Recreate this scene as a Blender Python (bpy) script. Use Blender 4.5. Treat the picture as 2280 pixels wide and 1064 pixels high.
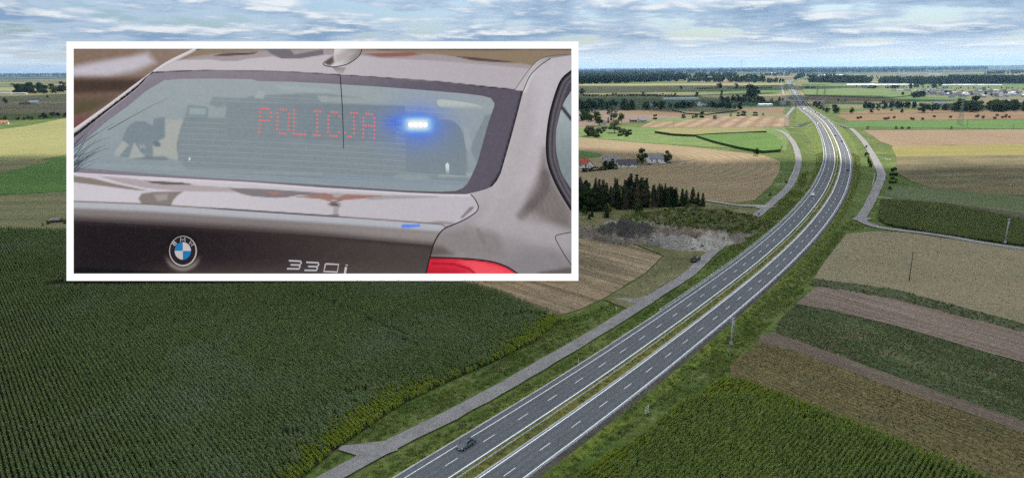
import bpy, bmesh, math, random
import numpy as np
from mathutils import Vector, Matrix
from mathutils.geometry import delaunay_2d_cdt, tessellate_polygon

for o in list(bpy.data.objects):
    bpy.data.objects.remove(o, do_unlink=True)
SC = bpy.context.scene
COL = SC.collection
rng = np.random.default_rng(7)
random.seed(7)
PI = math.pi

# ------------------------------------------------------------------ camera
CAM_H, FPX, HORIZON, ROLL = 80.0, 1520.0, 151.0, -0.008
PITCH = math.atan((532 - HORIZON) / FPX)
_r = Vector((1, 0, 0)); _f = Vector((0, math.cos(PITCH), -math.sin(PITCH))); _u = Vector((0, math.sin(PITCH), math.cos(PITCH)))
_c, _s = math.cos(ROLL), math.sin(ROLL)
CR = _c * _r + _s * _u
CU = -_s * _r + _c * _u
CF = _f
cam_d = bpy.data.cameras.new('camera'); cam = bpy.data.objects.new('camera', cam_d); COL.objects.link(cam)
cam_d.sensor_width = 36; cam_d.sensor_fit = 'HORIZONTAL'; cam_d.lens = 36 * FPX / 2280
cam_d.clip_start = 1.0; cam_d.clip_end = 200000
m = Matrix.Identity(4)
for i in range(3):
    m[i][0] = CR[i]; m[i][1] = CU[i]; m[i][2] = -CF[i]
m.translation = (0, 0, CAM_H)
cam.matrix_world = m
SC.camera = cam

# ------------------------------------------------------------------ light
SUN_EL, SUN_AZ = 46.0, 24.0          # azimuth: degrees right of straight ahead
SUN_DIR = Vector((math.sin(math.radians(SUN_AZ)) * math.cos(math.radians(SUN_EL)),
                  math.cos(math.radians(SUN_AZ)) * math.cos(math.radians(SUN_EL)), math.sin(math.radians(SUN_EL))))
sun_d = bpy.data.lights.new('sun', 'SUN'); sun_d.energy = 4.8; sun_d.angle = math.radians(2.0); sun_d.color = (1.0, 0.95, 0.86)
sun = bpy.data.objects.new('sun', sun_d); COL.objects.link(sun)
sun.rotation_euler = (-SUN_DIR).to_track_quat('-Z', 'Y').to_euler()
sun.location = (0, 0, 2000)
SC.view_settings.view_transform = 'Standard'; SC.view_settings.look = 'None'
SC.view_settings.exposure = 0.6; SC.view_settings.gamma = 1.0; SC.view_settings.use_curve_mapping = False
EXPO = 2.0 ** SC.view_settings.exposure
cy = SC.cycles
cy.max_bounces = 4; cy.diffuse_bounces = 2; cy.glossy_bounces = 2; cy.transmission_bounces = 2; cy.transparent_max_bounces = 4; cy.volume_bounces = 0
cy.use_adaptive_sampling = True; cy.adaptive_threshold = 0.02; cy.use_denoising = False

def nd(nt, typ, **kw):
    n = nt.nodes.new(typ)
    for k, v in kw.items():
        if k.startswith('i_'):
            key = k[2:]
            n.inputs[int(key) if key.isdigit() else key.replace('_', ' ')].default_value = v
        else:
            setattr(n, k, v)
    return n
def lk(nt, a, b): nt.links.new(a, b)
def math_n(nt, op, a, b=None, clamp=False):
    n = nt.nodes.new('ShaderNodeMath'); n.operation = op; n.use_clamp = clamp
    for i, v in enumerate((a, b)):
        if v is None: continue
        if isinstance(v, (int, float)): n.inputs[i].default_value = v
        else: nt.links.new(v, n.inputs[i])
    return n.outputs[0]
def mix_n(nt, fac, a, b, blend='MIX'):
    n = nt.nodes.new('ShaderNodeMix'); n.data_type = 'RGBA'; n.blend_type = blend
    for key, v in ((0, fac), (6, a), (7, b)):
        if isinstance(v, (int, float)): n.inputs[key].default_value = v
        elif isinstance(v, (tuple, list)): n.inputs[key].default_value = tuple(v)[:3] + (1,)
        else: nt.links.new(v, n.inputs[key])
    return n.outputs[2]
def ramp_n(nt, fac, stops, interp='LINEAR'):
    n = nt.nodes.new('ShaderNodeValToRGB'); n.color_ramp.interpolation = interp
    e = n.color_ramp.elements
    while len(e) < len(stops): e.new(0.5)
    for el, (p, c) in zip(e, stops):
        el.position = p; el.color = (c, c, c, 1) if isinstance(c, (int, float)) else tuple(c) + (1,)
    nt.links.new(fac, n.inputs[0])
    return n.outputs[0]
def noise_n(nt, vec, scale, detail=3.0, rough=0.55, dist=0.0):
    n = nt.nodes.new('ShaderNodeTexNoise'); n.inputs['Scale'].default_value = scale
    n.inputs['Detail'].default_value = detail; n.inputs['Roughness'].default_value = rough; n.inputs['Distortion'].default_value = dist
    nt.links.new(vec, n.inputs['Vector'])
    return n.outputs[0]

W = bpy.data.worlds.new('World'); SC.world = W; W.use_nodes = True
nt = W.node_tree; nt.nodes.clear()
wout = nd(nt, 'ShaderNodeOutputWorld'); bg = nd(nt, 'ShaderNodeBackground')
sky = nd(nt, 'ShaderNodeTexSky'); sky.sky_type = 'NISHITA'; sky.sun_disc = False
sky.sun_elevation = math.radians(SUN_EL); sky.sun_rotation = math.radians(SUN_AZ)
sky.altitude = 80; sky.air_density = 1.2; sky.dust_density = 1.5; sky.ozone_density = 1.5
tc = nd(nt, 'ShaderNodeTexCoord'); sx = nd(nt, 'ShaderNodeSeparateXYZ'); lk(nt, tc.outputs['Generated'], sx.inputs[0])
zc = math_n(nt, 'MAXIMUM', sx.outputs[2], 0.0)
az = math_n(nt, 'ARCTAN2', sx.outputs[0], sx.outputs[1])
lg = math_n(nt, 'LOGARITHM', math_n(nt, 'ADD', zc, 0.022), 2.71828)
def cvec(du, dv, ku, kv):
    c = nd(nt, 'ShaderNodeCombineXYZ'); lk(nt, math_n(nt, 'ADD', math_n(nt, 'MULTIPLY', az, ku), du), c.inputs[0]); lk(nt, math_n(nt, 'ADD', math_n(nt, 'MULTIPLY', lg, kv), dv), c.inputs[1]); return c.outputs[0]
n1 = noise_n(nt, cvec(3.1, 7.7, 6.4, 3.0), 1.0, 8, 0.56, 0.15)
n2 = noise_n(nt, cvec(3.1, 7.7 + 0.22, 6.4, 3.0), 1.0, 7, 0.56, 0.15)
n3 = noise_n(nt, cvec(1.2, 2.7, 24.0, 16.0), 1.0, 6, 0.62, 0.2)
n1d = math_n(nt, 'ADD', n1, math_n(nt, 'MULTIPLY', math_n(nt, 'SUBTRACT', n3, 0.5), 0.20))
cover = ramp_n(nt, n1d, [(0.41, 0), (0.475, 1)])
rim = ramp_n(nt, math_n(nt, 'ADD', math_n(nt, 'SUBTRACT', n1d, n2), 0.5), [(0.51, 0), (0.62, 1)])
thick = ramp_n(nt, n1d, [(0.44, 0), (0.60, 1)])
ccol = mix_n(nt, thick, (0.36, 0.45, 0.55), (0.165, 0.255, 0.385))
ccol = mix_n(nt, rim, ccol, (0.575, 0.60, 0.625))
skyc = mix_n(nt, 1.0, sky.outputs[0], (0.046, 0.060, 0.084), 'MULTIPLY')
both = mix_n(nt, math_n(nt, 'MULTIPLY', cover, 0.93), skyc, ccol)
hz = ramp_n(nt, zc, [(0.0, 1), (0.012, 0.8), (0.04, 0.0)])
both = mix_n(nt, math_n(nt, 'MULTIPLY', hz, 0.8), both, (0.61, 0.68, 0.74))
lk(nt, both, bg.inputs[0]); bg.inputs[1].default_value = 1.0
lk(nt, bg.outputs[0], wout.inputs[0])

# ------------------------------------------------------------------ picking points on the ground
def ray(px, py):
    return CR * ((px - 1140) / FPX) + CU * ((532 - py) / FPX) + CF
def G(px, py, z=0.0):
    d = ray(px, py)
    dz = min(d.z, -0.004)
    t = (CAM_H - z) / -dz
    return Vector((d.x * t, d.y * t, z))
def px_per_m(p):
    v = p - Vector((0, 0, CAM_H))
    return FPX / max(v.dot(CF), 1.0)
def project(p):
    v = Vector(p) - Vector((0, 0, CAM_H)); w = v.dot(CF)
    return 1140 + FPX * v.dot(CR) / w, 532 - FPX * v.dot(CU) / w
def srgb(r, g, b):
    f = lambda c: (c / 255 / 12.92) if c / 255 <= 0.04045 else ((c / 255 + 0.055) / 1.055) ** 2.4
    return (f(r), f(g), f(b))

# ------------------------------------------------------------------ objects
def tag(o, label=None, cat=None, group=None, kind=None):
    if label: o['label'] = label
    if cat: o['category'] = cat
    if group: o['group'] = group
    if kind: o['kind'] = kind
    return o
def empty(name, loc, rz=0.0, scale=1.0, parent=None):
    o = bpy.data.objects.new(name, None); COL.objects.link(o)
    o.location = loc; o.rotation_euler = (0, 0, rz); o.scale = (scale,) * 3; o.empty_display_size = 0.5
    if parent: o.parent = parent
    return o
def link_mesh(name, me, mat=None, parent=None):
    if mat and not me.materials: me.materials.append(mat)
    o = bpy.data.objects.new(name, me); COL.objects.link(o)
    if parent: o.parent = parent
    return o
class MB:
    def __init__(s): s.v = []; s.f = []
    def add(s, vs, fs):
        b = len(s.v); s.v += [tuple(v) for v in vs]; s.f += [tuple(i + b for i in f) for f in fs]; return s
    def box(s, x0, x1, y0, y1, z0, z1):
        return s.add([(x0,y0,z0),(x1,y0,z0),(x1,y1,z0),(x0,y1,z0),(x0,y0,z1),(x1,y0,z1),(x1,y1,z1),(x0,y1,z1)],
                     [(0,3,2,1),(4,5,6,7),(0,1,5,4),(1,2,6,5),(2,3,7,6),(3,0,4,7)])
    def bar(s, a, b, r, n=6, r2=None):
        a = Vector(a); b = Vector(b); d = (b - a).normalized()
        x = d.orthogonal().normalized(); y = d.cross(x); r2 = r if r2 is None else r2
        vs = [a + r * (math.cos(t) * x + math.sin(t) * y) for t in [2*PI*k/n for k in range(n)]] + \
             [b + r2 * (math.cos(t) * x + math.sin(t) * y) for t in [2*PI*k/n for k in range(n)]]
        return s.add(vs, [(k, (k+1) % n, (k+1) % n + n, k + n) for k in range(n)] + [tuple(range(n-1, -1, -1)), tuple(range(n, 2*n))])
    def loft(s, rings, cap=True, closed=True):
        n = len(rings[0]); vs = [p for r in rings for p in r]; fs = []
        for i in range(len(rings) - 1):
            for k in range(n if closed else n - 1):
                fs.append((i*n + k, i*n + (k+1) % n, (i+1)*n + (k+1) % n, (i+1)*n + k))
        if cap: fs += [tuple(range(n-1, -1, -1)), tuple(range((len(rings)-1)*n, len(rings)*n))]
        return s.add(vs, fs)
    def mesh(s, name, smooth=False):
        me = bpy.data.meshes.new(name); me.from_pydata(s.v, [], s.f); me.update()
        if smooth: me.shade_smooth()
        return me
    def build(s, name, mat, parent=None, smooth=False, loc=None):
        o = link_mesh(name, s.mesh(name, smooth), mat, parent)
        if loc is not None: o.location = loc
        return o
def copy_tree(o, parent=None):
    c = o.copy(); COL.objects.link(c); c.parent = parent
    for ch in list(o.children): copy_tree(ch, c)
    return c

# ------------------------------------------------------------------ materials
MATS = {}
def mat_plain(name, col, rough=0.7, metal=0.0, var=0.12, vscale=3.0, spec=0.3, bump=0.0):
    if name in MATS: return MATS[name]
    M = bpy.data.materials.new(name); M.use_nodes = True; t = M.node_tree; b = t.nodes['Principled BSDF']
    b.inputs['Roughness'].default_value = rough; b.inputs['Metallic'].default_value = metal; b.inputs['Specular IOR Level'].default_value = spec
    tcn = nd(t, 'ShaderNodeTexCoord')
    n = noise_n(t, tcn.outputs['Object'], vscale, 4, 0.6)
    lo = tuple(c * (1 - var) for c in col); hi = tuple(min(1, c * (1 + var)) for c in col)
    lk(t, ramp_n(t, n, [(0.3, lo), (0.7, hi)]), b.inputs['Base Color'])
    if bump:
        bp = nd(t, 'ShaderNodeBump', i_Strength=bump, i_Distance=0.05); lk(t, n, bp.inputs['Height']); lk(t, bp.outputs[0], b.inputs['Normal'])
    MATS[name] = M; return M
def mat_glow(name, col, strength):
    M = bpy.data.materials.new(name); M.use_nodes = True; t = M.node_tree; b = t.nodes['Principled BSDF']
    b.inputs['Base Color'].default_value = (0.02, 0.02, 0.02, 1); b.inputs['Emission Color'].default_value = tuple(col) + (1,)
    b.inputs['Emission Strength'].default_value = strength / EXPO
    b.inputs['Specular IOR Level'].default_value = 0.0; b.inputs['Roughness'].default_value = 0.9
    return M
def wpos(t):
    return nd(t, 'ShaderNodeNewGeometry').outputs['Position']
def rotated(t, ang, sc):
    mp = nd(t, 'ShaderNodeMapping'); mp.vector_type = 'TEXTURE'
    lk(t, wpos(t), mp.inputs[0]); mp.inputs['Rotation'].default_value = (0, 0, ang)
    m2 = nd(t, 'ShaderNodeMapping'); m2.inputs['Scale'].default_value = sc; lk(t, mp.outputs[0], m2.inputs[0])
    return m2.outputs[0]
def mat_field(name, c1, c2, ang=0.0, row=(0.03, 0.5), crow=None, srow=0.6, patch=0.02, spatch=0.6, grain=1.2, sgrain=0.5, bump=0.5, bdist=0.25, patch_c=None, wave=None):
    """crop or bare field: broad patches, streaks along the rows, clod-size grain"""
    if name in MATS: return MATS[name]
    M = bpy.data.materials.new(name); M.use_nodes = True; t = M.node_tree; b = t.nodes['Principled BSDF']
    b.inputs['Roughness'].default_value = 0.95; b.inputs['Specular IOR Level'].default_value = 0.08
    pos = wpos(t)
    pn = noise_n(t, pos, patch, 5, 0.6, 0.6)
    col = mix_n(t, math_n(t, 'MULTIPLY', ramp_n(t, pn, [(0.36, 0), (0.64, 1)]), spatch), c1, c2)
    if patch_c:
        pn2 = noise_n(t, pos, patch * 2.3, 4, 0.65, 1.0)
        col = mix_n(t, ramp_n(t, pn2, [(0.54, 0), (0.66, 0.8)]), col, patch_c)
    rn = noise_n(t, rotated(t, ang, (row[0], row[1], 1)), 1.0, 4, 0.7, 0.15)
    crow = crow or tuple(c * 0.5 for c in c1)
    col = mix_n(t, math_n(t, 'MULTIPLY', ramp_n(t, rn, [(0.40, 1), (0.58, 0)]), srow), col, crow)
    h = rn
    if wave:
        wv = nd(t, 'ShaderNodeTexWave'); wv.bands_direction = 'Y'; wv.inputs['Scale'].default_value = 0.314 / wave[0]
        wv.inputs['Distortion'].default_value = wave[2] if len(wave) > 2 else 1.2; wv.inputs['Detail'].default_value = 2; wv.inputs['Detail Scale'].default_value = 0.6
        lk(t, rotated(t, ang, (1, 1, 1)), wv.inputs[0])
        brk = ramp_n(t, noise_n(t, pos, 0.03, 3, 0.6), [(0.35, 0.25), (0.65, 1)])
        col = mix_n(t, math_n(t, 'MULTIPLY', math_n(t, 'MULTIPLY', wv.outputs['Fac'], brk), wave[1]), col, wave[3] if len(wave) > 3 else crow)
    gn = noise_n(t, pos, grain, 6, 0.75)
    col = mix_n(t, sgrain, col, mix_n(t, 1.0, col, ramp_n(t, gn, [(0.3, 0.35), (0.52, 1.0), (0.72, 1.75)]), 'MULTIPLY'))
    lk(t, col, b.inputs['Base Color'])
    bp = nd(t, 'ShaderNodeBump', i_Strength=bump, i_Distance=bdist); lk(t, math_n(t, 'ADD', gn, h), bp.inputs['Height']); lk(t, bp.outputs[0], b.inputs['Normal'])
    MATS[name] = M; return M
def mat_leaf(name, c1, c2, transl=0.35, scale=0.05, c3=None):
    if name in MATS: return MATS[name]
    M = bpy.data.materials.new(name); M.use_nodes = True; t = M.node_tree; t.nodes.clear()
    out = nd(t, 'ShaderNodeOutputMaterial'); d = nd(t, 'ShaderNodeBsdfDiffuse'); tr = nd(t, 'ShaderNodeBsdfTranslucent'); mx = nd(t, 'ShaderNodeMixShader')
    oi = nd(t, 'ShaderNodeObjectInfo')
    n = noise_n(t, wpos(t), scale, 4, 0.6)
    fac = math_n(t, 'ADD', math_n(t, 'MULTIPLY', oi.outputs['Random'], 0.5), math_n(t, 'MULTIPLY', n, 0.6))
    col = mix_n(t, ramp_n(t, fac, [(0.25, 0), (0.85, 1)]), c1, c2)
    if c3: col = mix_n(t, ramp_n(t, noise_n(t, wpos(t), scale * 0.6, 4, 0.65, 0.8), [(0.5, 0), (0.66, 0.75)]), col, c3)
    g = noise_n(t, wpos(t), 2.5, 2, 0.6)
    col = mix_n(t, 0.5, col, mix_n(t, 1.0, col, ramp_n(t, g, [(0.3, 0.4), (0.7, 1.6)]), 'MULTIPLY'))
    lk(t, col, d.inputs[0]); lk(t, col, tr.inputs[0]); mx.inputs[0].default_value = transl
    lk(t, d.outputs[0], mx.inputs[1]); lk(t, tr.outputs[0], mx.inputs[2]); lk(t, mx.outputs[0], out.inputs[0])
    MATS[name] = M; return M

# ------------------------------------------------------------------ scattering (geometry nodes, for uncountable crops and grass)
def scatter(name, pts, rot, scl, sources, label, idx=None):
    n = len(pts)
    me = bpy.data.meshes.new(name); me.vertices.add(n); me.vertices.foreach_set('co', np.asarray(pts, dtype=np.float32).ravel())
    for an, ty, dat in (('rot', 'FLOAT', rot), ('scl', 'FLOAT', scl), ('idx', 'INT', idx if idx is not None else rng.integers(0, len(sources), n))):
        a = me.attributes.new(an, ty, 'POINT'); a.data.foreach_set('value', np.asarray(dat, dtype=np.float32 if ty == 'FLOAT' else np.int32))
    o = link_mesh(name, me); tag(o, label=label, kind='stuff')
    src = bpy.data.collections.new(name + '_source')
    for i, s in enumerate(sources):
        so = bpy.data.objects.new('%s_%02d' % (name + '_plant', i), s); src.objects.link(so)
    ng = bpy.data.node_groups.new(name, 'GeometryNodeTree')
    ng.interface.new_socket('Geometry', in_out='INPUT', socket_type='NodeSocketGeometry')
    ng.interface.new_socket('Geometry', in_out='OUTPUT', socket_type='NodeSocketGeometry')
    gi = ng.nodes.new('NodeGroupInput'); go = ng.nodes.new('NodeGroupOutput')
    ip = ng.nodes.new('GeometryNodeInstanceOnPoints'); ci = ng.nodes.new('GeometryNodeCollectionInfo')
    ci.inputs[0].default_value = src; ci.inputs['Separate Children'].default_value = True; ci.inputs['Reset Children'].default_value = True
    ip.inputs['Pick Instance'].default_value = True
    def att(an, ty):
        a = ng.nodes.new('GeometryNodeInputNamedAttribute'); a.data_type = ty; a.inputs[0].default_value = an; return a.outputs[0]
    cx = ng.nodes.new('ShaderNodeCombineXYZ'); er = ng.nodes.new('FunctionNodeEulerToRotation'); cs = ng.nodes.new('ShaderNodeCombineXYZ')
    L = ng.links.new
    L(att('rot', 'FLOAT'), cx.inputs[2]); L(cx.outputs[0], er.inputs[0]); L(er.outputs[0], ip.inputs['Rotation'])
    sa = att('scl', 'FLOAT')
    for k in range(3): L(sa, cs.inputs[k])
    L(cs.outputs[0], ip.inputs['Scale']); L(att('idx', 'INT'), ip.inputs['Instance Index'])
    L(gi.outputs[0], ip.inputs['Points']); L(ci.outputs[0], ip.inputs['Instance']); L(ip.outputs[0], go.inputs[0])
    md = o.modifiers.new('scatter', 'NODES'); md.node_group = ng
    return o
def in_poly(P, poly):
    x, y = P[:, 0], P[:, 1]; ins = np.zeros(len(P), bool); n = len(poly)
    for i in range(n):
        x1, y1 = poly[i][0], poly[i][1]; x2, y2 = poly[(i + 1) % n][0], poly[(i + 1) % n][1]
        c = ((y1 > y) != (y2 > y))
        with np.errstate(divide='ignore', invalid='ignore'):
            xi = (x2 - x1) * (y - y1) / (y2 - y1) + x1
        ins ^= c & (x < xi)
    return ins
def seg_dist(P, a, b):
    a = np.asarray(a, float); b = np.asarray(b, float); ab = b - a
    t = np.clip(((P - a) @ ab) / max(ab @ ab, 1e-9), 0, 1)
    return np.linalg.norm(P - (a + t[:, None] * ab), axis=1)
def poly_dist(P, poly, closed=True):
    d = np.full(len(P), 1e9); n = len(poly)
    for i in range(n if closed else n - 1):
        d = np.minimum(d, seg_dist(P, poly[i][:2], poly[(i + 1) % n][:2]))
    return d
def in_view(P, z=1.0, mx=60, my=60):
    x = P[:, 0]; y = P[:, 1]; dz = z - CAM_H
    w = x * CF.x + y * CF.y + dz * CF.z
    u = 1140 + FPX * (x * CR.x + y * CR.y + dz * CR.z) / np.maximum(w, 1e-3)
    v = 532 - FPX * (x * CU.x + y * CU.y + dz * CU.z) / np.maximum(w, 1e-3)
    return (w > 1) & (u > -mx) & (u < 2280 + mx) & (v > -my) & (v < 1064 + my)
def grid_rows(poly, ang, row, step, jit=0.15):
    """points in rows that run along ang, inside a ground polygon"""
    A = np.array([p[:2] for p in poly]); c, s = math.cos(ang), math.sin(ang)
    R = np.array([[c, s], [-s, c]])
    Q = A @ R.T; lo = Q.min(0); hi = Q.max(0)
    u = np.arange(lo[0], hi[0], step); v = np.arange(lo[1], hi[1], row)
    U, V = np.meshgrid(u, v); q = np.c_[U.ravel(), V.ravel()]
    q = q + rng.normal(0, 1, q.shape) * [step * 0.3, jit * row]
    P = q @ R
    return P[in_poly(P, A)]
def GP(poly, z=0.0): return [G(x, y, z) for x, y in poly]
def dir_ang(a, b):
    A, B = G(*a), G(*b); return math.atan2(B.y - A.y, B.x - A.x)
def catmull(pts, step):
    P = [np.array(p, float) for p in pts]; P = [2 * P[0] - P[1]] + P + [2 * P[-1] - P[-2]]; out = []
    for i in range(1, len(P) - 2):
        n = max(2, int(np.linalg.norm(P[i + 1][:2] - P[i][:2]) / step))
        for k in range(n):
            t = k / n
            out.append(0.5 * ((2 * P[i]) + (-P[i-1] + P[i+1]) * t + (2*P[i-1] - 5*P[i] + 4*P[i+1] - P[i+2]) * t*t + (-P[i-1] + 3*P[i] - 3*P[i+1] + P[i+2]) * t**3))
    out.append(P[-2]); return np.array(out)
# ------------------------------------------------------------------ ground sheet
def ground_mat():
    M = bpy.data.materials.new('meadow_ground'); M.use_nodes = True; t = M.node_tree; b = t.nodes['Principled BSDF']
    b.inputs['Roughness'].default_value = 1.0; b.inputs['Specular IOR Level'].default_value = 0.05
    pos = wpos(t)
    n1 = noise_n(t, pos, 0.03, 6, 0.65, 0.5); n2 = noise_n(t, pos, 0.5, 6, 0.75); n3 = noise_n(t, pos, 0.12, 4, 0.6, 0.8)
    near = ramp_n(t, n1, [(0.35, (0.044, 0.072, 0.018)), (0.55, (0.078, 0.108, 0.027)), (0.72, (0.12, 0.133, 0.044))])
    near = mix_n(t, ramp_n(t, n3, [(0.52, 0), (0.68, 0.55)]), near, (0.15, 0.14, 0.065))
    near = mix_n(t, 0.7, near, mix_n(t, 1.0, near, ramp_n(t, n2, [(0.3, 0.3), (0.5, 1.0), (0.72, 1.8)]), 'MULTIPLY'))
    mp = nd(t, 'ShaderNodeMapping'); mp.inputs['Scale'].default_value = (1 / 520, 1 / 210, 1); mp.inputs['Rotation'].default_value = (0, 0, 0.06); lk(t, pos, mp.inputs[0])
    vo = nd(t, 'ShaderNodeTexVoronoi'); vo.inputs['Scale'].default_value = 1.0; vo.inputs['Randomness'].default_value = 0.85; lk(t, mp.outputs[0], vo.inputs['Vector'])
    vs = nd(t, 'ShaderNodeSeparateColor'); lk(t, vo.outputs['Color'], vs.inputs[0])
    far = ramp_n(t, vs.outputs[0], [(0.0, (0.11, 0.12, 0.05)), (0.22, (0.20, 0.17, 0.09)), (0.4, (0.085, 0.12, 0.03)), (0.58, (0.25, 0.19, 0.11)), (0.75, (0.14, 0.155, 0.06)), (0.9, (0.17, 0.125, 0.08))], 'CONSTANT')
    far = mix_n(t, 0.5, far, mix_n(t, 1.0, far, ramp_n(t, noise_n(t, pos, 0.01, 4, 0.6), [(0.3, 0.6), (0.7, 1.4)]), 'MULTIPLY'))
    sp = nd(t, 'ShaderNodeSeparateXYZ'); lk(t, pos, sp.inputs[0])
    f = nd(t, 'ShaderNodeMapRange'); f.inputs[1].default_value = 1350; f.inputs[2].default_value = 1420; lk(t, sp.outputs[1], f.inputs[0])
    f2 = nd(t, 'ShaderNodeMapRange'); f2.inputs[1].default_value = 5200; f2.inputs[2].default_value = 8500; lk(t, sp.outputs[1], f2.inputs[0])
    wd = ramp_n(t, noise_n(t, pos, 0.0006, 3, 0.6), [(0.42, 0), (0.5, 1)])
    far = mix_n(t, math_n(t, 'MULTIPLY', f2.outputs[0], wd), far, (0.022, 0.036, 0.018))
    lk(t, mix_n(t, f.outputs[0], near, far), b.inputs['Base Color'])
    bp = nd(t, 'ShaderNodeBump', i_Strength=0.6, i_Distance=0.3); lk(t, n2, bp.inputs['Height']); lk(t, bp.outputs[0], b.inputs['Normal'])
    return M
_m = MB(); N = 24
xs = np.linspace(-30000, 30000, N + 1); ys = np.linspace(-3000, 27000, N + 1)
_m.add([(x, y, 0) for y in ys for x in xs], [(j*(N+1)+i, j*(N+1)+i+1, (j+1)*(N+1)+i+1, (j+1)*(N+1)+i) for j in range(N) for i in range(N)])
tag(_m.build('ground', ground_mat()), 'green meadow and farmland stretching to the horizon', kind='structure')

# ------------------------------------------------------------------ fields, each a sheet on the ground
FZ = [0.02]
def wob(poly, jit, step_px=26):
    out = []; n = len(poly)
    for i in range(n):
        a = np.array(poly[i], float); b = np.array(poly[(i + 1) % n], float); k = max(1, int(np.linalg.norm(b - a) / step_px))
        for q in range(k):
            p = a + (b - a) * q / k
            if q: p = p + rng.normal(0, jit, 2) * [1.0, 0.35]
            out.append(tuple(p))
    return out
def sheet(name, pts, mat, z, label=None, side=0.0, side_mat=None):
    """flat polygon sheet; with side > 0 a crop block whose edge drops to the ground"""
    vs = [(p.x, p.y, z + side) for p in pts]; n = len(vs)
    tris = tessellate_polygon([[Vector(v) for v in vs]]); fs = []
    for a, b, c in tris:
        A, B, C = (Vector(vs[i]) for i in (a, b, c))
        fs.append((a, b, c) if (B - A).cross(C - A).z > 0 else (a, c, b))
    if side:
        vs += [(p.x, p.y, 0) for p in pts]
        fs += [(i, i + n, (i + 1) % n + n, (i + 1) % n) for i in range(n)]
    me = bpy.data.meshes.new(name); me.from_pydata(vs, [], fs); me.update()
    o = link_mesh(name, me, mat); tag(o, label, kind='structure')
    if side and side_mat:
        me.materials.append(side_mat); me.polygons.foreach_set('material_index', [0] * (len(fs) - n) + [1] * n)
    return o
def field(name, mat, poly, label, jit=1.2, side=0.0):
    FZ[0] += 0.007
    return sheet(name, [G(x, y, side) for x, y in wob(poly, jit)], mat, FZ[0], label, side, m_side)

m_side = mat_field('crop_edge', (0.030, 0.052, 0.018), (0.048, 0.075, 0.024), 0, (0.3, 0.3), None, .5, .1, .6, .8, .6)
TAN = (0.30, 0.20, 0.115); TAN2 = (0.36, 0.26, 0.16); BROWN = (0.15, 0.105, 0.075)
a_l = dir_ang((1291, 529), (1472, 571))
m_st1 = mat_field('stubble_striped', (0.27, 0.195, 0.12), (0.36, 0.27, 0.175), a_l, (0.012, 0.22), (0.115, 0.095, 0.055), 0.9, 0.02, 0.6, 0.9, 0.5, patch_c=(0.18, 0.145, 0.08), wave=(8.5, 0.55, 2.2, (0.13, 0.10, 0.06)))
m_st2 = mat_field('stubble_curved', (0.185, 0.130, 0.072), (0.235, 0.168, 0.098), dir_ang((1420, 470), (1600, 400)), (0.02, 0.08), (0.16, 0.13, 0.07), 0.5, 0.012, 0.6, 0.7, 0.6, patch_c=(0.15, 0.145, 0.06), wave=(9.0, 0.0, 3.0, (0.40, 0.30, 0.20)))
m_st3 = mat_field('stubble_far', (0.160, 0.098, 0.048), (0.200, 0.130, 0.068), 0.35, (0.006, 0.08), (0.115, 0.075, 0.04), 0.6, 0.006, 0.6, 0.3, 0.35)
m_st4 = mat_field('stubble_lined', (0.17, 0.105, 0.06), (0.20, 0.13, 0.072), dir_ang((1615, 283), (1650, 262)), (0.004, 0.06), (0.12, 0.078, 0.048), 0.5, 0.006, 0.5, 0.3, 0.3, wave=(22.0, 0.75, 1.2, (0.32, 0.24, 0.155)))
m_brn = mat_field('ploughed', (0.15, 0.105, 0.08), (0.20, 0.145, 0.105), 0.1, (0.01, 0.1), (0.11, 0.08, 0.06), 0.5, 0.008, 0.6, 0.4, 0.4)
m_olv = mat_field('olive_meadow', (0.13, 0.125, 0.055), (0.19, 0.17, 0.085), 0.05, (0.004, 0.05), (0.085, 0.09, 0.04), 0.6, 0.006, 0.7, 0.2, 0.35)
m_pal = mat_field('pale_meadow', (0.20, 0.195, 0.09), (0.27, 0.24, 0.12), 0.05, (0.004, 0.05), (0.13, 0.13, 0.06), 0.5, 0.006, 0.7, 0.2, 0.3)
m_grn = mat_field('green_crop', (0.055, 0.115, 0.022), (0.080, 0.150, 0.032), 0.05, (0.006, 0.08), (0.05, 0.095, 0.022), 0.5, 0.01, 0.6, 0.3, 0.35)
m_lgr = mat_field('light_green_meadow', (0.085, 0.135, 0.036), (0.125, 0.162, 0.048), 0.25, (0.006, 0.06), (0.06, 0.105, 0.025), 0.5, 0.012, 0.7, 0.3, 0.3, patch_c=(0.185, 0.185, 0.065))
m_dgr = mat_field('dark_green_crop', (0.040, 0.075, 0.024), (0.060, 0.095, 0.032), 0.1, (0.01, 0.1), (0.028, 0.05, 0.018), 0.5, 0.01, 0.6, 0.4, 0.4)
m_str = mat_field('straw_grass', (0.33, 0.27, 0.13), (0.40, 0.31, 0.16), 0.05, (0.004, 0.05), (0.22, 0.19, 0.09), 0.5, 0.01, 0.6, 0.3, 0.3)
m_sun = mat_field('ripe_meadow', (0.185, 0.178, 0.068), (0.235, 0.215, 0.088), 0.2, (0.006, 0.06), (0.17, 0.18, 0.07), 0.5, 0.008, 0.7, 0.4, 0.4)

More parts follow.
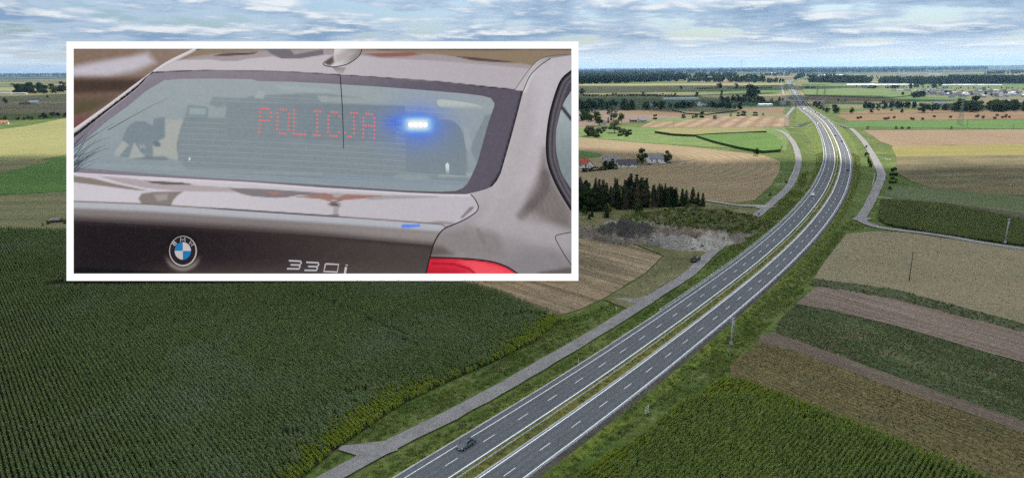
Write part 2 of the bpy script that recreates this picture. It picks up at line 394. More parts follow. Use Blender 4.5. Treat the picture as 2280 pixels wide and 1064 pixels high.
def curved_rows(M, c, sy, spacing, col, amt):
    t = M.node_tree; b = t.nodes['Principled BSDF']; src = b.inputs['Base Color'].links[0].from_socket
    mp = nd(t, 'ShaderNodeMapping'); p = G(*c); mp.inputs['Location'].default_value = (-p.x, -p.y * sy, 0); mp.inputs['Scale'].default_value = (1, sy, 0); lk(t, wpos(t), mp.inputs[0])
    wv = nd(t, 'ShaderNodeTexWave'); wv.wave_type = 'RINGS'; wv.rings_direction = 'Z'; wv.inputs['Scale'].default_value = .314 / spacing; wv.inputs['Distortion'].default_value = 4.5; wv.inputs['Detail'].default_value = 4; wv.inputs['Detail Scale'].default_value = .4
    lk(t, mp.outputs[0], wv.inputs[0]); brk = ramp_n(t, noise_n(t, wpos(t), 0.02, 4, 0.6), [(0.35, 0.2), (0.6, 1)])
    lk(t, mix_n(t, math_n(t, 'MULTIPLY', math_n(t, 'MULTIPLY', wv.outputs['Fac'], brk), amt), src, col), b.inputs['Base Color'])
curved_rows(m_st2, (1330, 352), 0.9, 8.0, (0.33, 0.25, 0.16), 0.34)
# fields on the far side, left of the motorway
FB = [
 ('pale_field', m_pal, [(-500,196),(700,192),(1290,188),(1745,186),(1750,191),(1290,194),(-500,206)], 'long pale olive field below the dark forest belt'),
 ('olive_field', m_olv, [(-500,206),(1290,194),(1750,191),(1748,198),(1500,203),(1290,205),(-500,218)], 'brown olive field with lone bushes'),
 ('green_field', m_grn, [(1480,203),(1745,198),(1748,207),(1700,209),(1490,206)], 'green strip field ending in a dark hedge line'),
 ('meadow_field', m_olv, [(-500,218),(1290,205),(1480,206),(1748,209),(1748,213),(1560,213),(1290,216),(-500,232)], 'dull olive meadow before the farm trees'),
 ('straw_field', m_str, [(1560,213),(1748,212),(1760,224),(1690,223),(1565,217)], 'straw yellow meadow beside the poplar trees'),
 ('stubble_strip_field', m_st3, [(1335,226),(1400,219),(1490,216),(1490,222),(1390,226)], 'thin pink stubble strip above the long greenhouse'),
 ('farm_meadow_field', m_dgr, [(1100,222),(1335,218),(1760,226),(1760,240),(1640,242),(1290,246),(1100,250)], 'dark green farm meadow among the farmyard trees'),
 ('brown_field', m_brn, [(1000,262),(1290,243),(1380,246),(1480,254),(1600,260),(1600,264),(1440,270),(1290,285),(1000,290)], 'purple brown ploughed field behind the ruined house'),
 ('tan_field', m_st3, [(1375,247),(1455,243),(1540,250),(1602,258),(1560,261),(1470,256),(1380,252)], 'tan stubble field under the farm trees'),
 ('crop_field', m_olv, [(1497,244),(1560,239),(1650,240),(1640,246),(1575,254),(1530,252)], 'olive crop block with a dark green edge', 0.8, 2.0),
 ('small_tan_field', m_st3, [(1645,243),(1748,239),(1742,254),(1690,252),(1640,249)], 'small tan field beside the grey lane'),
 ('weedy_field', m_olv, [(1575,254),(1640,247),(1742,254),(1755,259),(1600,260)], 'weedy olive strip with small bushes'),
 ('green_strip_field', m_lgr, [(1437,268),(1450,266),(1592,262),(1584,267),(1520,270),(1440,271)], 'thin bright green strip above the lined stubble'),
 ('lined_field', m_st4, [(1425,284),(1452,271),(1520,270),(1600,260),(1757,259),(1745,283)], 'stubble field with pale diagonal swath lines'),
 ('meadow_green_field', m_lgr, [(900,296),(1290,284),(1425,284),(1745,284),(1760,296),(1750,336),(1620,330),(1430,318),(1290,305),(900,310)], 'light green mown meadow around the maize blocks'),
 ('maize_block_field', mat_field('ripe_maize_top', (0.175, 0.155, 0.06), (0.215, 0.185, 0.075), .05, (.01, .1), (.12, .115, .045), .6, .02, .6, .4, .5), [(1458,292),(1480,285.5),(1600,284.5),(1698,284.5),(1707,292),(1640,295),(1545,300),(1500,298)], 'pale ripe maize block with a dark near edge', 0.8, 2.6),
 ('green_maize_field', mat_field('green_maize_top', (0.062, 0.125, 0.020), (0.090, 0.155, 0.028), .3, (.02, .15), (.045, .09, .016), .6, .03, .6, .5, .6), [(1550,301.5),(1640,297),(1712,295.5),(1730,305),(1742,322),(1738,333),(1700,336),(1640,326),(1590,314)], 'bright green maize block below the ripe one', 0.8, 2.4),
 ('ripe_field', m_sun, [(-500,292),(0,289),(60,281),(150,262),(420,254),(900,262),(900,330),(420,330),(150,345),(90,356),(-500,364)], 'pale yellow green sunlit field on the rise'),
 ('narrow_field', m_olv, [(-500,366),(90,356),(120,360),(0,386),(-500,420)], 'narrow olive wedge between two fields'),
 ('dark_crop_field', m_grn, [(-500,410),(0,387),(110,360),(150,346),(900,330),(900,405),(150,428),(-500,450)], 'deep green crop field below the sunlit rise'),
 ('dry_field', m_olv, [(-500,450),(0,436),(150,428),(900,405),(900,500),(500,560),(150,516),(-500,512)], 'dry olive brown field with faint tyre tracks'),
 ('curved_field', m_st2, [(700,330),(1290,306),(1420,318),(1560,330),(1700,346),(1737,360),(1735,385),(1715,415),(1680,446),(1640,453),(1560,447),(1480,430),(1290,420),(700,440)], 'stubble field with curving swaths'),
 ('garden_field', m_grn, [(1200,332),(1290,335),(1345,345),(1330,352),(1200,358)], 'green garden lawn behind the red roofed house'),
 ('striped_field', m_st1, [(980,616),(900,560),(1290,515),(1330,517),(1400,541),(1475,571),(1435,610),(1345,664),(1290,690),(1240,704),(1190,690),(1110,655),(1030,628)], 'pale striped stubble field beside the billboard'),
 # right of the motorway
 ('light_field', m_lgr, [(1785,186),(2060,188),(2280,186),(2600,186),(2600,196),(2280,199),(1990,197),(1785,196)], 'light green field below the tree row'),
 ('village_field', m_olv, [(2010,200),(2600,196),(2600,224),(2280,222),(2060,222)], 'olive grassland around the village'),
 ('yellow_green_field', m_lgr, [(1786,197),(1990,198),(2032,205),(2032,212),(1975,218),(1880,215),(1792,212)], 'yellow green field with a dark lower edge', 0.8, 1.6),
 ('pink_field', m_st3, [(1793,214),(1880,217),(1975,219),(2040,225),(1960,228),(1822,226)], 'pinkish stubble field below the dark crop edge'),
 ('emerald_field', m_grn, [(1962,220),(2050,216),(2190,219),(2130,223),(2040,226)], 'emerald green strip beside the farm conifers'),
 ('dull_field', m_olv, [(1830,233),(1960,230),(1960,244),(1850,242)], 'dull brown olive field behind the bushes'),
 ('strip_field', m_st3, [(1868,252),(1960,245),(2120,246),(2280,246),(2600,243),(2600,248),(2280,250),(1960,253),(1868,254)], 'thin tan strip below the farm trees'),
 ('bale_field', m_st3, [(1860,256),(2280,249),(2600,246),(2600,262),(2280,266),(1890,270)], 'tan stubble field dotted with dark bales'),
 ('bright_field', m_grn, [(1888,271),(2280,266.5),(2600,263),(2600,286),(2280,287),(1876,284)], 'bright green crop field across the plain'),
 ('swath_field', mat_field('stubble_swath', (0.165, 0.108, 0.064), (0.21, 0.145, 0.09), dir_ang((1990, 295), (2200, 320)), (0.006, 0.12), (0.19, 0.14, 0.09), 0.7, 0.01, 0.6, 0.5, 0.4, wave=(11.0, 0.3, 2.5, (0.19, 0.14, 0.09))), [(1920,291),(2280,289),(2600,287),(2600,318),(2280,321),(1990,327),(1960,316),(1942,303)], 'pinkish tan stubble field with fine swaths'),
 ('yellow_field', mat_field('yellow_crop', (0.175, 0.145, 0.04), (0.215, 0.175, 0.052), 0.05, (0.01, 0.12), (0.14, 0.13, 0.045), 0.6, 0.012, 0.7, 0.5, 0.4), [(1984,327),(2280,321),(2600,317),(2600,346),(2280,348),(1996,352)], 'yellow olive crop band'),
 ('rough_field', mat_field('rough_fallow', (0.125, 0.098, 0.05), (0.17, 0.138, 0.07), 0.12, (0.015, 0.10), (0.075, 0.07, 0.038), 0.85, 0.02, 0.7, 0.5, 0.55, patch_c=(0.10, 0.105, 0.045)), [(1996,350),(2280,346),(2600,344),(2600,440),(2280,436),(2110,432),(2030,405),(1996,385)], 'rough brown fallow field'),
 ('low_green_field', mat_field('low_green_crop', (0.085, 0.105, 0.045), (0.12, 0.135, 0.06), dir_ang((2000, 440), (2250, 470)), (0.01, 0.12), (0.05, 0.07, 0.028), 0.6, 0.015, 0.6, 0.6, 0.45), [(1975,416),(2070,420),(2280,438),(2600,462),(2600,520),(2280,486),(2040,458),(1965,448)], 'low dull green crop strip'),
 ('bare_strip_field', mat_field('bare_strip', (0.075, 0.06, 0.042), (0.095, 0.085, 0.05), dir_ang((2040, 452), (2270, 480)), (0.01, 0.2), (0.05, 0.045, 0.03), 0.6, 0.02, 0.6, 0.6, 0.5), [(2030,448),(2070,448),(2280,476),(2600,520),(2600,530),(2280,484),(2100,460)], 'dark bare soil strip'),
 ('beige_field', mat_field('beige_fallow', (0.195, 0.158, 0.096), (0.23, 0.186, 0.114), dir_ang((1900, 560), (2250, 620)), (0.02, 0.35), (0.15, 0.14, 0.08), 0.5, 0.02, 0.5, 1.2, 0.5, patch_c=(0.165, 0.15, 0.088)), [(1885,522),(1945,516),(2020,519),(2280,558),(2600,602),(2600,800),(2280,722),(1990,645),(1812,621),(1835,585)], 'beige fallow field with a lone pole'),
 ('weed_strip_field', mat_field('weed_strip', (0.060, 0.075, 0.035), (0.10, 0.105, 0.055), dir_ang((1990, 655), (2280, 730)), (0.03, 0.3), (0.035, 0.05, 0.022), 0.6, 0.05, 0.7, 0.9, 0.6), [(1815,622),(1990,645),(2280,722),(2600,805),(2600,830),(2280,741),(1990,667),(1870,645),(1800,634)], 'dark weedy strip above the ploughed soil'),
 ('ploughed_field', mat_field('ploughed_rows', (0.185, 0.142, 0.108), (0.235, 0.185, 0.145), dir_ang((1990, 690), (2280, 770)), (0.015, 0.6), (0.125, 0.09, 0.07), 0.85, 0.03, 0.6, 1.2, 0.6, wave=(1.7, 0.7, 1.2, (0.11, 0.08, 0.062))), [(1772,678),(1798,655),(1822,638),(1870,645),(1990,667),(2280,741),(2600,830),(2600,905),(2280,809),(2000,728),(1850,692)], 'purple brown ploughed field with fine furrows'),
 ('green_strip_crop_field', mat_field('strip_crop', (0.055, 0.075, 0.030), (0.085, 0.10, 0.045), dir_ang((2000, 780), (2280, 880)), (0.03, 0.5), (0.03, 0.042, 0.018), 0.6, 0.03, 0.7, 0.9, 0.55, patch_c=(0.14, 0.12, 0.065)), [(1772,680),(1850,693),(2000,729),(2280,811),(2600,910),(2600,1060),(2280,940),(2000,842),(1780,762),(1720,742),(1735,715)], 'dark green low crop with pale patches'),
 ('pale_strip_field', mat_field('pale_strip', (0.125, 0.10, 0.07), (0.155, 0.122, 0.085), dir_ang((1760, 765), (2280, 950)), (0.02, 0.8), (0.09, 0.07, 0.055), 0.8, 0.05, 0.5, 1.4, 0.6, wave=(1.7, 0.6, 1.0, (0.08, 0.062, 0.048))), [(1690,748),(1720,742),(1780,760),(2000,842),(2280,940),(2600,1060),(2600,1090),(2280,965),(2000,868),(1760,780),(1690,762)], 'thin pale furrowed strip'),
 ('olive_row_field', mat_field('olive_rows', (0.135, 0.105, 0.045), (0.175, 0.135, 0.06), dir_ang((1680, 800), (2240, 1030)), (0.02, 0.6), (0.075, 0.07, 0.03), 0.6, 0.03, 0.7, 1.2, 0.7, patch_c=(0.10, 0.10, 0.045), wave=(1.5, 0.75, 0.8, (0.06, 0.052, 0.025))), [(1625,815),(1690,762),(1760,780),(2000,868),(2280,965),(2600,1090),(2600,1300),(2290,1104),(2130,1040),(1900,945),(1690,860),(1625,842)], 'olive brown row crop'),
]
for e in FB:
    jit = e[4] if len(e) > 4 else 1.0; side = e[5] if len(e) > 5 else 0.0
    field(e[0], e[1], e[2], e[3], jit, side)

# ------------------------------------------------------------------ motorway: centre of the median traced on the ground
def HZ(y):   # height of the carriageway over the plain
    return float(np.interp(y, [0, 430, 600, 800, 900, 1000, 1100, 1250, 1400, 1800, 2500, 3500], [1.1, 1.1, 2.6, 5.8, 7.0, 7.2, 6.4, 2.0, 0.9, 0.9, 1.2, 5]))
CPX = [(1031,1064),(1155,982),(1280,897),(1400,813),(1480,754),(1560,695),(1620,649),(1681,601),(1733,556),(1780,511),(1822,462),(1848,421),(1862,384),(1866,355),(1860,325),(1846,294),(1829,270),(1806,251),(1790,239),(1784,229),(1774,214),(1765,201),(1757,189),(1756,183),(1768,177.5),(1800,172)]
def Gr(px, py):
    z = 1.0
    for _ in range(6): p = G(px, py, z); z = HZ(p.y)
    return G(px, py, z)
cp = [Gr(*p) for p in CPX]
d0 = (cp[0] - cp[3]).normalized()
cp = [cp[0] + d0 * 160, cp[0] + d0 * 80] + cp
PATH = catmull([(p.x, p.y, HZ(p.y)) for p in cp], 6.0)
# smooth
for _ in range(8):
    PATH[1:-1] = 0.25 * PATH[:-2] + 0.5 * PATH[1:-1] + 0.25 * PATH[2:]
PATH[:, 2] = [HZ(y) for y in PATH[:, 1]]
for _ in range(6): PATH[1:-1, 2] = 0.25 * PATH[:-2, 2] + 0.5 * PATH[1:-1, 2] + 0.25 * PATH[2:, 2]
def frame_of(P):
    T = np.gradient(P[:, :2], axis=0); T /= np.linalg.norm(T, axis=1)[:, None]
    return T, np.c_[T[:, 1], -T[:, 0]]           # normal points right
PT, PN = frame_of(PATH)
SLEN = np.r_[0, np.cumsum(np.linalg.norm(np.diff(PATH[:, :2], axis=0), axis=1))]
def at_s(s, off=0.0, dz=0.0):
    x = np.interp(s, SLEN, PATH[:, 0]); y = np.interp(s, SLEN, PATH[:, 1]); z = np.interp(s, SLEN, PATH[:, 2])
    nx = np.interp(s, SLEN, PN[:, 0]); ny = np.interp(s, SLEN, PN[:, 1]); l = math.hypot(nx, ny)
    return Vector((x + nx / l * off, y + ny / l * off, z + dz))
def heading(s):
    a, b = at_s(s - 1), at_s(s + 1); return math.atan2(b.y - a.y, b.x - a.x)
def strip(name, prof, mat, parent=None, i0=0, i1=None, closed=False):
    """sweep a cross-section [(offset, dz)] along the motorway"""
    i1 = len(PATH) if i1 is None else i1; n = len(prof); vs = []; fs = []
    for i in range(i0, i1):
        for (o, dz) in prof:
            z = PATH[i, 2] + dz if dz is not None else 0.0
            vs.append((PATH[i, 0] + PN[i, 0] * o, PATH[i, 1] + PN[i, 1] * o, z))
    for i in range(i1 - i0 - 1):
        for k in range(n if closed else n - 1):
            fs.append((i*n+k, i*n+(k+1) % n, (i+1)*n+(k+1) % n, (i+1)*n+k))
    me = bpy.data.meshes.new(name); me.from_pydata(vs, [], fs); me.update()
    at = me.attributes.new('lat', 'FLOAT', 'POINT'); at.data.foreach_set('value', np.tile(np.array([p[0] for p in prof], dtype=np.float32), i1 - i0))
    return link_mesh(name, me, mat, parent)
m_asph = mat_field('asphalt', (0.104, 0.110, 0.116), (0.122, 0.128, 0.134), 0.0, (0.05, 0.05), (0.092, 0.097, 0.103), 0.5, 0.02, 0.6, 2.2, 0.35, 0.25, 0.02)
m_sho = mat_field('shoulder_soil', (0.075, 0.068, 0.055), (0.10, 0.088, 0.07), 0, (0.2, 0.2), None, 0.4, 0.08, 0.6, 1.5, 0.5)
m_paint = mat_plain('road_paint', (0.78, 0.79, 0.78), 0.6, var=0.08, vscale=0.4)
m_med = mat_field('median_grass', (0.17, 0.15, 0.038), (0.11, 0.125, 0.034), 0, (0.2, 0.2), (0.05, 0.06, 0.02), 0.5, 0.06, 0.8, 0.9, 0.6)
m_emb = mat_field('embankment_grass', (0.092, 0.130, 0.024), (0.148, 0.182, 0.032), 0, (0.08, 0.08), (0.045, 0.075, 0.016), 0.6, 0.05, 0.8, 0.6, 0.6, patch_c=(0.16, 0.155, 0.055))
m_conc = mat_plain('pale_concrete', (0.34, 0.34, 0.33), 0.85, var=0.2, vscale=0.3)
SHL = 12.4
def asphalt_lanes(M, side):
    # wheel tracks polished darker, a faint oil line in each lane
    t = M.node_tree; b = t.nodes['Principled BSDF']; src = b.inputs['Base Color'].links[0].from_socket; a = nd(t, 'ShaderNodeAttribute'); a.attribute_name = 'lat'
    dd = math_n(t, 'ABSOLUTE', a.outputs['Fac']); fac = None
    for c in (3.35, 5.05, 6.75, 8.45):
        g = math_n(t, 'SUBTRACT', 1.0, math_n(t, 'MULTIPLY', math_n(t, 'ABSOLUTE', math_n(t, 'SUBTRACT', dd, c)), 1.9), clamp=True); fac = g if fac is None else math_n(t, 'ADD', fac, g)
    brk = noise_n(t, wpos(t), 0.05, 4, 0.6)
    lk(t, mix_n(t, math_n(t, 'MULTIPLY', math_n(t, 'MULTIPLY', fac, brk), 0.85), src, (0.070, 0.073, 0.077)), b.inputs['Base Color'])
asphalt_lanes(m_asph, 0)
left_cw = strip('carriageway', [(-10.9, -0.02), (-6.0, 0.03), (-1.95, 0.0)], m_asph); tag(left_cw, 'grey asphalt carriageway whose cars come towards the viewer', kind='structure')
right_cw = strip('carriageway', [(1.95, 0.0), (6.0, 0.03), (10.1, -0.02)], m_asph); tag(right_cw, 'grey asphalt carriageway whose cars drive away', kind='structure')
for par, a, b in ((left_cw, -9.40, -9.22), (left_cw, -2.52, -2.24), (right_cw, 2.24, 2.52), (right_cw, 9.15, 9.40)):
    za = 0.03 * (1 - abs(abs(a) - 6) / 4) + 0.012; zb = 0.03 * (1 - abs(abs(b) - 6) / 4) + 0.012
    strip('edge_line', [(a, za), (b, zb)], m_paint, par)
tag(strip('median', [(-1.95, -0.004), (-0.9, 0.10), (0.0, 0.02), (1.2, 0.06), (1.55, -0.004)], m_med), 'narrow grassy median between the carriageways', kind='structure')
tag(strip('gutter', [(1.55, 0.0), (1.57, 0.03), (1.93, 0.03), (1.95, 0.0)], m_conc), 'pale concrete gutter along the median', kind='structure')
tag(strip('kerb', [(-11.35, -0.3), (-11.33, 0.06), (-10.95, 0.06), (-10.93, -0.3)], m_conc), 'pale concrete kerb beside the carriageway', kind='structure')
tag(strip('road_shoulder', [(10.1, -0.03), (11.6, -0.12)], m_sho), 'dark soil shoulder behind the guard rail', kind='structure')
def bank(side):
    name = 'embankment'; vs = []; fs = []; prof = [11.33 if side < 0 else 11.6]
    n = 8
    for i in range(len(PATH)):
        h = PATH[i, 2] - 0.15; wd = 1.9 * h + 1.5
        for k in range(n):
            t = k / (n - 1); o = prof[0] + t * wd
            z = PATH[i, 2] - 0.12 - t * (h + 0.3) + math.sin(t * PI) * rng.normal(0, 0.12)
            vs.append((PATH[i, 0] + PN[i, 0] * o * side, PATH[i, 1] + PN[i, 1] * o * side, z))
    for i in range(len(PATH) - 1):
        for k in range(n - 1):
            q = (i*n+k, i*n+k+1, (i+1)*n+k+1, (i+1)*n+k); fs.append(q if side > 0 else q[::-1])
    me = bpy.data.meshes.new(name); me.from_pydata(vs, [], fs); me.update(); me.shade_smooth()
    tag(link_mesh(name, me, m_emb), 'grassy embankment on the %s side of the motorway' % ('service road' if side < 0 else 'outer'), kind='structure')
bank(-1); bank(1)
# lane dashes, 4 m long every 12 m, placed from a traced dash
dash_me = None
def dashes(par, off, spx, smax):
    p = Gr(*spx); i = int(np.argmin(np.hypot(PATH[:, 0] - p.x, PATH[:, 1] - p.y))); s0 = SLEN[i] % 12.0
    s = s0; near = []; rest = MB()
    while s < SLEN[-1] - 10:
        a, b = s - 1.9, s + 1.9
        q = [at_s(a, off - .07, .045), at_s(a, off + .07, .045), at_s(b, off + .07, .045), at_s(b, off - .07, .045)]
        u, v = project(q[0]) if q[0].y > 20 else (-99, 9999)
        if -20 < u < 2300 and 235 < v < 1080: MB().add(q, [(0, 1, 2, 3)]).build('lane_dash', m_paint, par)
        elif v <= 235: rest.add(q, [(0, 1, 2, 3)])
        s += 12.0
    if rest.v:
        o = rest.build('distant_lane_dashes', m_paint, par); o['kind'] = 'stuff'
dashes(left_cw, -5.86, (1280 + 281 * 500 / 1147, 600 + 397 * 500 / 1147), 0)
dashes(right_cw, 5.83, (1280 + 404 * 500 / 1147, 600 + 497 * 500 / 1147), 0)

# ------------------------------------------------------------------ other roads
m_grav = mat_field('grey_gravel', (0.20, 0.19, 0.185), (0.25, 0.24, 0.23), 0, (0.3, 0.3), (0.155, 0.145, 0.14), 0.5, 0.06, 0.6, 1.8, 0.35, patch_c=(0.17, 0.155, 0.14))
m_track = mat_field('pale_track', (0.26, 0.235, 0.20), (0.31, 0.28, 0.24), 0, (0.3, 0.3), None, 0.3, 0.05, 0.6, 1.2, 0.4)
RZ = [0.40]; ROADS = []
def road(name, pts, width, mat, label, step=5.0):
    RZ[0] += 0.012
    P = catmull([(G(*p).x, G(*p).y) for p in pts], step); T, Nn = frame_of(P)
    wd = width / 2 if np.isscalar(width) else np.interp(np.linspace(0, 1, len(P)), np.linspace(0, 1, len(width)), width) / 2
    wl = wd + rng.normal(0, 0.10, len(P)); wr = wd + rng.normal(0, 0.10, len(P))
    vs = []; fs = []
    for i in range(len(P)):
        for o, z in ((-wl[i] - .9, 0.0), (-wl[i], RZ[0]), (0, RZ[0] + .04), (wr[i], RZ[0]), (wr[i] + .9, 0.0)):
            vs.append((P[i, 0] + Nn[i, 0] * o, P[i, 1] + Nn[i, 1] * o, z))
    for i in range(len(P) - 1):
        for k in range(1, 3): fs.append((i*5+k, i*5+k+1, (i+1)*5+k+1, (i+1)*5+k))
    me = bpy.data.meshes.new(name); me.from_pydata(vs, [], fs); me.update()
    o = link_mesh(name, me, mat); tag(o, label, kind='structure'); ROADS.append(P)
    return o, P
SERV = [(640,1118),(757,1054),(874,991),(1003,927),(1137,854),(1245,791),(1325,744),(1389,705),(1463,657),(1537,609),(1582,566),(1647,515),(1689,478),(1725,447),(1757,416),(1772,385),(1778,357),(1772,331),(1763,314),(1751,300),(1738,293),(1727,290)]
_, SERVP = road('service_road', SERV, [4.6, 4.6, 4.8, 5.2, 5.4, 5.6], m_grav, 'grey gravel service road left of the motorway')
road('spur_road', [(757,999),(790,1002),(830,1004),(880,993)], [1.5, 4, 6.5, 5], m_grav, 'short gravel turn-off beside the cornfield')
road('spur_road', [(1370,667),(1395,669),(1420,673),(1450,664)], [1, 3, 6, 5], m_grav, 'short gravel turn-off beside the striped stubble')
road('spur_road', [(1572,448),(1600,452),(1650,459),(1690,460),(1706,464)], [3, 4, 6, 14], m_track, 'pale track joining the service road below the conifers')
RSERV = [(1893,286),(1905,296),(1920,312),(1934,332),(1945,350),(1954,368),(1961,385),(1961,400),(1952,420),(1943,440),(1932,462),(1922,478),(1917,490),(1935,501),(1965,509),(2010,515),(2060,521),(2120,530),(2200,544),(2280,556),(2400,575)]
road('service_road', RSERV, [5.5, 5.5, 5.5, 6, 5.0, 4.6], m_grav, 'grey service road curving beside the fields right of the motorway')
road('spur_road', [(1903,492),(1920,488),(1930,486)], [5, 8, 6], m_grav, 'stub of gravel road at the bend')
road('lane', [(1100,388),(1290,380),(1340,376),(1400,370),(1450,365),(1500,360),(1545,356)], 3.2, m_track, 'narrow pale lane before the white houses')
road('lane', [(1768,239),(1757,252),(1748,260),(1728,259)], [5, 5, 5, 4], m_grav, 'grey lane bending beside the embankment')
road('lane', [(1738,186),(1741,196),(1744,208),(1750,218),(1755,224)], 5.5, m_track, 'pale lane beside the far motorway')
road('lane', [(1767,187),(1772,193),(1776,198)], 5.5, m_track, 'short pale lane right of the far motorway')
road('track', [(1690,284.5),(1730,284.5),(1745,285),(1775,287)], 3.0, m_track, 'thin track under the embankment')
road('track', [(1751,262),(1752,270),(1752,283)], [6, 6, 6], m_brn, 'brown field track beside the lined stubble')
road('track', [(1878,287),(1960,288.5),(2080,288.5),(2280,288),(2600,286)], 2.6, m_sho, 'dark field track along the bright green crop')
road('lane', [(1620,232.5),(1690,229),(1752,225.5)], 5, m_grav, 'grey lane climbing to the overpass')
# ------------------------------------------------------------------ plant meshes
def quads_mesh(name, C, X, Y, mat):
    """leaf cards: centre, half-axis x, half-axis y (N,3 each)"""
    n = len(C); V = np.empty((n, 4, 3)); V[:, 0] = C - X - Y; V[:, 1] = C + X - Y * .6; V[:, 2] = C + X * .7 + Y; V[:, 3] = C - X * .8 + Y * .8
    me = bpy.data.meshes.new(name); me.vertices.add(n * 4); me.vertices.foreach_set('co', V.astype(np.float32).ravel())
    me.loops.add(n * 4); me.loops.foreach_set('vertex_index', np.arange(n * 4, dtype=np.int32))
    me.polygons.add(n); me.polygons.foreach_set('loop_start', np.arange(0, n * 4, 4, dtype=np.int32)); me.update()
    me.materials.append(mat); return me
def unit(n):
    v = rng.normal(0, 1, (n, 3)); return v / np.linalg.norm(v, axis=1)[:, None]
def crown_broad(name, mat, n=900, w=0.34, base=0.2, lobes=11, leaf=0.035, tall=1.0):
    """crown of a tree one unit high"""
    cs = []; 
    for k in range(lobes):
        t = rng.uniform(0, 1); a = rng.uniform(0, 2 * PI); prof = math.sin(PI * min(0.97, 0.14 + 0.80 * t)) ** 0.7
        r = w * prof * rng.uniform(0.35, 0.8)
        cs.append((r * math.cos(a), r * math.sin(a), base + 0.10 + (0.80 - base) * t, rng.uniform(0.11, 0.19) * (w / 0.34) ** 0.7))
    cs = np.array(cs); pick = rng.integers(0, lobes, n); d = unit(n); rad = cs[pick, 3] * rng.uniform(0.55, 1.08, n) ** 0.5
    C = cs[pick, :3] + d * rad[:, None] * [1, 1, 0.85 * tall]
    nrm = d + 0.6 * unit(n); nrm /= np.linalg.norm(nrm, axis=1)[:, None]
    X = np.cross(nrm, unit(n)); X /= np.linalg.norm(X, axis=1)[:, None]; Y = np.cross(nrm, X)
    s = leaf * rng.uniform(0.6, 1.3, n)[:, None]
    return quads_mesh(name, C, X * s, Y * s * 0.8, mat)
def crown_poplar(name, mat, n=700, w=0.13):
    t = rng.uniform(0, 1, n); a = rng.uniform(0, 2 * PI, n); r = w * np.sin(PI * (0.08 + 0.88 * t)) ** 0.6 * rng.uniform(0.4, 1.15, n)
    C = np.c_[r * np.cos(a), r * np.sin(a), 0.10 + 0.9 * t]; X = unit(n) * 0.03; Y = unit(n) * 0.035
    return quads_mesh(name, C, X, Y, mat)
def crown_conifer(name, mat, n=900, w=0.19, bare=0.08):
    t = rng.uniform(0, 1, n) ** 1.3; tier = np.floor(t * 11) / 11; fr = t * 11 - np.floor(t * 11)
    a = rng.uniform(0, 2 * PI, n); br = np.floor(a / (2 * PI) * 9) + rng.normal(0, .12, n); a = br / 9 * 2 * PI + tier * 5
    q = rng.uniform(0.1, 1, n) ** 0.7
    r = (w * (1 - tier) ** 0.85 + 0.012) * q * rng.uniform(0.8, 1.12, n)
    z = bare + (1 - bare) * (tier + 0.05 * fr) - 0.10 * r / w * (0.6 + 0.4 * (1 - tier))
    C = np.c_[r * np.cos(a), r * np.sin(a), z]; R = np.c_[np.cos(a), np.sin(a), -0.45 * np.ones(n)]; S = np.c_[-np.sin(a), np.cos(a), rng.normal(0, .5, n)]
    return quads_mesh(name, C, R * 0.036, S * 0.020, mat)
def trunk_mesh(name, r=0.022, h=0.6, limbs=5, mat=None):
    b = MB(); b.bar((0, 0, -0.03), (0.01, 0.005, h), r, 7, r * 0.35)
    for k in range(limbs):
        a = 2 * PI * k / max(1, limbs) + 0.5; z = h * (0.45 + 0.1 * k)
        b.bar((0.004, 0, min(z, h * .95)), (0.16 * math.cos(a), 0.16 * math.sin(a), min(z, h * .95) + 0.17), r * 0.4, 5, r * 0.12)
    me = b.mesh(name, True); me.materials.append(mat); return me
BARK = mat_plain('bark', (0.075, 0.055, 0.04), 0.95, var=0.4, vscale=8)
L_MID = mat_leaf('leaf_mid', (0.032, 0.056, 0.014), (0.062, 0.095, 0.024), 0.3)
L_DRK = mat_leaf('leaf_dark', (0.022, 0.040, 0.014), (0.044, 0.068, 0.022), 0.25)
L_PAL = mat_leaf('leaf_pale', (0.085, 0.105, 0.055), (0.125, 0.145, 0.075), 0.3)
L_YEL = mat_leaf('leaf_yellow_green', (0.070, 0.095, 0.018), (0.12, 0.145, 0.03), 0.35)
L_PIN = mat_leaf('needle_dark', (0.016, 0.030, 0.015), (0.034, 0.054, 0.024), 0.15)
L_BRN = mat_leaf('needle_brown', (0.062, 0.054, 0.036), (0.095, 0.078, 0.054), 0.2)
CROWN = {
 'mid': [crown_broad('crown', L_MID, 1000, .38, .05, 13) for _ in range(4)],
 'dark': [crown_broad('crown', L_DRK, 1000, .38, .05, 13) for _ in range(4)],
 'pale': [crown_broad('crown', L_PAL, w=0.40, base=0.12) for _ in range(2)],
 'yellow': [crown_broad('crown', L_YEL) for _ in range(2)],
 'poplar': [crown_poplar('crown', L_MID) for _ in range(2)],
 'conifer': [crown_conifer('crown', L_PIN, 1100, rng.uniform(.2, .25)) for _ in range(4)],
 'dry': [crown_conifer('crown', L_BRN, 500, 0.13, 0.25) for _ in range(2)],
}
BUSH = {k: [crown_broad('foliage', m_, 420, 0.62, -0.12, 8, 0.085) for _ in range(2)] for k, m_ in (('mid', L_MID), ('dark', L_DRK), ('yellow', L_YEL), ('pale', L_PAL))}
TRUNK = trunk_mesh('trunk', mat=BARK); TRUNK_C = trunk_mesh('trunk', 0.016, 0.9, 0, BARK); STEM = trunk_mesh('stem', 0.05, 0.5, 4, BARK)
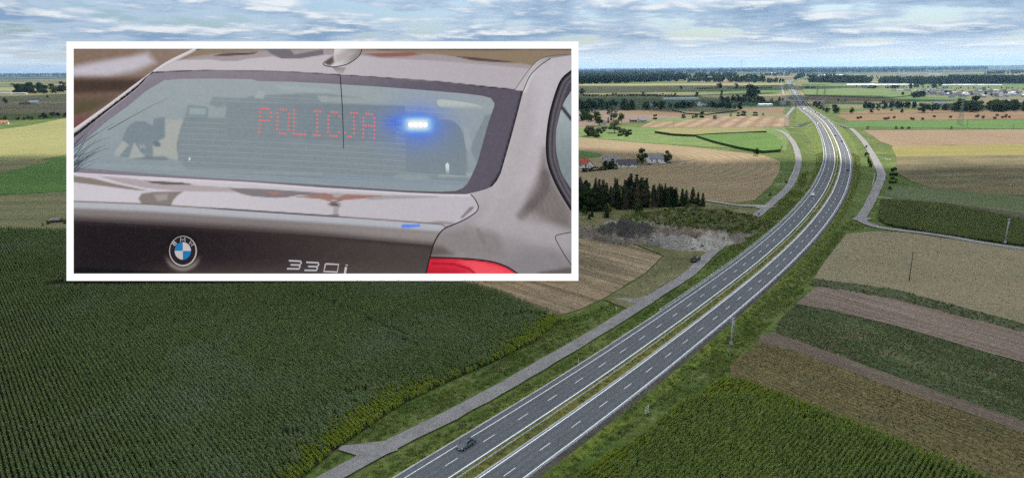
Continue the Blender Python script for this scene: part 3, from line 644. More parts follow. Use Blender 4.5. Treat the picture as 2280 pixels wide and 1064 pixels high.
def tree(kind, px, py, hpx, label, group=None, name=None, z=0.0, width=1.0):
    p = G(px, py, z); h = hpx / px_per_m(p) / 0.97
    o = empty(name or {'conifer': 'spruce_tree', 'dry': 'dry_spruce_tree', 'poplar': 'poplar_tree'}.get(kind, 'tree'), p, rng.uniform(0, 6.28), h)
    o.scale = (h * width, h * width, h)
    link_mesh('trunk', TRUNK_C if kind in ('conifer', 'dry') else TRUNK, None, o)
    link_mesh('crown', CROWN[kind][rng.integers(len(CROWN[kind]))], None, o)
    return tag(o, label, 'tree', group)
def bush(kind, px, py, hpx, label, group=None, z=0.0, width=1.0):
    p = G(px, py, z); h = hpx / px_per_m(p) / 0.95
    o = empty('bush', p, rng.uniform(0, 6.28), h); o.scale = (h * width, h * width, h)
    link_mesh('stem', STEM, None, o); link_mesh('foliage', BUSH[kind][rng.integers(2)], None, o)
    return tag(o, label, 'bush', group)

# ------------------------------------------------------------------ maize: one metre of row per plant mesh
def corn_mesh(name, mat, h=2.3, plants=5, leaves=8, lw=0.06, tassel=True):
    V = []; F = []
    for p in range(plants):
        x0 = (p + 0.5) / plants - 0.5 + rng.normal(0, 0.03); y0 = rng.normal(0, 0.04); hp = h * rng.uniform(0.88, 1.08)
        for l in range(leaves):
            z0 = hp * (0.22 + 0.70 * l / leaves) + rng.normal(0, .04); a = (l % 2) * PI + rng.normal(0, 0.42)
            L = rng.uniform(0.36, 0.58) * (1.05 - 0.4 * abs(l / leaves - 0.5)); d = np.array([math.cos(a), math.sin(a)]); sd = np.array([-d[1], d[0]]) * lw * rng.uniform(.8, 1.2)
            pts = [(0, 0, 1), (0.45, 0.22, 1.2), (0.8, 0.20, 0.9), (1.05, -0.02, 0.25)]
            b = len(V)
            for (r, dz, w_) in pts:
                c = np.array([x0, y0]) + d * r * L
                V.append((c[0] - sd[0] * w_, c[1] - sd[1] * w_, z0 + dz * L)); V.append((c[0] + sd[0] * w_, c[1] + sd[1] * w_, z0 + dz * L + .01))
            for k in range(3): F.append((b + 2*k, b + 2*k + 1, b + 2*k + 3, b + 2*k + 2))
        if tassel:
            b = len(V)
            for q in range(2):
                a = rng.uniform(0, 3.1); V += [(x0 - .04*math.cos(a), y0 - .04*math.sin(a), hp*.92), (x0 + .04*math.cos(a), y0 + .04*math.sin(a), hp*.92), (x0 + .02, y0, hp*1.12), (x0 - .02, y0, hp*1.12)]
                F.append((b + 4*q, b + 4*q + 1, b + 4*q + 2, b + 4*q + 3))
    me = bpy.data.meshes.new(name); me.from_pydata(V, [], F); me.update(); me.materials.append(mat); return me
M_CORN = mat_leaf('maize_leaf', (0.105, 0.152, 0.054), (0.175, 0.225, 0.086), 0.35, 0.035, (0.180, 0.228, 0.125))
M_CORN_Y = mat_leaf('maize_edge_leaf', (0.18, 0.245, 0.034), (0.28, 0.32, 0.048), 0.45, 0.08, (0.13, 0.19, 0.04))
M_CORN_R = mat_leaf('maize_leaf_olive', (0.14, 0.175, 0.062), (0.205, 0.235, 0.095), 0.45, 0.04)
M_SOIL = mat_field('crop_soil', (0.024, 0.028, 0.014), (0.034, 0.036, 0.018), 0, (0.3, 0.3), None, 0.4, 0.1, 0.6, 1.0, 0.5)
CORN = [corn_mesh('maize', M_CORN) for _ in range(5)]
M_CORN_B = mat_leaf('maize_leaf_bright', (0.125, 0.178, 0.045), (0.205, 0.262, 0.072), 0.4, 0.05, (0.215, 0.27, 0.06))
CORN_B = [corn_mesh('maize_bright', M_CORN_B) for _ in range(5)]
CORN_Y = [corn_mesh('maize_edge', M_CORN_Y, 1.45) for _ in range(3)]
CORN_R = [corn_mesh('maize_olive', M_CORN_R, 1.5) for _ in range(3)]

BB_SPAN = [None]
CORN_L = [(-140,1330),(620,1110),(745,1003),(800,965),(900,897),(1000,850),(1100,806),(1190,760),(1250,712),(1215,700),(1110,657),(1030,630),(900,596),(560,560),(150,517),(0,513),(-260,508),(-700,700)]
CORN_E = [(620,1110),(745,1003),(800,965),(900,897),(1000,850),(1100,806),(1190,760),(1236,722)]
def corn_field(name, poly, ang, row, edge, edge_w, src, src_e, label, keep=None):
    gp = GP(poly); FZ[0] += 0.007
    sheet(name + '_soil', gp, M_SOIL, FZ[0], 'dark soil under the ' + name.replace('_', ' '))
    P = grid_rows(gp, ang, row, 0.95, 0.07); P = P[in_view(P, 1.0, 90, 120)]
    if keep is not None: P = P[keep(P)]
    # wheel gaps and wind-flattened holes
    w1 = np.sin(P[:, 0] * 0.11 + 1.3 * np.sin(P[:, 1] * 0.06)) * np.sin(P[:, 1] * 0.09 + 1.1 * np.sin(P[:, 0] * 0.05))
    ed = poly_dist(P, [G(*q) for q in edge], False) if edge else np.full(len(P), 99.0)
    hole = np.zeros(len(P), bool)
    for (hx, hy, ra, rb, an) in HOLES:
        c = G(hx, hy); d = P - [c.x, c.y]; ca, sa = math.cos(an), math.sin(an)
        hole |= ((d[:, 0]*ca + d[:, 1]*sa) / ra) ** 2 + ((-d[:, 0]*sa + d[:, 1]*ca) / rb) ** 2 < rng.uniform(0.5, 1.3, len(P))
    P, ed, w1 = P[~hole], ed[~hole], w1[~hole]
    n = len(P); rot = ang + rng.normal(0, 0.10, n) + PI * rng.integers(0, 2, n); scl = rng.normal(1.0, 0.08, n) * (1 + 0.08 * w1)
    yel = ed + rng.normal(0, edge_w * 0.45, n) < edge_w * (0.8 + 0.5 * np.sin(P[:, 0] * 0.13))
    idx = np.where(yel, len(src) + rng.integers(0, len(src_e), n), rng.integers(0, len(src), n))
    pts = np.c_[P, np.full(n, 0.05)]
    print(name, n)
    return scatter(name, pts, rot, scl, src + src_e, label, idx)
HOLES = [(795,880,4,1.0,.4),(1130,712,8,1.0,.3),(1180,705,6,1.3,-.2),(640,975,4,1.2,.3),(860,735,14,.7,-.75),(760,690,22,.7,-.75),(900,765,10,.7,-.75)]
# ------------------------------------------------------------------ grass tufts
def tuft_mesh(name, mat, n=18, h=0.34, spread=0.6, bw=0.06):
    V = []; F = []
    for k in range(n):
        a = rng.uniform(0, 2 * PI); r = spread * math.sqrt(rng.uniform(0, 1)); x, y = r * math.cos(a), r * math.sin(a); hh = h * rng.uniform(0.5, 1.2)
        la = rng.uniform(0, 2 * PI); lx, ly = 0.5 * hh * math.cos(la), 0.5 * hh * math.sin(la); b = len(V); w_ = bw * rng.uniform(.7, 1.5); sx_, sy_ = -math.sin(la) * w_, math.cos(la) * w_
        V += [(x - sx_, y - sy_, 0), (x + sx_, y + sy_, 0), (x + lx + sx_ * .5, y + ly + sy_ * .5, hh), (x + lx - sx_ * .5, y + ly - sy_ * .5, hh)]; F.append((b, b+1, b+2, b+3))
    me = bpy.data.meshes.new(name); me.from_pydata(V, [], F); me.update(); me.materials.append(mat); return me
M_GRASS = mat_leaf('grass_blade', (0.095, 0.140, 0.030), (0.155, 0.190, 0.045), 0.45, 0.06, (0.21, 0.195, 0.085))
M_GRASS_D = mat_leaf('grass_dark', (0.060, 0.095, 0.022), (0.095, 0.135, 0.03), 0.4, 0.06)
M_GRASS_Y = mat_leaf('grass_dry', (0.19, 0.17, 0.07), (0.26, 0.225, 0.11), 0.4, 0.06)
TUFT = [tuft_mesh('grass', M_GRASS), tuft_mesh('grass', M_GRASS, 16, 0.45), tuft_mesh('grass', M_GRASS_D), tuft_mesh('grass', M_GRASS_Y, 14, 0.42)]
# ------------------------------------------------------------------ inset picture as an added framed panel; frame and print are made to glow
# plane square to the viewing axis; its lower edge rests just above the maize
_g = G(148, 625, 2.3)
BD = (_g - Vector((0, 0, CAM_H))).dot(CF)                       # distance of the panel plane along the viewing axis
def BP(x, y, t=0.0):
    """point of the panel: picture x, y in print units and relief height t (metres) in front of the plane"""
    return Vector((0, 0, CAM_H)) + ray(x, y) * (BD - t)
BU = BD / FPX                                                     # metres per print unit
BB_SPAN[0] = (tuple(BP(120, 620)[:2]), tuple(BP(1300, 620)[:2]))
def print_mat(name, strength=1.0):
    M = bpy.data.materials.new(name); M.use_nodes = True; t = M.node_tree; b = t.nodes['Principled BSDF']
    a = nd(t, 'ShaderNodeVertexColor'); a.layer_name = 'col'
    b.inputs['Base Color'].default_value = (0.01, 0.01, 0.01, 1); b.inputs['Roughness'].default_value = 0.9; b.inputs['Specular IOR Level'].default_value = 0.0
    lk(t, a.outputs[0], b.inputs['Emission Color']); b.inputs['Emission Strength'].default_value = strength / EXPO
    return M
PRINT = print_mat('glowing_print')  # print emits its own colours, no lamp behind it
LIN = lambda c: np.where(c <= 0.04045, c / 12.92, ((np.clip(c, 0, None) + 0.055) / 1.055) ** 2.4)
def resample(poly, step):
    out = []; n = len(poly)
    for i in range(n):
        a = np.array(poly[i], float); b = np.array(poly[(i + 1) % n], float); k = max(1, int(round(np.linalg.norm(b - a) / step)))
        for q in range(k): out.append(a + (b - a) * q / k)
    return np.array(out)
def smooth_open(pts, step=6):
    return [tuple(p) for p in catmull(pts, step)]
def panel(name, poly, t, th, paint, parent=None, cell=4.0, bulge=0.0):
    """a relief piece of the picture: its outline raised by th, coloured by paint(P) in 0-255 print colours"""
    B = resample(poly, cell); lo, hi = B.min(0), B.max(0)
    gx, gy = np.meshgrid(np.arange(lo[0] + cell, hi[0], cell), np.arange(lo[1] + cell, hi[1], cell)); gpt = np.c_[gx.ravel(), gy.ravel()]
    gpt = gpt + rng.uniform(-.1, .1, gpt.shape)
    if len(gpt):
        ins = in_poly(gpt, B); gpt = gpt[ins]
        if len(gpt): gpt = gpt[poly_dist(gpt, B) > cell * 0.35]
    A = np.vstack([B, gpt]) if len(gpt) else B; nb = len(B)
    r = delaunay_2d_cdt([Vector(p) for p in A], [], [list(range(nb))], 1, 1e-4)
    V2 = np.array([tuple(v) for v in r[0]]); tris = [tuple(f) for f in r[2]]
    col = np.clip(paint(V2) * np.array([.935, .93, .92]) + rng.normal(0, 2.4, (len(V2), 1)), 0, 255) / 255.0
    front = []
    bd = np.clip(poly_dist(V2, B) / 40.0, 0, 1) if bulge else np.zeros(len(V2))
    V = [BP(x, y, t + th + bulge * b_) for (x, y), b_ in zip(V2, bd)]; n = len(V)
    for f in tris:
        a, b, c = (V2[i] for i in f[:3]); s = (b[0]-a[0])*(c[1]-a[1]) - (b[1]-a[1])*(c[0]-a[0])
        front.append(f if s < 0 else f[::-1])
    # rim back to the plane below
    order = list(range(nb)) if len(r[0]) >= nb else []
    bi = [int(np.argmin(((V2 - b) ** 2).sum(1))) for b in B]
    V += [BP(*V2[i], t) for i in bi]; sgn = 0.5 * sum(B[i][0]*B[(i+1) % nb][1] - B[(i+1) % nb][0]*B[i][1] for i in range(nb))
    for i in range(nb):
        j = (i + 1) % nb; q = (bi[i], bi[j], n + j, n + i); front.append(q if sgn < 0 else q[::-1])
    me = bpy.data.meshes.new(name); me.from_pydata([tuple(v) for v in V], [], front); me.update()
    cc = np.vstack([col, col[bi] * 0.9]); at = me.color_attributes.new('col', 'FLOAT_COLOR', 'POINT')
    at.data.foreach_set('color', np.c_[LIN(cc), np.ones(len(cc))].astype(np.float32).ravel())
    me.materials.append(PRINT)
    return link_mesh(name, me, None, parent)
def boost_contrast(fn): return lambda P: (fn(P) - 130) * 1.14 * np.array([1.0, 1.0, .99]) + np.array([117.5, 116.5, 116.5])  # stronger contrast for the reflections and shading painted into the car
def flat(c): return lambda P: np.tile(np.array(c, float), (len(P), 1))
def lerp(a, b, f): return np.array(a, float) * (1 - f[:, None]) + np.array(b, float) * f[:, None]
def sm(x, a, b):
    t = np.clip((x - a) / (b - a), 0, 1); return t * t * (3 - 2 * t)
def shade(C, P, poly, c, blur=6.0, amt=1.0):
    """blend a colour into a printed area with a soft edge"""
    d = poly_dist(P, poly); s = np.where(in_poly(P, np.array(poly)), d, -d); f = sm(s, -blur, blur) * amt
    return C * (1 - f[:, None]) + np.array(c, float) * f[:, None]
def streak(C, P, pts, c, w, blur=2.0, amt=1.0):
    d = poly_dist(P, pts, False); f = (1 - sm(d, w, w + blur)) * amt
    return C * (1 - f[:, None]) + np.array(c, float) * f[:, None]
def vnoise(P, sx, sy, seed=0):
    r_ = np.random.default_rng(seed); tot = np.zeros(len(P))
    for k in range(5):
        a = r_.uniform(0, 6.28, 2); fx, fy = r_.uniform(.6, 1.6, 2); tot += np.sin(P[:, 0] * fx / sx * 6.28 + a[0] + 1.5 * np.sin(P[:, 1] * fy / sy * 3 + a[1])) * np.cos(P[:, 1] * fy / sy * 6.28 + a[1])
    return tot / 5
def ribbon(name, lines, width, t, th, col, parent, glow=None):
    """raised strokes that follow polylines (widths in print units)"""
    b = MB()
    for pts in lines:
        P = np.array(pts, float); T = np.gradient(P, axis=0); T /= np.maximum(np.linalg.norm(T, axis=1), 1e-6)[:, None]; Nn = np.c_[T[:, 1], -T[:, 0]]
        w = np.full(len(P), width) if np.isscalar(width) else np.interp(np.linspace(0, 1, len(P)), np.linspace(0, 1, len(width)), width)
        n0 = len(b.v); vs = []
        for i in range(len(P)):
            for sgn in (-.5, .5):
                q = P[i] + Nn[i] * w[i] * sgn; vs.append(BP(q[0], q[1], t + th))
            for sgn in (.5, -.5):
                q = P[i] + Nn[i] * w[i] * sgn; vs.append(BP(q[0], q[1], t))
        fs = []
        for i in range(len(P) - 1):
            for k in range(3): fs.append((i*4+k, i*4+k+1, (i+1)*4+k+1, (i+1)*4+k))
        fs += [(0, 1, 2, 3), (len(vs)-4, len(vs)-3, len(vs)-2, len(vs)-1)]
        b.add(vs, fs)
    me = b.mesh(name); at = me.color_attributes.new('col', 'FLOAT_COLOR', 'POINT'); n = len(b.v)
    cl = LIN(np.array(col, float) / 255.0); at.data.foreach_set('color', np.tile(np.r_[cl, 1], (n, 1)).astype(np.float32).ravel())
    return link_mesh(name, me, glow or PRINT, parent)

# --- the board itself
board = empty('inset', BP(718, 625)); board.location.z = 0.0
tag(board, 'inset picture of a police car as an added glowing white-framed panel', 'inset')
M_FRAME = mat_glow('glowing_white_frame', (1, 1, 1), 1.03)  # frame is made to emit so that it stays white
M_STEEL = mat_plain('dark_steel', (0.05, 0.055, 0.05), 0.7, 0.2)
def bparent(o, par):
    o.parent = par; o.matrix_parent_inverse = Matrix.Translation(-Vector(par.location)); return o
def slab(name, x0, x1, y0, y1, t0, t1, mat):
    v = [BP(x, y, t) for t in (t0, t1) for (x, y) in ((x0, y1), (x1, y1), (x1, y0), (x0, y0))]
    return bparent(MB().add(v, [(3,2,1,0),(4,5,6,7),(0,1,5,4),(1,2,6,5),(2,3,7,6),(3,0,4,7)]).build(name, mat), board)
slab('frame_bar', 148, 1288, 93, 109, -2.0, 2.2, M_FRAME); slab('frame_bar', 148, 1288, 609, 625, -2.0, 2.2, M_FRAME)
slab('frame_bar', 148, 164, 109.01, 608.99, -2.0, 2.2, M_FRAME); slab('frame_bar', 1272.5, 1288, 109.01, 608.99, -2.0, 2.2, M_FRAME)
slab('back_panel', 150, 1286, 96, 622, -2.6, -2.05, M_STEEL)
for x in (230, 400, 570, 740, 910, 1080, 1220):
    b = MB(); top = BP(x, 170, -2.6); foot = BP(x, 600, -2.6); foot.z = -0.5; back = foot + Vector((0, 38, 0)); mid = BP(x, 380, -2.6)
    b.bar(top, back, 0.45, 8); b.bar(mid, back, 0.35, 8); b.bar(foot, back, 0.35, 8); b.bar(top, BP(x, 620, -2.6), 0.45, 8)
    lo = BP(x, 622, -1.6); b.bar(lo, Vector((lo.x, lo.y, -0.5)), 0.4, 8)
    bparent(b.build('strut', M_STEEL), board)
def back_paint(P):
    C = lerp((128, 104, 92), (150, 130, 118), sm(P[:, 0], 164, 420))
    C = shade(C, P, [(150,150),(240,132),(330,118),(345,140),(300,160),(240,172),(150,172)], (205, 200, 212), 12)
    C = shade(C, P, [(150,105),(320,105),(290,122),(150,140)], (140, 118, 104), 9)
    C = shade(C, P, [(150,176),(330,176),(280,205),(150,210)], (74, 58, 50), 10)
    C = shade(C, P, [(150,214),(260,208),(240,240),(150,252)], (112, 92, 80), 8)
    C = shade(C, P, [(150,228),(235,222),(200,250),(150,262)], (92, 84, 58), 9)
    C = shade(C, P, [(150,262),(200,256),(180,290),(150,300)], (120, 82, 78), 9)
    return C + 4 * vnoise(P, 40, 22, 3)[:, None]
o = panel('backdrop_print', [(163,108.5),(450,108.5),(450,330),(163,330)], -2.0, 0.1, back_paint); bparent(o, board); tag(o, 'blurred brown and white background beside the car')

# --- the police car shown on it, a relief of separate pieces with shading painted in
car = empty('police_car', BP(718, 609)); tag(car, 'brown grey saloon seen from behind with a red POLICJA display in its rear window', 'car')
def cpart(o, par=None): return bparent(o, par or car) if par is None else bparent2(o, par)
def bparent2(o, par):
    o.parent = par; o.matrix_parent_inverse = Matrix.Identity(4) if par.parent is None else Matrix.Identity(4); return o
WIN_OUT = [(341,163),(456,158.5),(540,159),(627,161),(720,166),(852,174.5),(983,184),(1090,195.5),(1165,203),(1152,254),(1137,310),(1122,362),(1115,386),(1106,403),(1096,415),(1080,422),(1062,427),(1036,432.5),(983,432),(909,429),(825,424),(720,418),(561,406),(377,396),(164,384),(164,307),(240,249),(300,203)]
WIN_IN = [(364,180),(403,176),(480,175.5),(561,177),(574,181),(645,182.5),(720,186),(851,194),(973,203.5),(1040,209.5),(1075,214),(1093,219),(1101,230),(1100,238),(1088,272),(1076,315),(1063,362),(1051,389),(1041,409),(1030,419),(1015,425),(983,427),(909,424.5),(851,421),(720,412),(561,402),(377,390),(229,378),(164,373),(164,330),(200,303),(245,265),(282,239),(324,204)]
def body_paint(P):
    x, y = P[:, 0], P[:, 1]
    C = lerp((196, 192, 199), (158, 154, 158), sm(y, 380, 600))
    C = shade(C, P, [(1180,150),(1275,118),(1275,160),(1236,200),(1215,300),(1190,300),(1196,220)], (205, 202, 210), 14, 0.8)
    C = shade(C, P, [(1105,420),(1150,300),(1176,210),(1190,260),(1165,360),(1140,430),(1080,480)], (190, 186, 192), 10, 0.8)
    C = shade(C, P, [(1160,470),(1195,400),(1212,330),(1222,380),(1250,432),(1273,474),(1273,510),(1220,500),(1165,492)], (122, 114, 112), 12, 0.7)
    C = shade(C, P, [(1050,480),(1120,455),(1180,470),(1250,510),(1273,520),(1273,560),(1180,540),(1060,510)], (190, 187, 193), 16, 0.6)
    C = shade(C, P, [(965,520),(1040,505),(1110,520),(1130,575),(1030,565),(955,560)], (150, 146, 146), 12, 0.7)
    C = shade(C, P, [(940,545),(985,548),(1010,566),(958,572)], (112, 106, 104), 8, 0.8)
    C = shade(C, P, [(1120,590),(1160,560),(1230,560),(1273,590),(1273,612),(1150,612)], (150, 147, 152), 14, 0.7)
    C = shade(C, P, [(1200,606),(1275,594),(1275,615),(1190,615)], (112, 106, 104), 5, 0.9)
    C = streak(C, P, [(1064,512),(1070,524),(1078,540)], (140, 134, 134), 3, 5, .5); C = C
    C = streak(C, P, [(1215,388),(1214,420),(1196,446),(1160,480)], (104, 98, 98), 3, 14, .45)
    C = streak(C, P, [(1190,150),(1178,178),(1168,202)], (228, 226, 232), 2, 5, .6)
    tx = sm(P[:, 0], 1150, 1200) * sm(P[:, 1], 380, 420) * (1 - sm(P[:, 1], 480, 510)); C = C + (14 * tx * vnoise(P + np.c_[P[:, 1] * .4, 0 * P[:, 1]], 9, 40, 21))[:, None]
    return C + 3 * vnoise(P, 60, 90, 8)[:, None]
cpart(panel('body', [(430,109),(1273,109),(1273,609.5),(163.5,609.5),(163.5,287),(240,233),(300,188),(341,158),(366,141),(398,124)], -1.7, 0.5, boost_contrast(body_paint), cell=4))
def rail_paint(P):
    n = poly_dist(P, [(164,289),(240,234),(300,189),(366,142),(430,109)], False)
    C = lerp((226, 222, 228), (120, 112, 112), sm(n, 3, 11)); C = streak(C, P, [(164,303),(240,245),(300,199),(341,163)], (32, 28, 30), 2.2, 2)
    return C
cpart(panel('roof_rail', smooth_open([(163.5,287),(240,233),(300,188),(366,141),(430,109)]) + [(452,109)] + smooth_open([(440,113),(392,136),(341,163),(300,201),(240,247),(163.5,308)]), -1.2, 0.5, boost_contrast(rail_paint), cell=3))
def cr(dx, dy, pts): return [(dx + a / 3.8, dy + b / 3.8) for a, b in pts]
def roof_paint(P):
    x, y = P[:, 0], P[:, 1]; base = np.interp(x, [341, 456, 627, 720, 852, 983, 1165], [162, 158, 161, 166, 174.5, 184, 203])
    C = lerp((208, 204, 212), (194, 190, 198), sm(x, 500, 1100))
    mauve = cr(140, 85, [(900, 200), (1020, 186), (1250, 180), (1340, 196), (1480, 196), (1560, 176), (1780, 156), (1850, 174), (1990, 174), (2204, 142)]) + cr(720, 85, [(330, 150), (470, 170), (900, 190), (1200, 212), (1500, 238), (1760, 262), (2000, 120), (2100, 60)]) + [(430, 100)]
    C = shade(C, P, mauve, (178, 169, 174), 1.6)
    brown = [(425, 100), (398, 134)] + cr(140, 85, [(1020, 180), (1100, 160), (1330, 128), (1680, 108), (2204, 96)]) + cr(720, 85, [(350, 112), (700, 122), (840, 132), (1000, 142), (1130, 162), (1300, 197), (1500, 207), (1680, 217), (1800, 240), (2100, 130)]) + [(1275, 100)]
    C = shade(C, P, brown, (158, 143, 124), 1.6)
    C = shade(C, P, cr(140, 85, [(1270, 152), (1350, 132), (1650, 120), (1610, 138), (1400, 152)]), (106, 95, 94), 1.4)
    C = shade(C, P, cr(140, 85, [(1690, 80), (1900, 80), (1960, 140), (2204, 96), (2204, 142), (2010, 174), (1850, 174), (1760, 132)]), (134, 130, 137), 1.6)
    C = shade(C, P, cr(720, 85, [(330, 132), (740, 120), (830, 140), (700, 156), (480, 162)]), (158, 118, 110), 2)
    C = shade(C, P, cr(720, 85, [(1130, 158), (1250, 164), (1500, 190), (1640, 206), (1500, 207), (1250, 186)]), (102, 88, 86), 1.4)
    C = shade(C, P, cr(720, 85, [(330, 80), (2100, 80), (2100, 104), (1700, 100), (1400, 108), (900, 100), (500, 104)]), (112, 98, 90), 1.6, .8)
    d = base - y; return lerp2(C, (52, 46, 48), 1 - sm(d, .4, 3.0))
def lerp2(C, c, f): return C * (1 - f[:, None]) + np.array(c, float) * f[:, None]
cpart(panel('roof', [(452,109),(1272.5,109)] + smooth_open([(1271,121),(1236,124),(1207,130),(1186,146),(1166,172),(1146,201)]) + smooth_open([(1090,196),(983,184),(852,174.5),(720,166),(627,161),(540,159),(456,158.5),(341,163)]) + [(392,136),(440,113)], -1.2, 0.9, boost_contrast(roof_paint), cell=2.6, bulge=0.8))
cpart(panel('roof_channel', smooth_open([(1271,121),(1236,124),(1207,130),(1186,146),(1166,172),(1146,201)]) + smooth_open([(1165,203),(1178,173),(1207,143),(1226,131),(1271,124)]), -1.2, 0.7, lambda P: lerp((196, 192, 198), (150, 140, 138), sm(P[:, 0], 1190, 1240)), cell=3))
cpart(ribbon('channel_seam', [smooth_open([(1146,201),(1166,172),(1186,146),(1207,130),(1236,124),(1272,121)])], 1.3, -0.3, 0.1, (84, 78, 80), car))
cpart(ribbon('channel_seam', [smooth_open([(1165,203),(1178,173),(1192,156),(1207,143),(1226,131)])], 1.8, -0.3, 0.1, (66, 60, 63), car))
# rear window: dark printed border, glass, things seen through it
def border_paint(P):
    C = lerp((138, 131, 146), (97, 91, 106), sm(P[:, 0], 420, 1140)); C = lerp2(C, (146, 138, 150), 0.7 * (1 - sm(P[:, 1], 165, 200)) * (1 - sm(P[:, 0], 600, 1100)))
    C = streak(C, P, [(1165,203),(1152,254),(1122,362),(1115,386),(1096,415)], (40, 36, 44), 2.0, 4)
    return C + 2.5 * vnoise(P, 9, 9, 4)[:, None]
win = cpart(panel('rear_window', WIN_OUT, -1.2, 0.6, border_paint, cell=4))
tag(win, 'raked rear window with grey border and red lit letters')
def glow(C, P):
    """strobe halo on the dusty glass, its blue light painted into the colours"""
    x, y = P[:, 0], P[:, 1]; dx, dy = (x - 929) / 1.45, y - 279; r = np.hypot(dx, dy); spk = .85 + .3 * vnoise(P, 6, 5, 12)
    C = lerp2(C, (118, 146, 226), np.clip(.85 * np.exp(-((r - 0) / 52.0) ** 2), 0, 1)); tail = np.exp(-((x - 886) / 30.0) ** 2 - ((y - 273) / 14.0) ** 2)
    C = lerp2(C, (72, 118, 255), np.clip(.8 * tail * spk, 0, 1)); C = lerp2(C, (78, 128, 255), np.clip(1.0 * np.exp(-(r / 30.0) ** 2) * spk, 0, 1)); C = lerp2(C, (120, 184, 255), np.clip(1.25 * np.exp(-((x - 930) / 34.0) ** 4 - ((y - 278) / 18.0) ** 4), 0, 1))
    return lerp2(C, (206, 236, 255), np.clip(1.1 * np.exp(-((x - 930) / 28.0) ** 4 - ((y - 277.5) / 14.0) ** 4), 0, 1))
INNER = (137, 150, 158)
def glass_paint(P):
    x, y = P[:, 0], P[:, 1]; A = lambda pts: cr(140, 85, pts); B = lambda pts: cr(720, 85, pts)
    C = lerp((164, 176, 182), (148, 162, 171), sm(y, 180, 400)); C = lerp2(C, (158, 168, 176), 0.5 * sm(x, 850, 1100))
    C = shade(C, P, [(403,280),(414,262),(500,262),(505,236),(560,214),(720,206),(905,236),(905,258),(975,262),(1012,270),(1030,294),(1040,330),(1044,412),(720,400),(420,380),(397,356),(391,327),(395,309)], INNER, 2.0, .95)
    C = shade(C, P, A([(1270, 500), (1640, 512), (1660, 436), (1722, 462), (1690, 515), (2204, 548), (2204, 600), (1300, 590), (1240, 560)]), (140, 153, 161), 2, .9); C = shade(C, P, A([(1660, 436), (1722, 462), (1692, 516), (1620, 508)]), (174, 184, 186), 1.3)
    C = shade(C, P, A([(2150, 488), (2240, 490), (2240, 545), (2180, 540)]), (172, 182, 182), 1.6, .9); C = shade(C, P, B([(0, 490), (330, 512), (400, 476), (700, 490), (940, 510), (940, 590), (690, 572), (0, 545)]), (168, 178, 180), 1.8, .8)
    C = shade(C, P, A([(1800, 400), (2204, 425), (2300, 455), (2204, 475), (1830, 430)]), (174, 186, 190), 2.5, .6)
    C = shade(C, P, B([(690, 580), (940, 592), (1000, 640), (980, 668), (690, 655)]), (166, 174, 182), 2, .8)
    # passenger side: light from the front windows between darker shapes
    C = shade(C, P, A([(545, 750), (620, 700), (700, 705), (760, 745), (770, 680), (862, 665), (862, 840), (765, 890), (765, 1020), (705, 1010), (690, 975), (640, 960), (600, 880), (555, 1010), (480, 1000), (520, 880), (500, 860)]), (132, 146, 155), 1.5)
    C = shade(C, P, A([(868, 690), (1030, 690), (1000, 740), (960, 900), (975, 1028), (765, 1018), (762, 905), (868, 842)]), (178, 183, 180), 1.4)
    C = shade(C, P, A([(505, 870), (560, 900), (475, 1000), (425, 990)]), (176, 182, 180), 1.4); C = shade(C, P, A([(605, 885), (690, 1010), (560, 1018)]), (176, 182, 180), 1.4)
    C = shade(C, P, A([(650, 900), (662, 905), (668, 932), (655, 925)]), (186, 192, 190), 1); C = shade(C, P, A([(680, 900), (694, 906), (696, 936), (684, 930)]), (186, 192, 190), 1)
    C = shade(C, P, A([(765, 880), (800, 870), (830, 895), (825, 915), (790, 922), (765, 905)]), (116, 130, 139), 1.2); C = shade(C, P, A([(560, 1030), (700, 1005), (860, 1000), (900, 1020), (860, 1040)]), (124, 138, 146), 2, .9)
    C = shade(C, P, A([(1030, 700), (1010, 720), (1040, 640), (1060, 560), (1230, 590), (1230, 690)]), (134, 148, 156), 2.5, .9)
    C = shade(C, P, [(1094,254),(1100,250),(1062,364),(1046,330),(1060,300),(1080,258)], (134, 146, 155), 2, .9); C = shade(C, P, [(1030,278),(1040,280),(1052,322),(1046,340),(1036,330)], (168, 178, 182), 2, .7)
    C = shade(C, P, [(870,394),(890,387),(950,390),(960,397),(905,402)], (156, 168, 171), 1.5, .8); C = shade(C, P, [(978,388),(1056,384),(1050,394),(975,394)], (172, 184, 186), 2, .8)
    C = shade(C, P, [(720,390),(960,401),(1040,404),(1030,412),(720,398)], (146, 166, 196), 2, .5); C = shade(C, P, [(164,362),(420,376),(720,386),(720,392),(420,382),(164,368)], (156, 172, 180), 2, .6)
    C = C + 1.8 * vnoise(P, 7, 7, 5)[:, None] + 3 * vnoise(P, 120, 60, 6)[:, None]
    spots = np.random.default_rng(5); drop = spots.random(len(P)) < .012; C[drop] -= spots.uniform(4, 16, drop.sum())[:, None]
    return glow(C, P)
glass = panel('glass', WIN_IN, -0.6, 0.12, glass_paint, win, cell=3)
tg = -0.48
def ell(cx, cy, rx, ry, n=20, rot=0.0):
    return [(cx + rx*math.cos(a)*math.cos(rot) - ry*math.sin(a)*math.sin(rot), cy + rx*math.cos(a)*math.sin(rot) + ry*math.sin(a)*math.cos(rot)) for a in [2*PI*k/n for k in range(n)]]
panel('rear_view_mirror', [(973,223),(984,221.5),(1030,227),(1060,233),(1080,240),(1087,245),(1070,246),(1020,241),(980,238),(974,233)], tg, .1, lambda P: lerp((190, 201, 202), (156, 168, 173), sm(P[:, 1], 232, 246)), win, cell=3)
panel('headrest', [(418,237),(460,238),(462,260),(418,259)], tg, .1, lambda P: shade(flat((136, 150, 158))(P), P, [(421,240),(458,241),(458,256),(421,255)], (158, 178, 181), 2), win, cell=3)
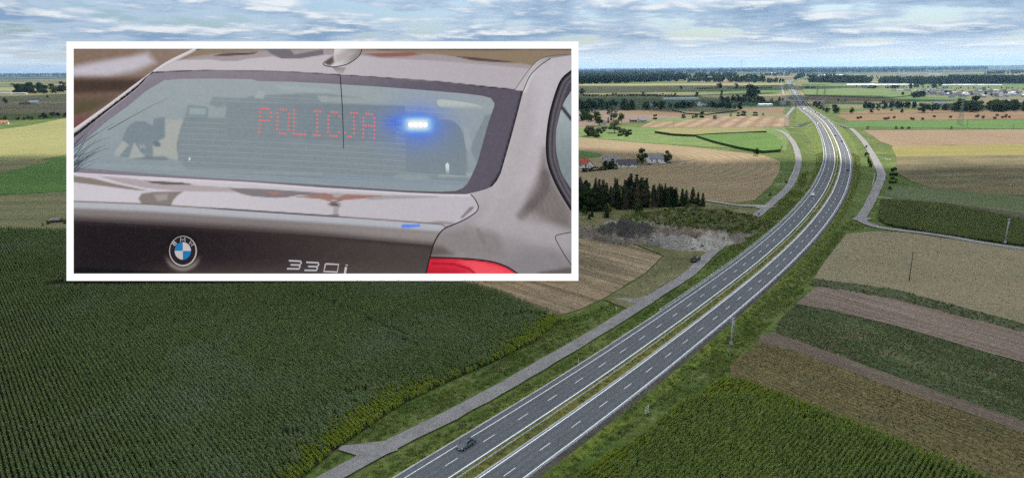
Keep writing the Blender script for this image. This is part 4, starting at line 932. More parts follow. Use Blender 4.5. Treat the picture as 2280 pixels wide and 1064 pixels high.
panel('seat', [(901,258),(970,259.5),(976,266),(1005,269),(1022,280),(1031,300),(1037,330),(1038,392),(905,384)], tg, .08, lambda P: glow(lerp((125, 139, 150), (133, 147, 157), sm(P[:, 1], 270, 390)), P), win, cell=3)
panel('belt_clip', [(992,366),(996,362),(1000,366),(1000,388),(993,390)], tg, .1, lambda P: lerp((222, 232, 232), (140, 154, 160), sm(P[:, 1], 372, 390)), win, cell=3)
panel('belt_clip', [(420,351),(424,350),(424,357),(420,358)], tg, .1, flat((216, 228, 228)), win, cell=3)
# display box with its lamps
def led_box_paint(P):
    return glow(lerp((137, 150, 158), (128, 142, 152), sm(P[:, 0], 520, 800)), P)
led = panel('led_display', [(505,228),(560,230),(720,232),(901,237),(901,258),(884,262),(880,318),(720,312),(505,302)], tg, .12, led_box_paint, win, cell=4)
M_RED = mat_glow('red_led', srgb(238, 108, 108), 1.0); M_DIM = mat_glow('dim_led', srgb(146, 161, 170), 1.0)
FONT57 = {'P': ['11110','10001','10001','11110','10000','10000','10000'], 'O': ['01110','10001','10001','10001','10001','10001','01110'], 'L': ['10000','10000','10000','10000','10000','10000','11111'],
          'I': ['111','010','010','010','010','010','111'], 'C': ['01110','10001','10000','10000','10000','10001','01110'], 'J': ['00111','00010','00010','00010','00010','10010','01100'], 'A': ['01110','10001','10001','11111','10001','10001','10001']}
def dot(b, x, y, r, t, n=8):
    b.add([BP(x + r*math.cos(2*PI*k/n), y - r*math.sin(2*PI*k/n), t) for k in range(n)] + [BP(x, y, t + .12)], [(k, (k+1) % n, n) for k in range(n)])
lit = set()
for ch, x0 in zip('POLICJA', (579, 618, 655, 700.5, 731.5, 770, 809.5)):
    b = MB()
    for r_, rowb in enumerate(FONT57[ch]):
        for c_, v in enumerate(rowb):
            if v == '1':
                x = x0 + c_ * 6.2 - r_ * .2; y = 241.7 + (x0 + c_ * 6.2 - 579) * 0.0505 + r_ * 8.85
                dot(b, x, y, 2.3, tg + .14)
    o = b.build('led_letter', M_RED, win); o['label'] = 'red lit dot letter ' + ch; o['kind'] = 'stuff'
b = MB()
for c_ in range(64):
    x = 505 + c_ * 6.2
    for r_ in range(7):
        y = 241.7 + (x - 579) * 0.0505 + r_ * 8.85; dot(b, x - r_ * .2, y, .8, tg + .125, 5)
o = b.build('unlit_leds', M_DIM, win); o['kind'] = 'stuff'
PSCALE = None
blue = panel('blue_strobe_light', [(907,268),(952,266),(954,288),(908,290)], tg, .14, lambda P: lerp2(flat((168, 214, 255))(P), (255, 255, 255), np.exp(-((P[:, 0] - 930) / 22.0) ** 6 - ((P[:, 1] - 277.5) / 10.0) ** 6)), win, cell=3)
bb_ = MB()
for k in range(4): dot(bb_, 914 + k * 11, 278, 5.2, tg + .3, 10)
bb_.build('strobe_lamps', mat_glow('blue_white_lamp', (0.86, 0.95, 1.0), 1.4), win)
ribbon('aerial_wire', [smooth_open([(751,168),(757,168),(758.5,185),(761,220),(763.5,270),(765,331)])], [2.2, 2.0, 1.5], tg + .2, .1, (44, 46, 52), win)
heat = [[(164 + max(0, (300 - yy) * .0), yy - 20), (400, yy - 9), (620, yy), (850, yy + 12), (1040, yy + 26)] for yy in np.arange(205, 398, 12.6)]
heat = [[p for p in l if in_poly(np.array([p]), np.array(WIN_IN))[0]] for l in heat]
ribbon('heater_lines', [smooth_open(l, 30) for l in heat if len(l) > 2], .9, -.475, .02, (150, 160, 167), win)['kind'] = 'stuff'
tw = []
for k in range(26):
    x0, y0 = 164, rng.uniform(322, 392); L = rng.uniform(30, 110); a = rng.uniform(-0.95, -0.5) if k < 20 else rng.uniform(-.55, -.35)
    c = rng.normal(0, .2); tw.append([(x0 + L*q*math.cos(a + c*q), y0 + L*q*math.sin(a + c*q)) for q in np.linspace(0, 1, 7)])
tw = [[p for p in l if p[1] > 250] for l in tw]; tw = [l for l in tw if len(l) > 3]; tw.append([(240,290),(290,262),(330,240),(366,222)])
ribbon('twig_reflection', tw, [1.8, 1.0, .5], tg + .02, .03, (72, 84, 92), win)
# boot lid: top with painted reflections, lip, dark rear face
LIP = [(163.5,450),(324,456),(508,468),(720,482),(851,491),(983,501),(991,507)]
DARK = [(163.5,492),(403,505),(720,526),(851,537),(965,547)]
GAP = smooth_open([(1048,433),(1057,443),(1063,454),(1065,463),(1059,473),(1036,488),(1010,500),(991,508),(980,518),(972,530),(965,545),(957,573),(948,610)], 4)
def lid_paint(P):
    x, y = P[:, 0], P[:, 1]
    C = lerp((216, 213, 222), (202, 199, 208), sm(x, 300, 1000))
    A = lambda pts: cr(140, 355, pts); B = lambda pts: cr(720, 355, pts)
    C = shade(C, P, A([(300, 140), (560, 160), (700, 180), (760, 205), (1050, 215), (1240, 225), (1400, 240), (1480, 278), (1000, 268), (700, 242), (500, 202)]), (188, 180, 186), 1.3)
    C = shade(C, P, A([(80, 138), (250, 160), (430, 205), (600, 240), (720, 266), (600, 258), (400, 232), (80, 192)]), (152, 144, 139), 1.6)
    C = shade(C, P, A([(690, 180), (800, 185), (1000, 195), (1120, 216), (1000, 216), (850, 212), (750, 200)]), (120, 112, 112), 1.2)
    C = shade(C, P, A([(640, 330), (665, 290), (760, 275), (1020, 270), (975, 300), (930, 350), (915, 392), (665, 375)]), (150, 143, 140), 2.2)
    C = shade(C, P, A([(770, 300), (890, 288), (880, 340), (800, 352)]), (176, 170, 168), 3)
    C = shade(C, P, A([(1390, 238), (1480, 244), (1700, 250), (2000, 270), (2240, 288), (2240, 302), (2000, 302), (1900, 320), (1800, 326), (1600, 312), (1500, 288)]), (146, 140, 144), 1.4)
    C = shade(C, P, A([(1700, 270), (1880, 282), (1780, 300)]), (180, 142, 132), 1.5); C = shade(C, P, A([(1970, 318), (2204, 290), (2290, 300), (2240, 340)]), (172, 140, 134), 1.5)
    C = shade(C, P, B([(-20, 288), (70, 290), (190, 295), (520, 305), (340, 332), (130, 346), (-20, 336)]), (172, 138, 132), 1.5)
    C = shade(C, P, B([(340, 332), (520, 305), (1000, 310), (960, 322), (640, 332), (400, 342)]), (176, 172, 177), 1.4)
    C = shade(C, P, B([(60, 284), (200, 290), (130, 322), (90, 322)]), (182, 178, 182), 1.2)
    C = shade(C, P, B([(0, 338), (90, 352), (180, 338), (112, 368), (150, 380), (40, 378), (70, 362)]), (150, 130, 126), 1.4); C = shade(C, P, B([(30, 374), (150, 378), (120, 390), (150, 398), (40, 394), (70, 384)]), (110, 102, 104), 1.2)
    C = shade(C, P, B([(85, 400), (130, 402), (120, 470), (60, 480), (85, 450)]), (172, 166, 170), 3, .8); C = shade(C, P, B([(20, 472), (130, 462), (130, 484), (20, 486)]), (140, 130, 130), 2, .8)
    C = shade(C, P, B([(1155, 498), (1240, 402), (1275, 398), (1270, 415), (1180, 496)]), (142, 136, 138), 1.4, .9)
    C = shade(C, P, B([(860, 535), (980, 520), (1110, 530), (1090, 556), (960, 546)]), (160, 152, 154), 2, .8)
    base = np.interp(x, [164, 377, 561, 720, 825, 909, 983, 1048], [384, 396, 406, 418, 424, 429, 432, 433]); C = lerp2(C, (224, 221, 228), .85 * (1 - sm(y - base, 2, 7)) * sm(x, 200, 400))
    lip = np.interp(x, [p[0] for p in LIP], [p[1] for p in LIP]); f = sm(y, lip - 5, lip - 1.5); dk = sm(x, 440, 520) * (1 - sm(x, 690, 800)); C = lerp2(C, (134, 122, 122), .8 * f); C = lerp2(C, (104, 98, 102), f * dk)
    return C
lid = cpart(panel('boot_lid', [(163.5,384),(377,396),(561,406),(720,418),(825,424),(909,429),(983,432),(1036,433),(1048,433)] + GAP[1:GAP.index(min(GAP, key=lambda p: abs(p[0]-991)+abs(p[1]-508)))] + [tuple(p) for p in LIP[::-1]], -1.2, 1.0, boost_contrast(lid_paint), cell=2.6, bulge=.3))
def lip_paint(P):
    x, y = P[:, 0], P[:, 1]; a = np.interp(x, [p[0] for p in LIP], [p[1] for p in LIP]); b2 = np.interp(x, [p[0] for p in DARK], [p[1] for p in DARK]); f = (y - a) / (b2 - a)
    C = lerp((192, 196, 206), (146, 140, 140), sm(f, .2, .45)); C = lerp2(C, (84, 76, 76), sm(f, .55, 1.05) * (1 - .35 * sm(x, 500, 950))); C = lerp2(C, (176, 172, 172), .5 * sm(x, 560, 950) * sm(f, .3, .5) * (1 - sm(f, .7, 1)))
    C = shade(C, P, [(894,500),(936,500),(936,504),(912,507),(894,507)], (108, 152, 255), 1.6)
    return C
gi0 = [i for i, p in enumerate(GAP) if p[1] > 508]
edge_hi = [p for p in GAP if 508 < p[1] < 546]; edge_lo = [p for p in GAP if p[1] >= 546]
cpart(panel('boot_lip', LIP + edge_hi + [tuple(p) for p in DARK[::-1]], -1.2, 1.3, boost_contrast(lip_paint), cell=3))
def rear_paint(P):
    x, y = P[:, 0], P[:, 1]; b2 = np.interp(x, [p[0] for p in DARK], [p[1] for p in DARK])
    C = lerp((52, 44, 46), (94, 87, 84), sm(x, 300, 940)); C = lerp2(C, (80, 72, 72), .7 * (1 - sm(y - b2, 0, 12))); C = lerp2(C, (104, 96, 92), .55 * sm(y, 570, 612) * sm(x, 250, 420))
    C = shade(C, P, [(163,596),(330,604),(420,612),(163,612)], (22, 16, 18), 4)
    r = np.hypot(P[:, 0] - 407, P[:, 1] - 562); C = lerp2(C, (170, 160, 154), .8 * np.exp(-((r - 37) / 5.0) ** 2) * sm(P[:, 1], 560, 592)); C = lerp2(C, (40, 34, 36), .7 * np.exp(-((r - 36) / 6.0) ** 2) * (1 - sm(P[:, 1], 530, 556)))
    return C + 2.5 * vnoise(P, 70, 40, 9)[:, None]
cpart(panel('boot_face', [tuple(p) for p in DARK] + edge_lo + [(163.5,609.5)], -1.2, 0.8, boost_contrast(rear_paint), cell=3))
cpart(ribbon('panel_gap', [GAP], [2.0, 2.8, 3.6], -0.1, 0.3, (36, 33, 40), car))
# tail light
TLP = smooth_open([(957,572),(1009,573.5),(1050,576),(1088,580.5),(1115,587.5),(1136,597),(1155,610)], 5)
def tl_paint(P):
    x, y = P[:, 0], P[:, 1]; C = lerp((222, 34, 58), (252, 70, 88), sm(x, 960, 1090)); C = lerp2(C, (186, 16, 40), .8 * sm(y, 586, 612) * (1 - sm(x, 1000, 1080)))
    C = shade(C, P, [(1020,580),(1060,582),(1120,600),(1130,612),(1060,612),(1040,592)], (255, 92, 104), 5, .8); C = streak(C, P, [(962,586),(1010,588),(1045,598),(1060,612)], (150, 10, 34), .8, 2.5, .8)
    top = poly_dist(P, TLP, False); return lerp2(C, (96, 24, 34), 1 - sm(top, 2, 5))
tl = cpart(panel('tail_light', TLP + [(947,610)], -1.2, 1.1, tl_paint, cell=3)); tag(tl, 'bright red tail light at the lower edge')
cpart(ribbon('light_seam', [TLP], 2.2, -0.1, .2, (44, 34, 36), car))
# fuel flap and side window
cpart(ribbon('fuel_flap_seam', [smooth_open([(1273,517),(1255,520),(1240,523.5),(1236.5,527),(1238,534),(1246,549),(1259,571),(1273,591)], 4)], 1.9, -1.2, .3, (58, 53, 57), car))
SW = smooth_open([(1273,155),(1251,174),(1238,201),(1223,253),(1215.5,309),(1217,356),(1228,392),(1246,429),(1273,473)], 6)
SWI = smooth_open([(1273,201),(1254,232),(1243,268),(1238,297),(1238,330),(1242,356),(1251,387),(1273,423)], 6)
def sw_paint(P):
    d = poly_dist(P, SW, False); C = lerp((22, 20, 26), (108, 102, 112), sm(d, 4, 9)); C = lerp2(C, (58, 54, 62), np.exp(-((d - 14) / 2.0) ** 2)); return lerp2(C, (74, 68, 76), sm(d, 18, 24))
sw = cpart(panel('side_window', SW, -1.2, .6, sw_paint, cell=3))
panel('pane', SWI, -.6, .1, lambda P: shade(lerp((168, 180, 186), (134, 148, 152), sm(P[:, 1], 240, 380)) + 8 * vnoise(P, 18, 40, 2)[:, None], P, [(1250,232),(1273,262),(1273,272),(1247,240)], (52, 48, 58), 2), sw, cell=3)
# roof aerial
def fin_paint(P):
    C = lerp((222, 220, 226), (150, 142, 142), sm(P[:, 0], 745, 800)); C = shade(C, P, [(718,140),(742,124),(744,140),(734,147)], (96, 86, 84), 4); C = shade(C, P, [(746,122),(786,112),(796,116),(776,130),(748,140)], (186, 178, 178), 5, .8)
    return C
cpart(panel('roof_aerial_reflection', [(738,149),(775,143),(764,163),(752,163.5)], -.1, .15, lambda P: lerp((150, 142, 144), (176, 170, 174), sm(P[:, 1], 148, 163)), cell=3))
cpart(panel('roof_aerial', smooth_open([(745,109),(742,122),(730,131),(719,139.5),(720,144),(730,148),(748,148),(773,142.5),(792,130),(802,119),(805,109)], 4), -.1, 1.2, fin_paint, cell=3))
cpart(ribbon('aerial_seal', [smooth_open([(719,141),(722,146),(735,149),(748,149),(773,143.5),(793,131),(803,120),(805,110)], 4)], 2.0, 1.0, .15, (32, 28, 32), car))
# round badge: chrome ring, black ring, four quarters, letters
bd_ = cpart(panel('badge', ell(407.5, 559, 31, 34, 36), -.4, .6, flat((188, 180, 176)), cell=3))
panel('badge_disc', ell(407, 558, 28.5, 31.5, 36), .2, .15, flat((34, 30, 40)), bd_, cell=4)
for a0, c in ((PI/2, (30, 130, 190)), (0, (208, 200, 202)), (PI, (205, 197, 198)), (3*PI/2, (28, 124, 184))):
    panel('badge_quarter', [(407, 558.5)] + [(407 + 18.2*math.cos(a), 558.5 - 19.6*math.sin(a)) for a in np.linspace(a0, a0 + PI/2, 9)], .35, .15, flat(c), bd_, cell=3)
def glyph(strokes, cx, cy, w, h, rot):
    out = []
    for s in strokes:
        q = [((x - .5) * w, (y - .5) * h) for x, y in s]; out.append([(cx + a*math.cos(rot) + b_*math.sin(rot), cy + a*math.sin(rot) - b_*math.cos(rot)) for a, b_ in q])
    return out
GB = [[(0,0),(0,1)],[(0,1),(.8,.95),(.85,.6),(0,.52)],[(0,.5),(.9,.45),(.95,.05),(0,0)]]; GM = [[(0,0),(.05,1),(.5,.3),(.95,1),(1,0)]]; GW = [[(0,1),(.22,0),(.5,.8),(.78,0),(1,1)]]
ribbon('badge_letter', glyph(GB, 388.5, 541, 7, 9, -.72), 1.7, .35, .12, (190, 184, 184), bd_); ribbon('badge_letter', glyph(GM, 407, 533.5, 10, 8.5, 0), 1.7, .35, .12, (190, 184, 184), bd_); ribbon('badge_letter', glyph(GW, 426, 543, 10, 8.5, .75), 1.7, .35, .12, (190, 184, 184), bd_)
# model number in chrome
def sl(x, y, cx, cy): return (cx + x + (1 - y) * 0 - y * 0, cy + y)
def num(strokes, x, y): return [[(x + a - b_ * .12, y + b_ + a * .05) for a, b_ in s] for s in strokes]
THREE = [[(3,0),(30,0),(31,3),(29,8.5),(8,9)],[(27,9),(29,12),(28,17),(1,18)]]; ZERO = [[(3,0),(32,0),(31,17),(1,17),(3,0)]]; EYE = [[(2,4),(1,20)]]; EYED = [[(3,-1),(3,1)]]
for st, x, y in ((THREE, 640, 580), (THREE, 679, 583.5), (ZERO, 722, 587)):
    ribbon('model_digit_edge', num(st, x + 1, y + 1.4), 6.4, -.4, .15, (66, 58, 58), car); cpart(bpy.context.scene.objects[-1]) if False else None
    o = ribbon('model_digit', num(st, x, y), 3.8, -.25, .25, (178, 176, 180), car)
o = ribbon('model_digit', num(EYE, 769, 590), 5.0, -.25, .25, (190, 188, 192), car); ribbon('model_digit', num(EYED, 769, 590), 5.0, -.25, .25, (190, 188, 192), car)
# everything under the car was laid out in place: hang it on the car without moving it
for o in list(car.children):
    o.matrix_parent_inverse = Matrix.Translation(-Vector(car.location))
# ------------------------------------------------------------------ standing crops and verge grass
def not_board(P):
    if BB_SPAN[0] is None: return np.ones(len(P), bool)
    a, b = BB_SPAN[0]
    return seg_dist(P, a, b) > 4.0
corn_field('maize_field', CORN_L, dir_ang((20, 800), (112, 1064)), 0.96, CORN_E, 6.0, CORN, CORN_Y, 'dense dark green maize in rows filling the lower left', not_board)
HOLES = []
CORN_BR = [(1612,845),(1660,852),(1900,945),(2130,1040),(2300,1112),(2300,1400),(900,1400),(1215,1110),(1320,1040),(1420,975),(1520,900)]
corn_field('maize_field', CORN_BR, dir_ang((1640, 1064), (1780, 930)), 0.96, [(1215,1110),(1320,1040),(1420,975),(1520,900),(1612,845),(1660,852),(1900,945),(2130,1040),(2300,1112)], 6.0, CORN_B, CORN_Y, 'dark green maize with a yellow rim in the lower right')
CORN_RR = [(1962,448),(2020,450),(2120,460),(2280,491),(2420,514),(2420,566),(2240,544),(2060,519),(1975,503),(1955,490)]
corn_field('maize_field', CORN_RR, dir_ang((2000, 478), (2260, 520)), 0.8, None, 0, CORN_R, CORN_R, 'olive green maize inside the bend of the service road')
def verge(name, poly, step, label, kinds=(0, 1, 2, 3), w=(4, 3, 3, 1), smax=1.3, z=None, avoid=None):
    gp = [Vector((p[0], p[1], 0)) for p in poly] if not isinstance(poly[0][0], int) else GP(poly)
    P = grid_rows(gp, 0.3, step, step, 0.4); P = P[in_view(P, 0.5, 30, 30)]
    if avoid is not None: P = P[avoid(P)]
    n = len(P); nz = np.sin(P[:, 0] * .21 + 2 * np.sin(P[:, 1] * .13)) * np.sin(P[:, 1] * .17 + 1.7 * np.sin(P[:, 0] * .11))
    P = P[(nz + rng.normal(0, .5, n)) > -0.5]; n = len(P)
    idx = rng.choice(kinds, n, p=np.array(w) / sum(w)); print(name, n)
    scatter(name, np.c_[P, np.full(n, 0.02)], rng.uniform(0, 6.28, n), rng.uniform(0.6, smax, n), TUFT, label, idx)
SP2 = SERVP
def off_roads(P):
    k = np.argmin(((P[:, None, :] - PATH[None, ::3, :2]) ** 2).sum(2), axis=1); c = PATH[::3][k]; nr = PN[::3][k]
    o = ((P - c[:, :2]) * nr).sum(1)
    ds = np.full(len(P), 1e9)
    for R_ in ROADS:
        for i in range(len(R_) - 1): ds = np.minimum(ds, seg_dist(P, R_[i], R_[i + 1]))
    return ((o < -14.5) | (o > 14.5)) & (ds > 3.7)
verge('grass', [(620,1130),(745,1010),(900,905),(1100,815),(1245,715),(1330,690),(1480,600),(1600,530),(1700,465),(1760,400),(1800,380),(1790,430),(1700,560),(1500,720),(1200,900),(860,1130)], 0.95, 'rough green grass along the gravel service road', avoid=off_roads)
verge('grass', [(1180,1130),(1400,960),(1520,890),(1615,835),(1690,745),(1770,675),(1830,585),(1880,520),(1935,505),(1900,480),(1860,520),(1780,610),(1640,730),(1400,905),(1050,1130)], 0.95, 'rough green grass between the guard rail and the fields', avoid=off_roads)
# grass on the embankment faces and in the median
def bank_tufts():
    pts = []; 
    for i in range(len(PATH) - 1):
        if not (100 < PATH[i, 1] < 620): continue
        L = np.linalg.norm(PATH[i+1] - PATH[i])
        for side, o0 in ((-1, 11.5), (1, 12.0)):
            wd = 1.9 * (PATH[i, 2] - .15) + 1.2; n = int(L * wd / 0.8)
            t = rng.uniform(0, 1, n); s = rng.uniform(0, 1, n)
            c = PATH[i] + s[:, None] * (PATH[i+1] - PATH[i]); o = (o0 + t * wd) * side
            pts.append(np.c_[c[:, 0] + PN[i, 0] * o, c[:, 1] + PN[i, 1] * o, c[:, 2] - .15 - t * (PATH[i, 2] + .1)])
        n = int(L * 2.2 * 1.0); o = rng.uniform(-1.7, 1.3, n); s = rng.uniform(0, 1, n); c = PATH[i] + s[:, None] * (PATH[i+1] - PATH[i])
        pts.append(np.c_[c[:, 0] + PN[i, 0] * o, c[:, 1] + PN[i, 1] * o, c[:, 2]])
    P = np.vstack(pts); P = P[in_view(P[:, :2], 1, 20, 20)]; n = len(P); print('bank', n)
    scatter('grass', P, rng.uniform(0, 6.28, n), rng.uniform(.5, 1.0, n), TUFT, 'short rough grass on the motorway banks and median', rng.choice(4, n, p=[.4, .2, .2, .2]))
bank_tufts()

# low row crops in the strips on the right and ragged field margins
def row_crop(name, poly, ang, row, step, kinds, w, label, smin=.5, smax=.9, keep=.9):
    gp = GP(poly); P = grid_rows(gp, ang, row, step, .12); P = P[in_view(P, .3, 20, 20)]
    n = len(P); nz = np.sin(P[:, 0] * .09 + 2 * np.sin(P[:, 1] * .05)) * np.sin(P[:, 1] * .08 + 1.3 * np.sin(P[:, 0] * .06))
    P = P[rng.random(n) < keep * (.75 + .35 * nz)]; n = len(P); print(name, n)
    scatter(name, np.c_[P, np.full(n, .35)], rng.uniform(0, 6.28, n), rng.uniform(smin, smax, n), ROWT, label, rng.choice(kinds, n, p=np.array(w) / sum(w)))
M_LOWG = mat_leaf('low_crop_leaf', (0.070, 0.100, 0.036), (0.115, 0.140, 0.058), .4, .05, (0.16, 0.15, 0.08)); M_LOWO = mat_leaf('olive_crop_leaf', (0.17, 0.14, 0.055), (0.23, 0.185, 0.075), .4, .05, (.13, .125, .05)); M_LOWB = mat_leaf('stubble_blade', (0.25, 0.215, 0.13), (0.31, 0.27, 0.17), .3, .05)
ROWT = [tuft_mesh('low_crop', M_LOWG, 12, .38, .34, .08), tuft_mesh('low_crop_olive', M_LOWO, 10, .32, .30, .07), tuft_mesh('stubble_blade', M_LOWB, 10, .22, .4, .05)]
row_crop('low_crop', [(1772,680),(1850,693),(2000,729),(2280,811),(2420,852),(2420,990),(2280,940),(2000,842),(1780,762),(1720,742),(1735,715)], dir_ang((2000, 780), (2280, 880)), .85, .5, (0, 1), (5, 1), 'low dark green row crop on the right', keep=.85)
row_crop('row_crop_plants', [(1625,818),(1690,764),(1760,782),(2000,870),(2280,967),(2420,1020),(2420,1180),(2290,1104),(2130,1040),(1900,945),(1690,860),(1625,842)], dir_ang((1680, 800), (2240, 1030)), 1.0, .55, (0, 1), (1, 5), 'olive brown row crop plants on the right', keep=.8)
row_crop('weed_strip_plants', [(1815,622),(1990,645),(2280,722),(2420,757),(2420,790),(2280,743),(1990,668),(1870,647),(1798,636)], .3, .9, .8, (0, 1, 2), (4, 1, 1), 'weeds in the dark strip above the ploughed soil', .6, 1.3, .7)
row_crop('fallow_stubble', [(1885,522),(1945,516),(2020,519),(2280,558),(2420,577),(2420,755),(2280,722),(1990,645),(1812,621),(1835,585)], dir_ang((1900, 560), (2250, 620)), 1.2, 1.1, (2, 1), (9, 1), 'dry stubble tufts on the beige fallow', .5, .9, .6)
row_crop('stubble', [(1030,630),(1290,540),(1330,520),(1400,543),(1472,572),(1432,610),(1345,662),(1290,688),(1240,702),(1190,688)], dir_ang((1291, 529), (1472, 571)), 1.3, 1.0, (2, 1), (6, 1), 'straw stubble on the striped field', .5, .9, .5)
# ------------------------------------------------------------------ guard rails and posts along the motorway
M_ZINC = mat_plain('zinc_rail', (0.58, 0.60, 0.62), 0.5, 0.25, var=0.1, vscale=0.2)
def guard_rail(off, i0, i1, label, both=False):
    root = empty('guard_rail', tuple(PATH[i0])); tag(root, label, 'guard rail', 'guard rails along the motorway')
    sg = 1 if off > 0 else -1
    prof = [(off + .03, .46), (off - .05, .52), (off + .03, .59), (off + .03, .62), (off - .05, .69), (off + .03, .76), (off + .06, .76), (off + .06, .46)]
    r = strip('rail', prof, M_ZINC, root, i0, i1, True); r.matrix_parent_inverse = Matrix.Translation(-Vector(root.location))
    b = MB()
    for s in np.arange(SLEN[i0] + 1, SLEN[i1 - 1] - 1, 4.0):
        p = at_s(s, off + .08); 
        if p.y > 900: break
        b.box(p.x - .05, p.x + .05, p.y - .05, p.y + .05, p.z - .25, p.z + .68)
    o = b.build('posts', M_ZINC, root); o['kind'] = 'stuff'; o.matrix_parent_inverse = Matrix.Translation(-Vector(root.location))
def idx_y(y): return int(np.argmin(np.abs(PATH[:, 1] - y)))
NP_ = len(PATH) - 2
guard_rail(-0.45, 0, NP_, 'steel guard rail on the grassy median')
guard_rail(10.25, 0, idx_y(1250), 'steel guard rail along the outer edge of the right carriageway')
guard_rail(-11.5, idx_y(205), idx_y(1250), 'steel guard rail on the verge beside the left carriageway')
M_WHITE = mat_plain('white_plastic', (0.75, 0.75, 0.74), 0.5, var=0.05); M_BLACK = mat_plain('black_plastic', (0.02, 0.02, 0.02), 0.5)
def marker_post(p, h, label):
    o = empty('marker_post', p); tag(o, label, 'marker post')
    MB().loft([[(x * s, y * s, z) for x, y in ((-.06, -.04), (.06, -.04), (.05, .05), (-.05, .05))] for z, s in ((-.2, 1), (h * .72, 1), (h, .85))]).build('post', M_WHITE, o)
    MB().box(-.065, .065, -.055, .06, h * .74, h * .86).build('black_band', M_BLACK, o)
def gz(px, py):
    p = Gr(px, py); return p
for (x, y, l) in ((1372,690,'white marker post by the turn-off near the striped stubble'), (1443,645,'white marker post beyond the gravel turn-off'), (1630,538,'short orange-topped marker on the service road')):
    marker_post(G(x, y, .3), 1.6, l)
for s, off, l in ((0, 0, ''),):
    pass
for (x, y, off, l) in ((1300,803,-12.0,'white roadside post on the near left verge'), (1592,610,-12.0,'white roadside post far up the left verge'), (1379,820,-.9,'white post standing in the grassy median')):
    q = Gr(x, y); i = int(np.argmin(np.hypot(PATH[:, 0] - q.x, PATH[:, 1] - q.y))); marker_post(at_s(SLEN[i], off, -.1), 1.3, l)

# ------------------------------------------------------------------ cars
CARP = {}
def car_paint(name, col, rough=0.25, metal=0.3):
    return mat_plain('car_' + name, col, rough, metal, var=0.03, spec=0.5)
GLASS = mat_plain('dark_glass', (0.02, 0.026, 0.032), 0.08, 0.0, var=0.02, spec=0.8)
RUB = mat_plain('rubber', (0.015, 0.015, 0.016), 0.8); RIM = mat_plain('alloy_rim', (0.4, 0.41, 0.42), 0.35, 0.8)
LAMP = mat_plain('headlamp_glass', (0.7, 0.72, 0.74), 0.15, 0.1); TLM = mat_plain('tail_lamp_red', (0.35, 0.02, 0.02), 0.25); PLATE = mat_plain('number_plate', (0.75, 0.75, 0.73), 0.5)
def sect(x, hw, z0, z1, tum=0.94):
    r = [(x, -hw * .92, z0), (x, -hw, z0 + .16), (x, -hw, z0 + (z1 - z0) * .55), (x, -hw * tum, z1 - .06), (x, -hw * tum + .12, z1), (x, hw * tum - .12, z1), (x, hw * tum, z1 - .06), (x, hw, z0 + (z1 - z0) * .55), (x, hw, z0 + .16), (x, hw * .92, z0)]
    return [Vector(p) for p in r]
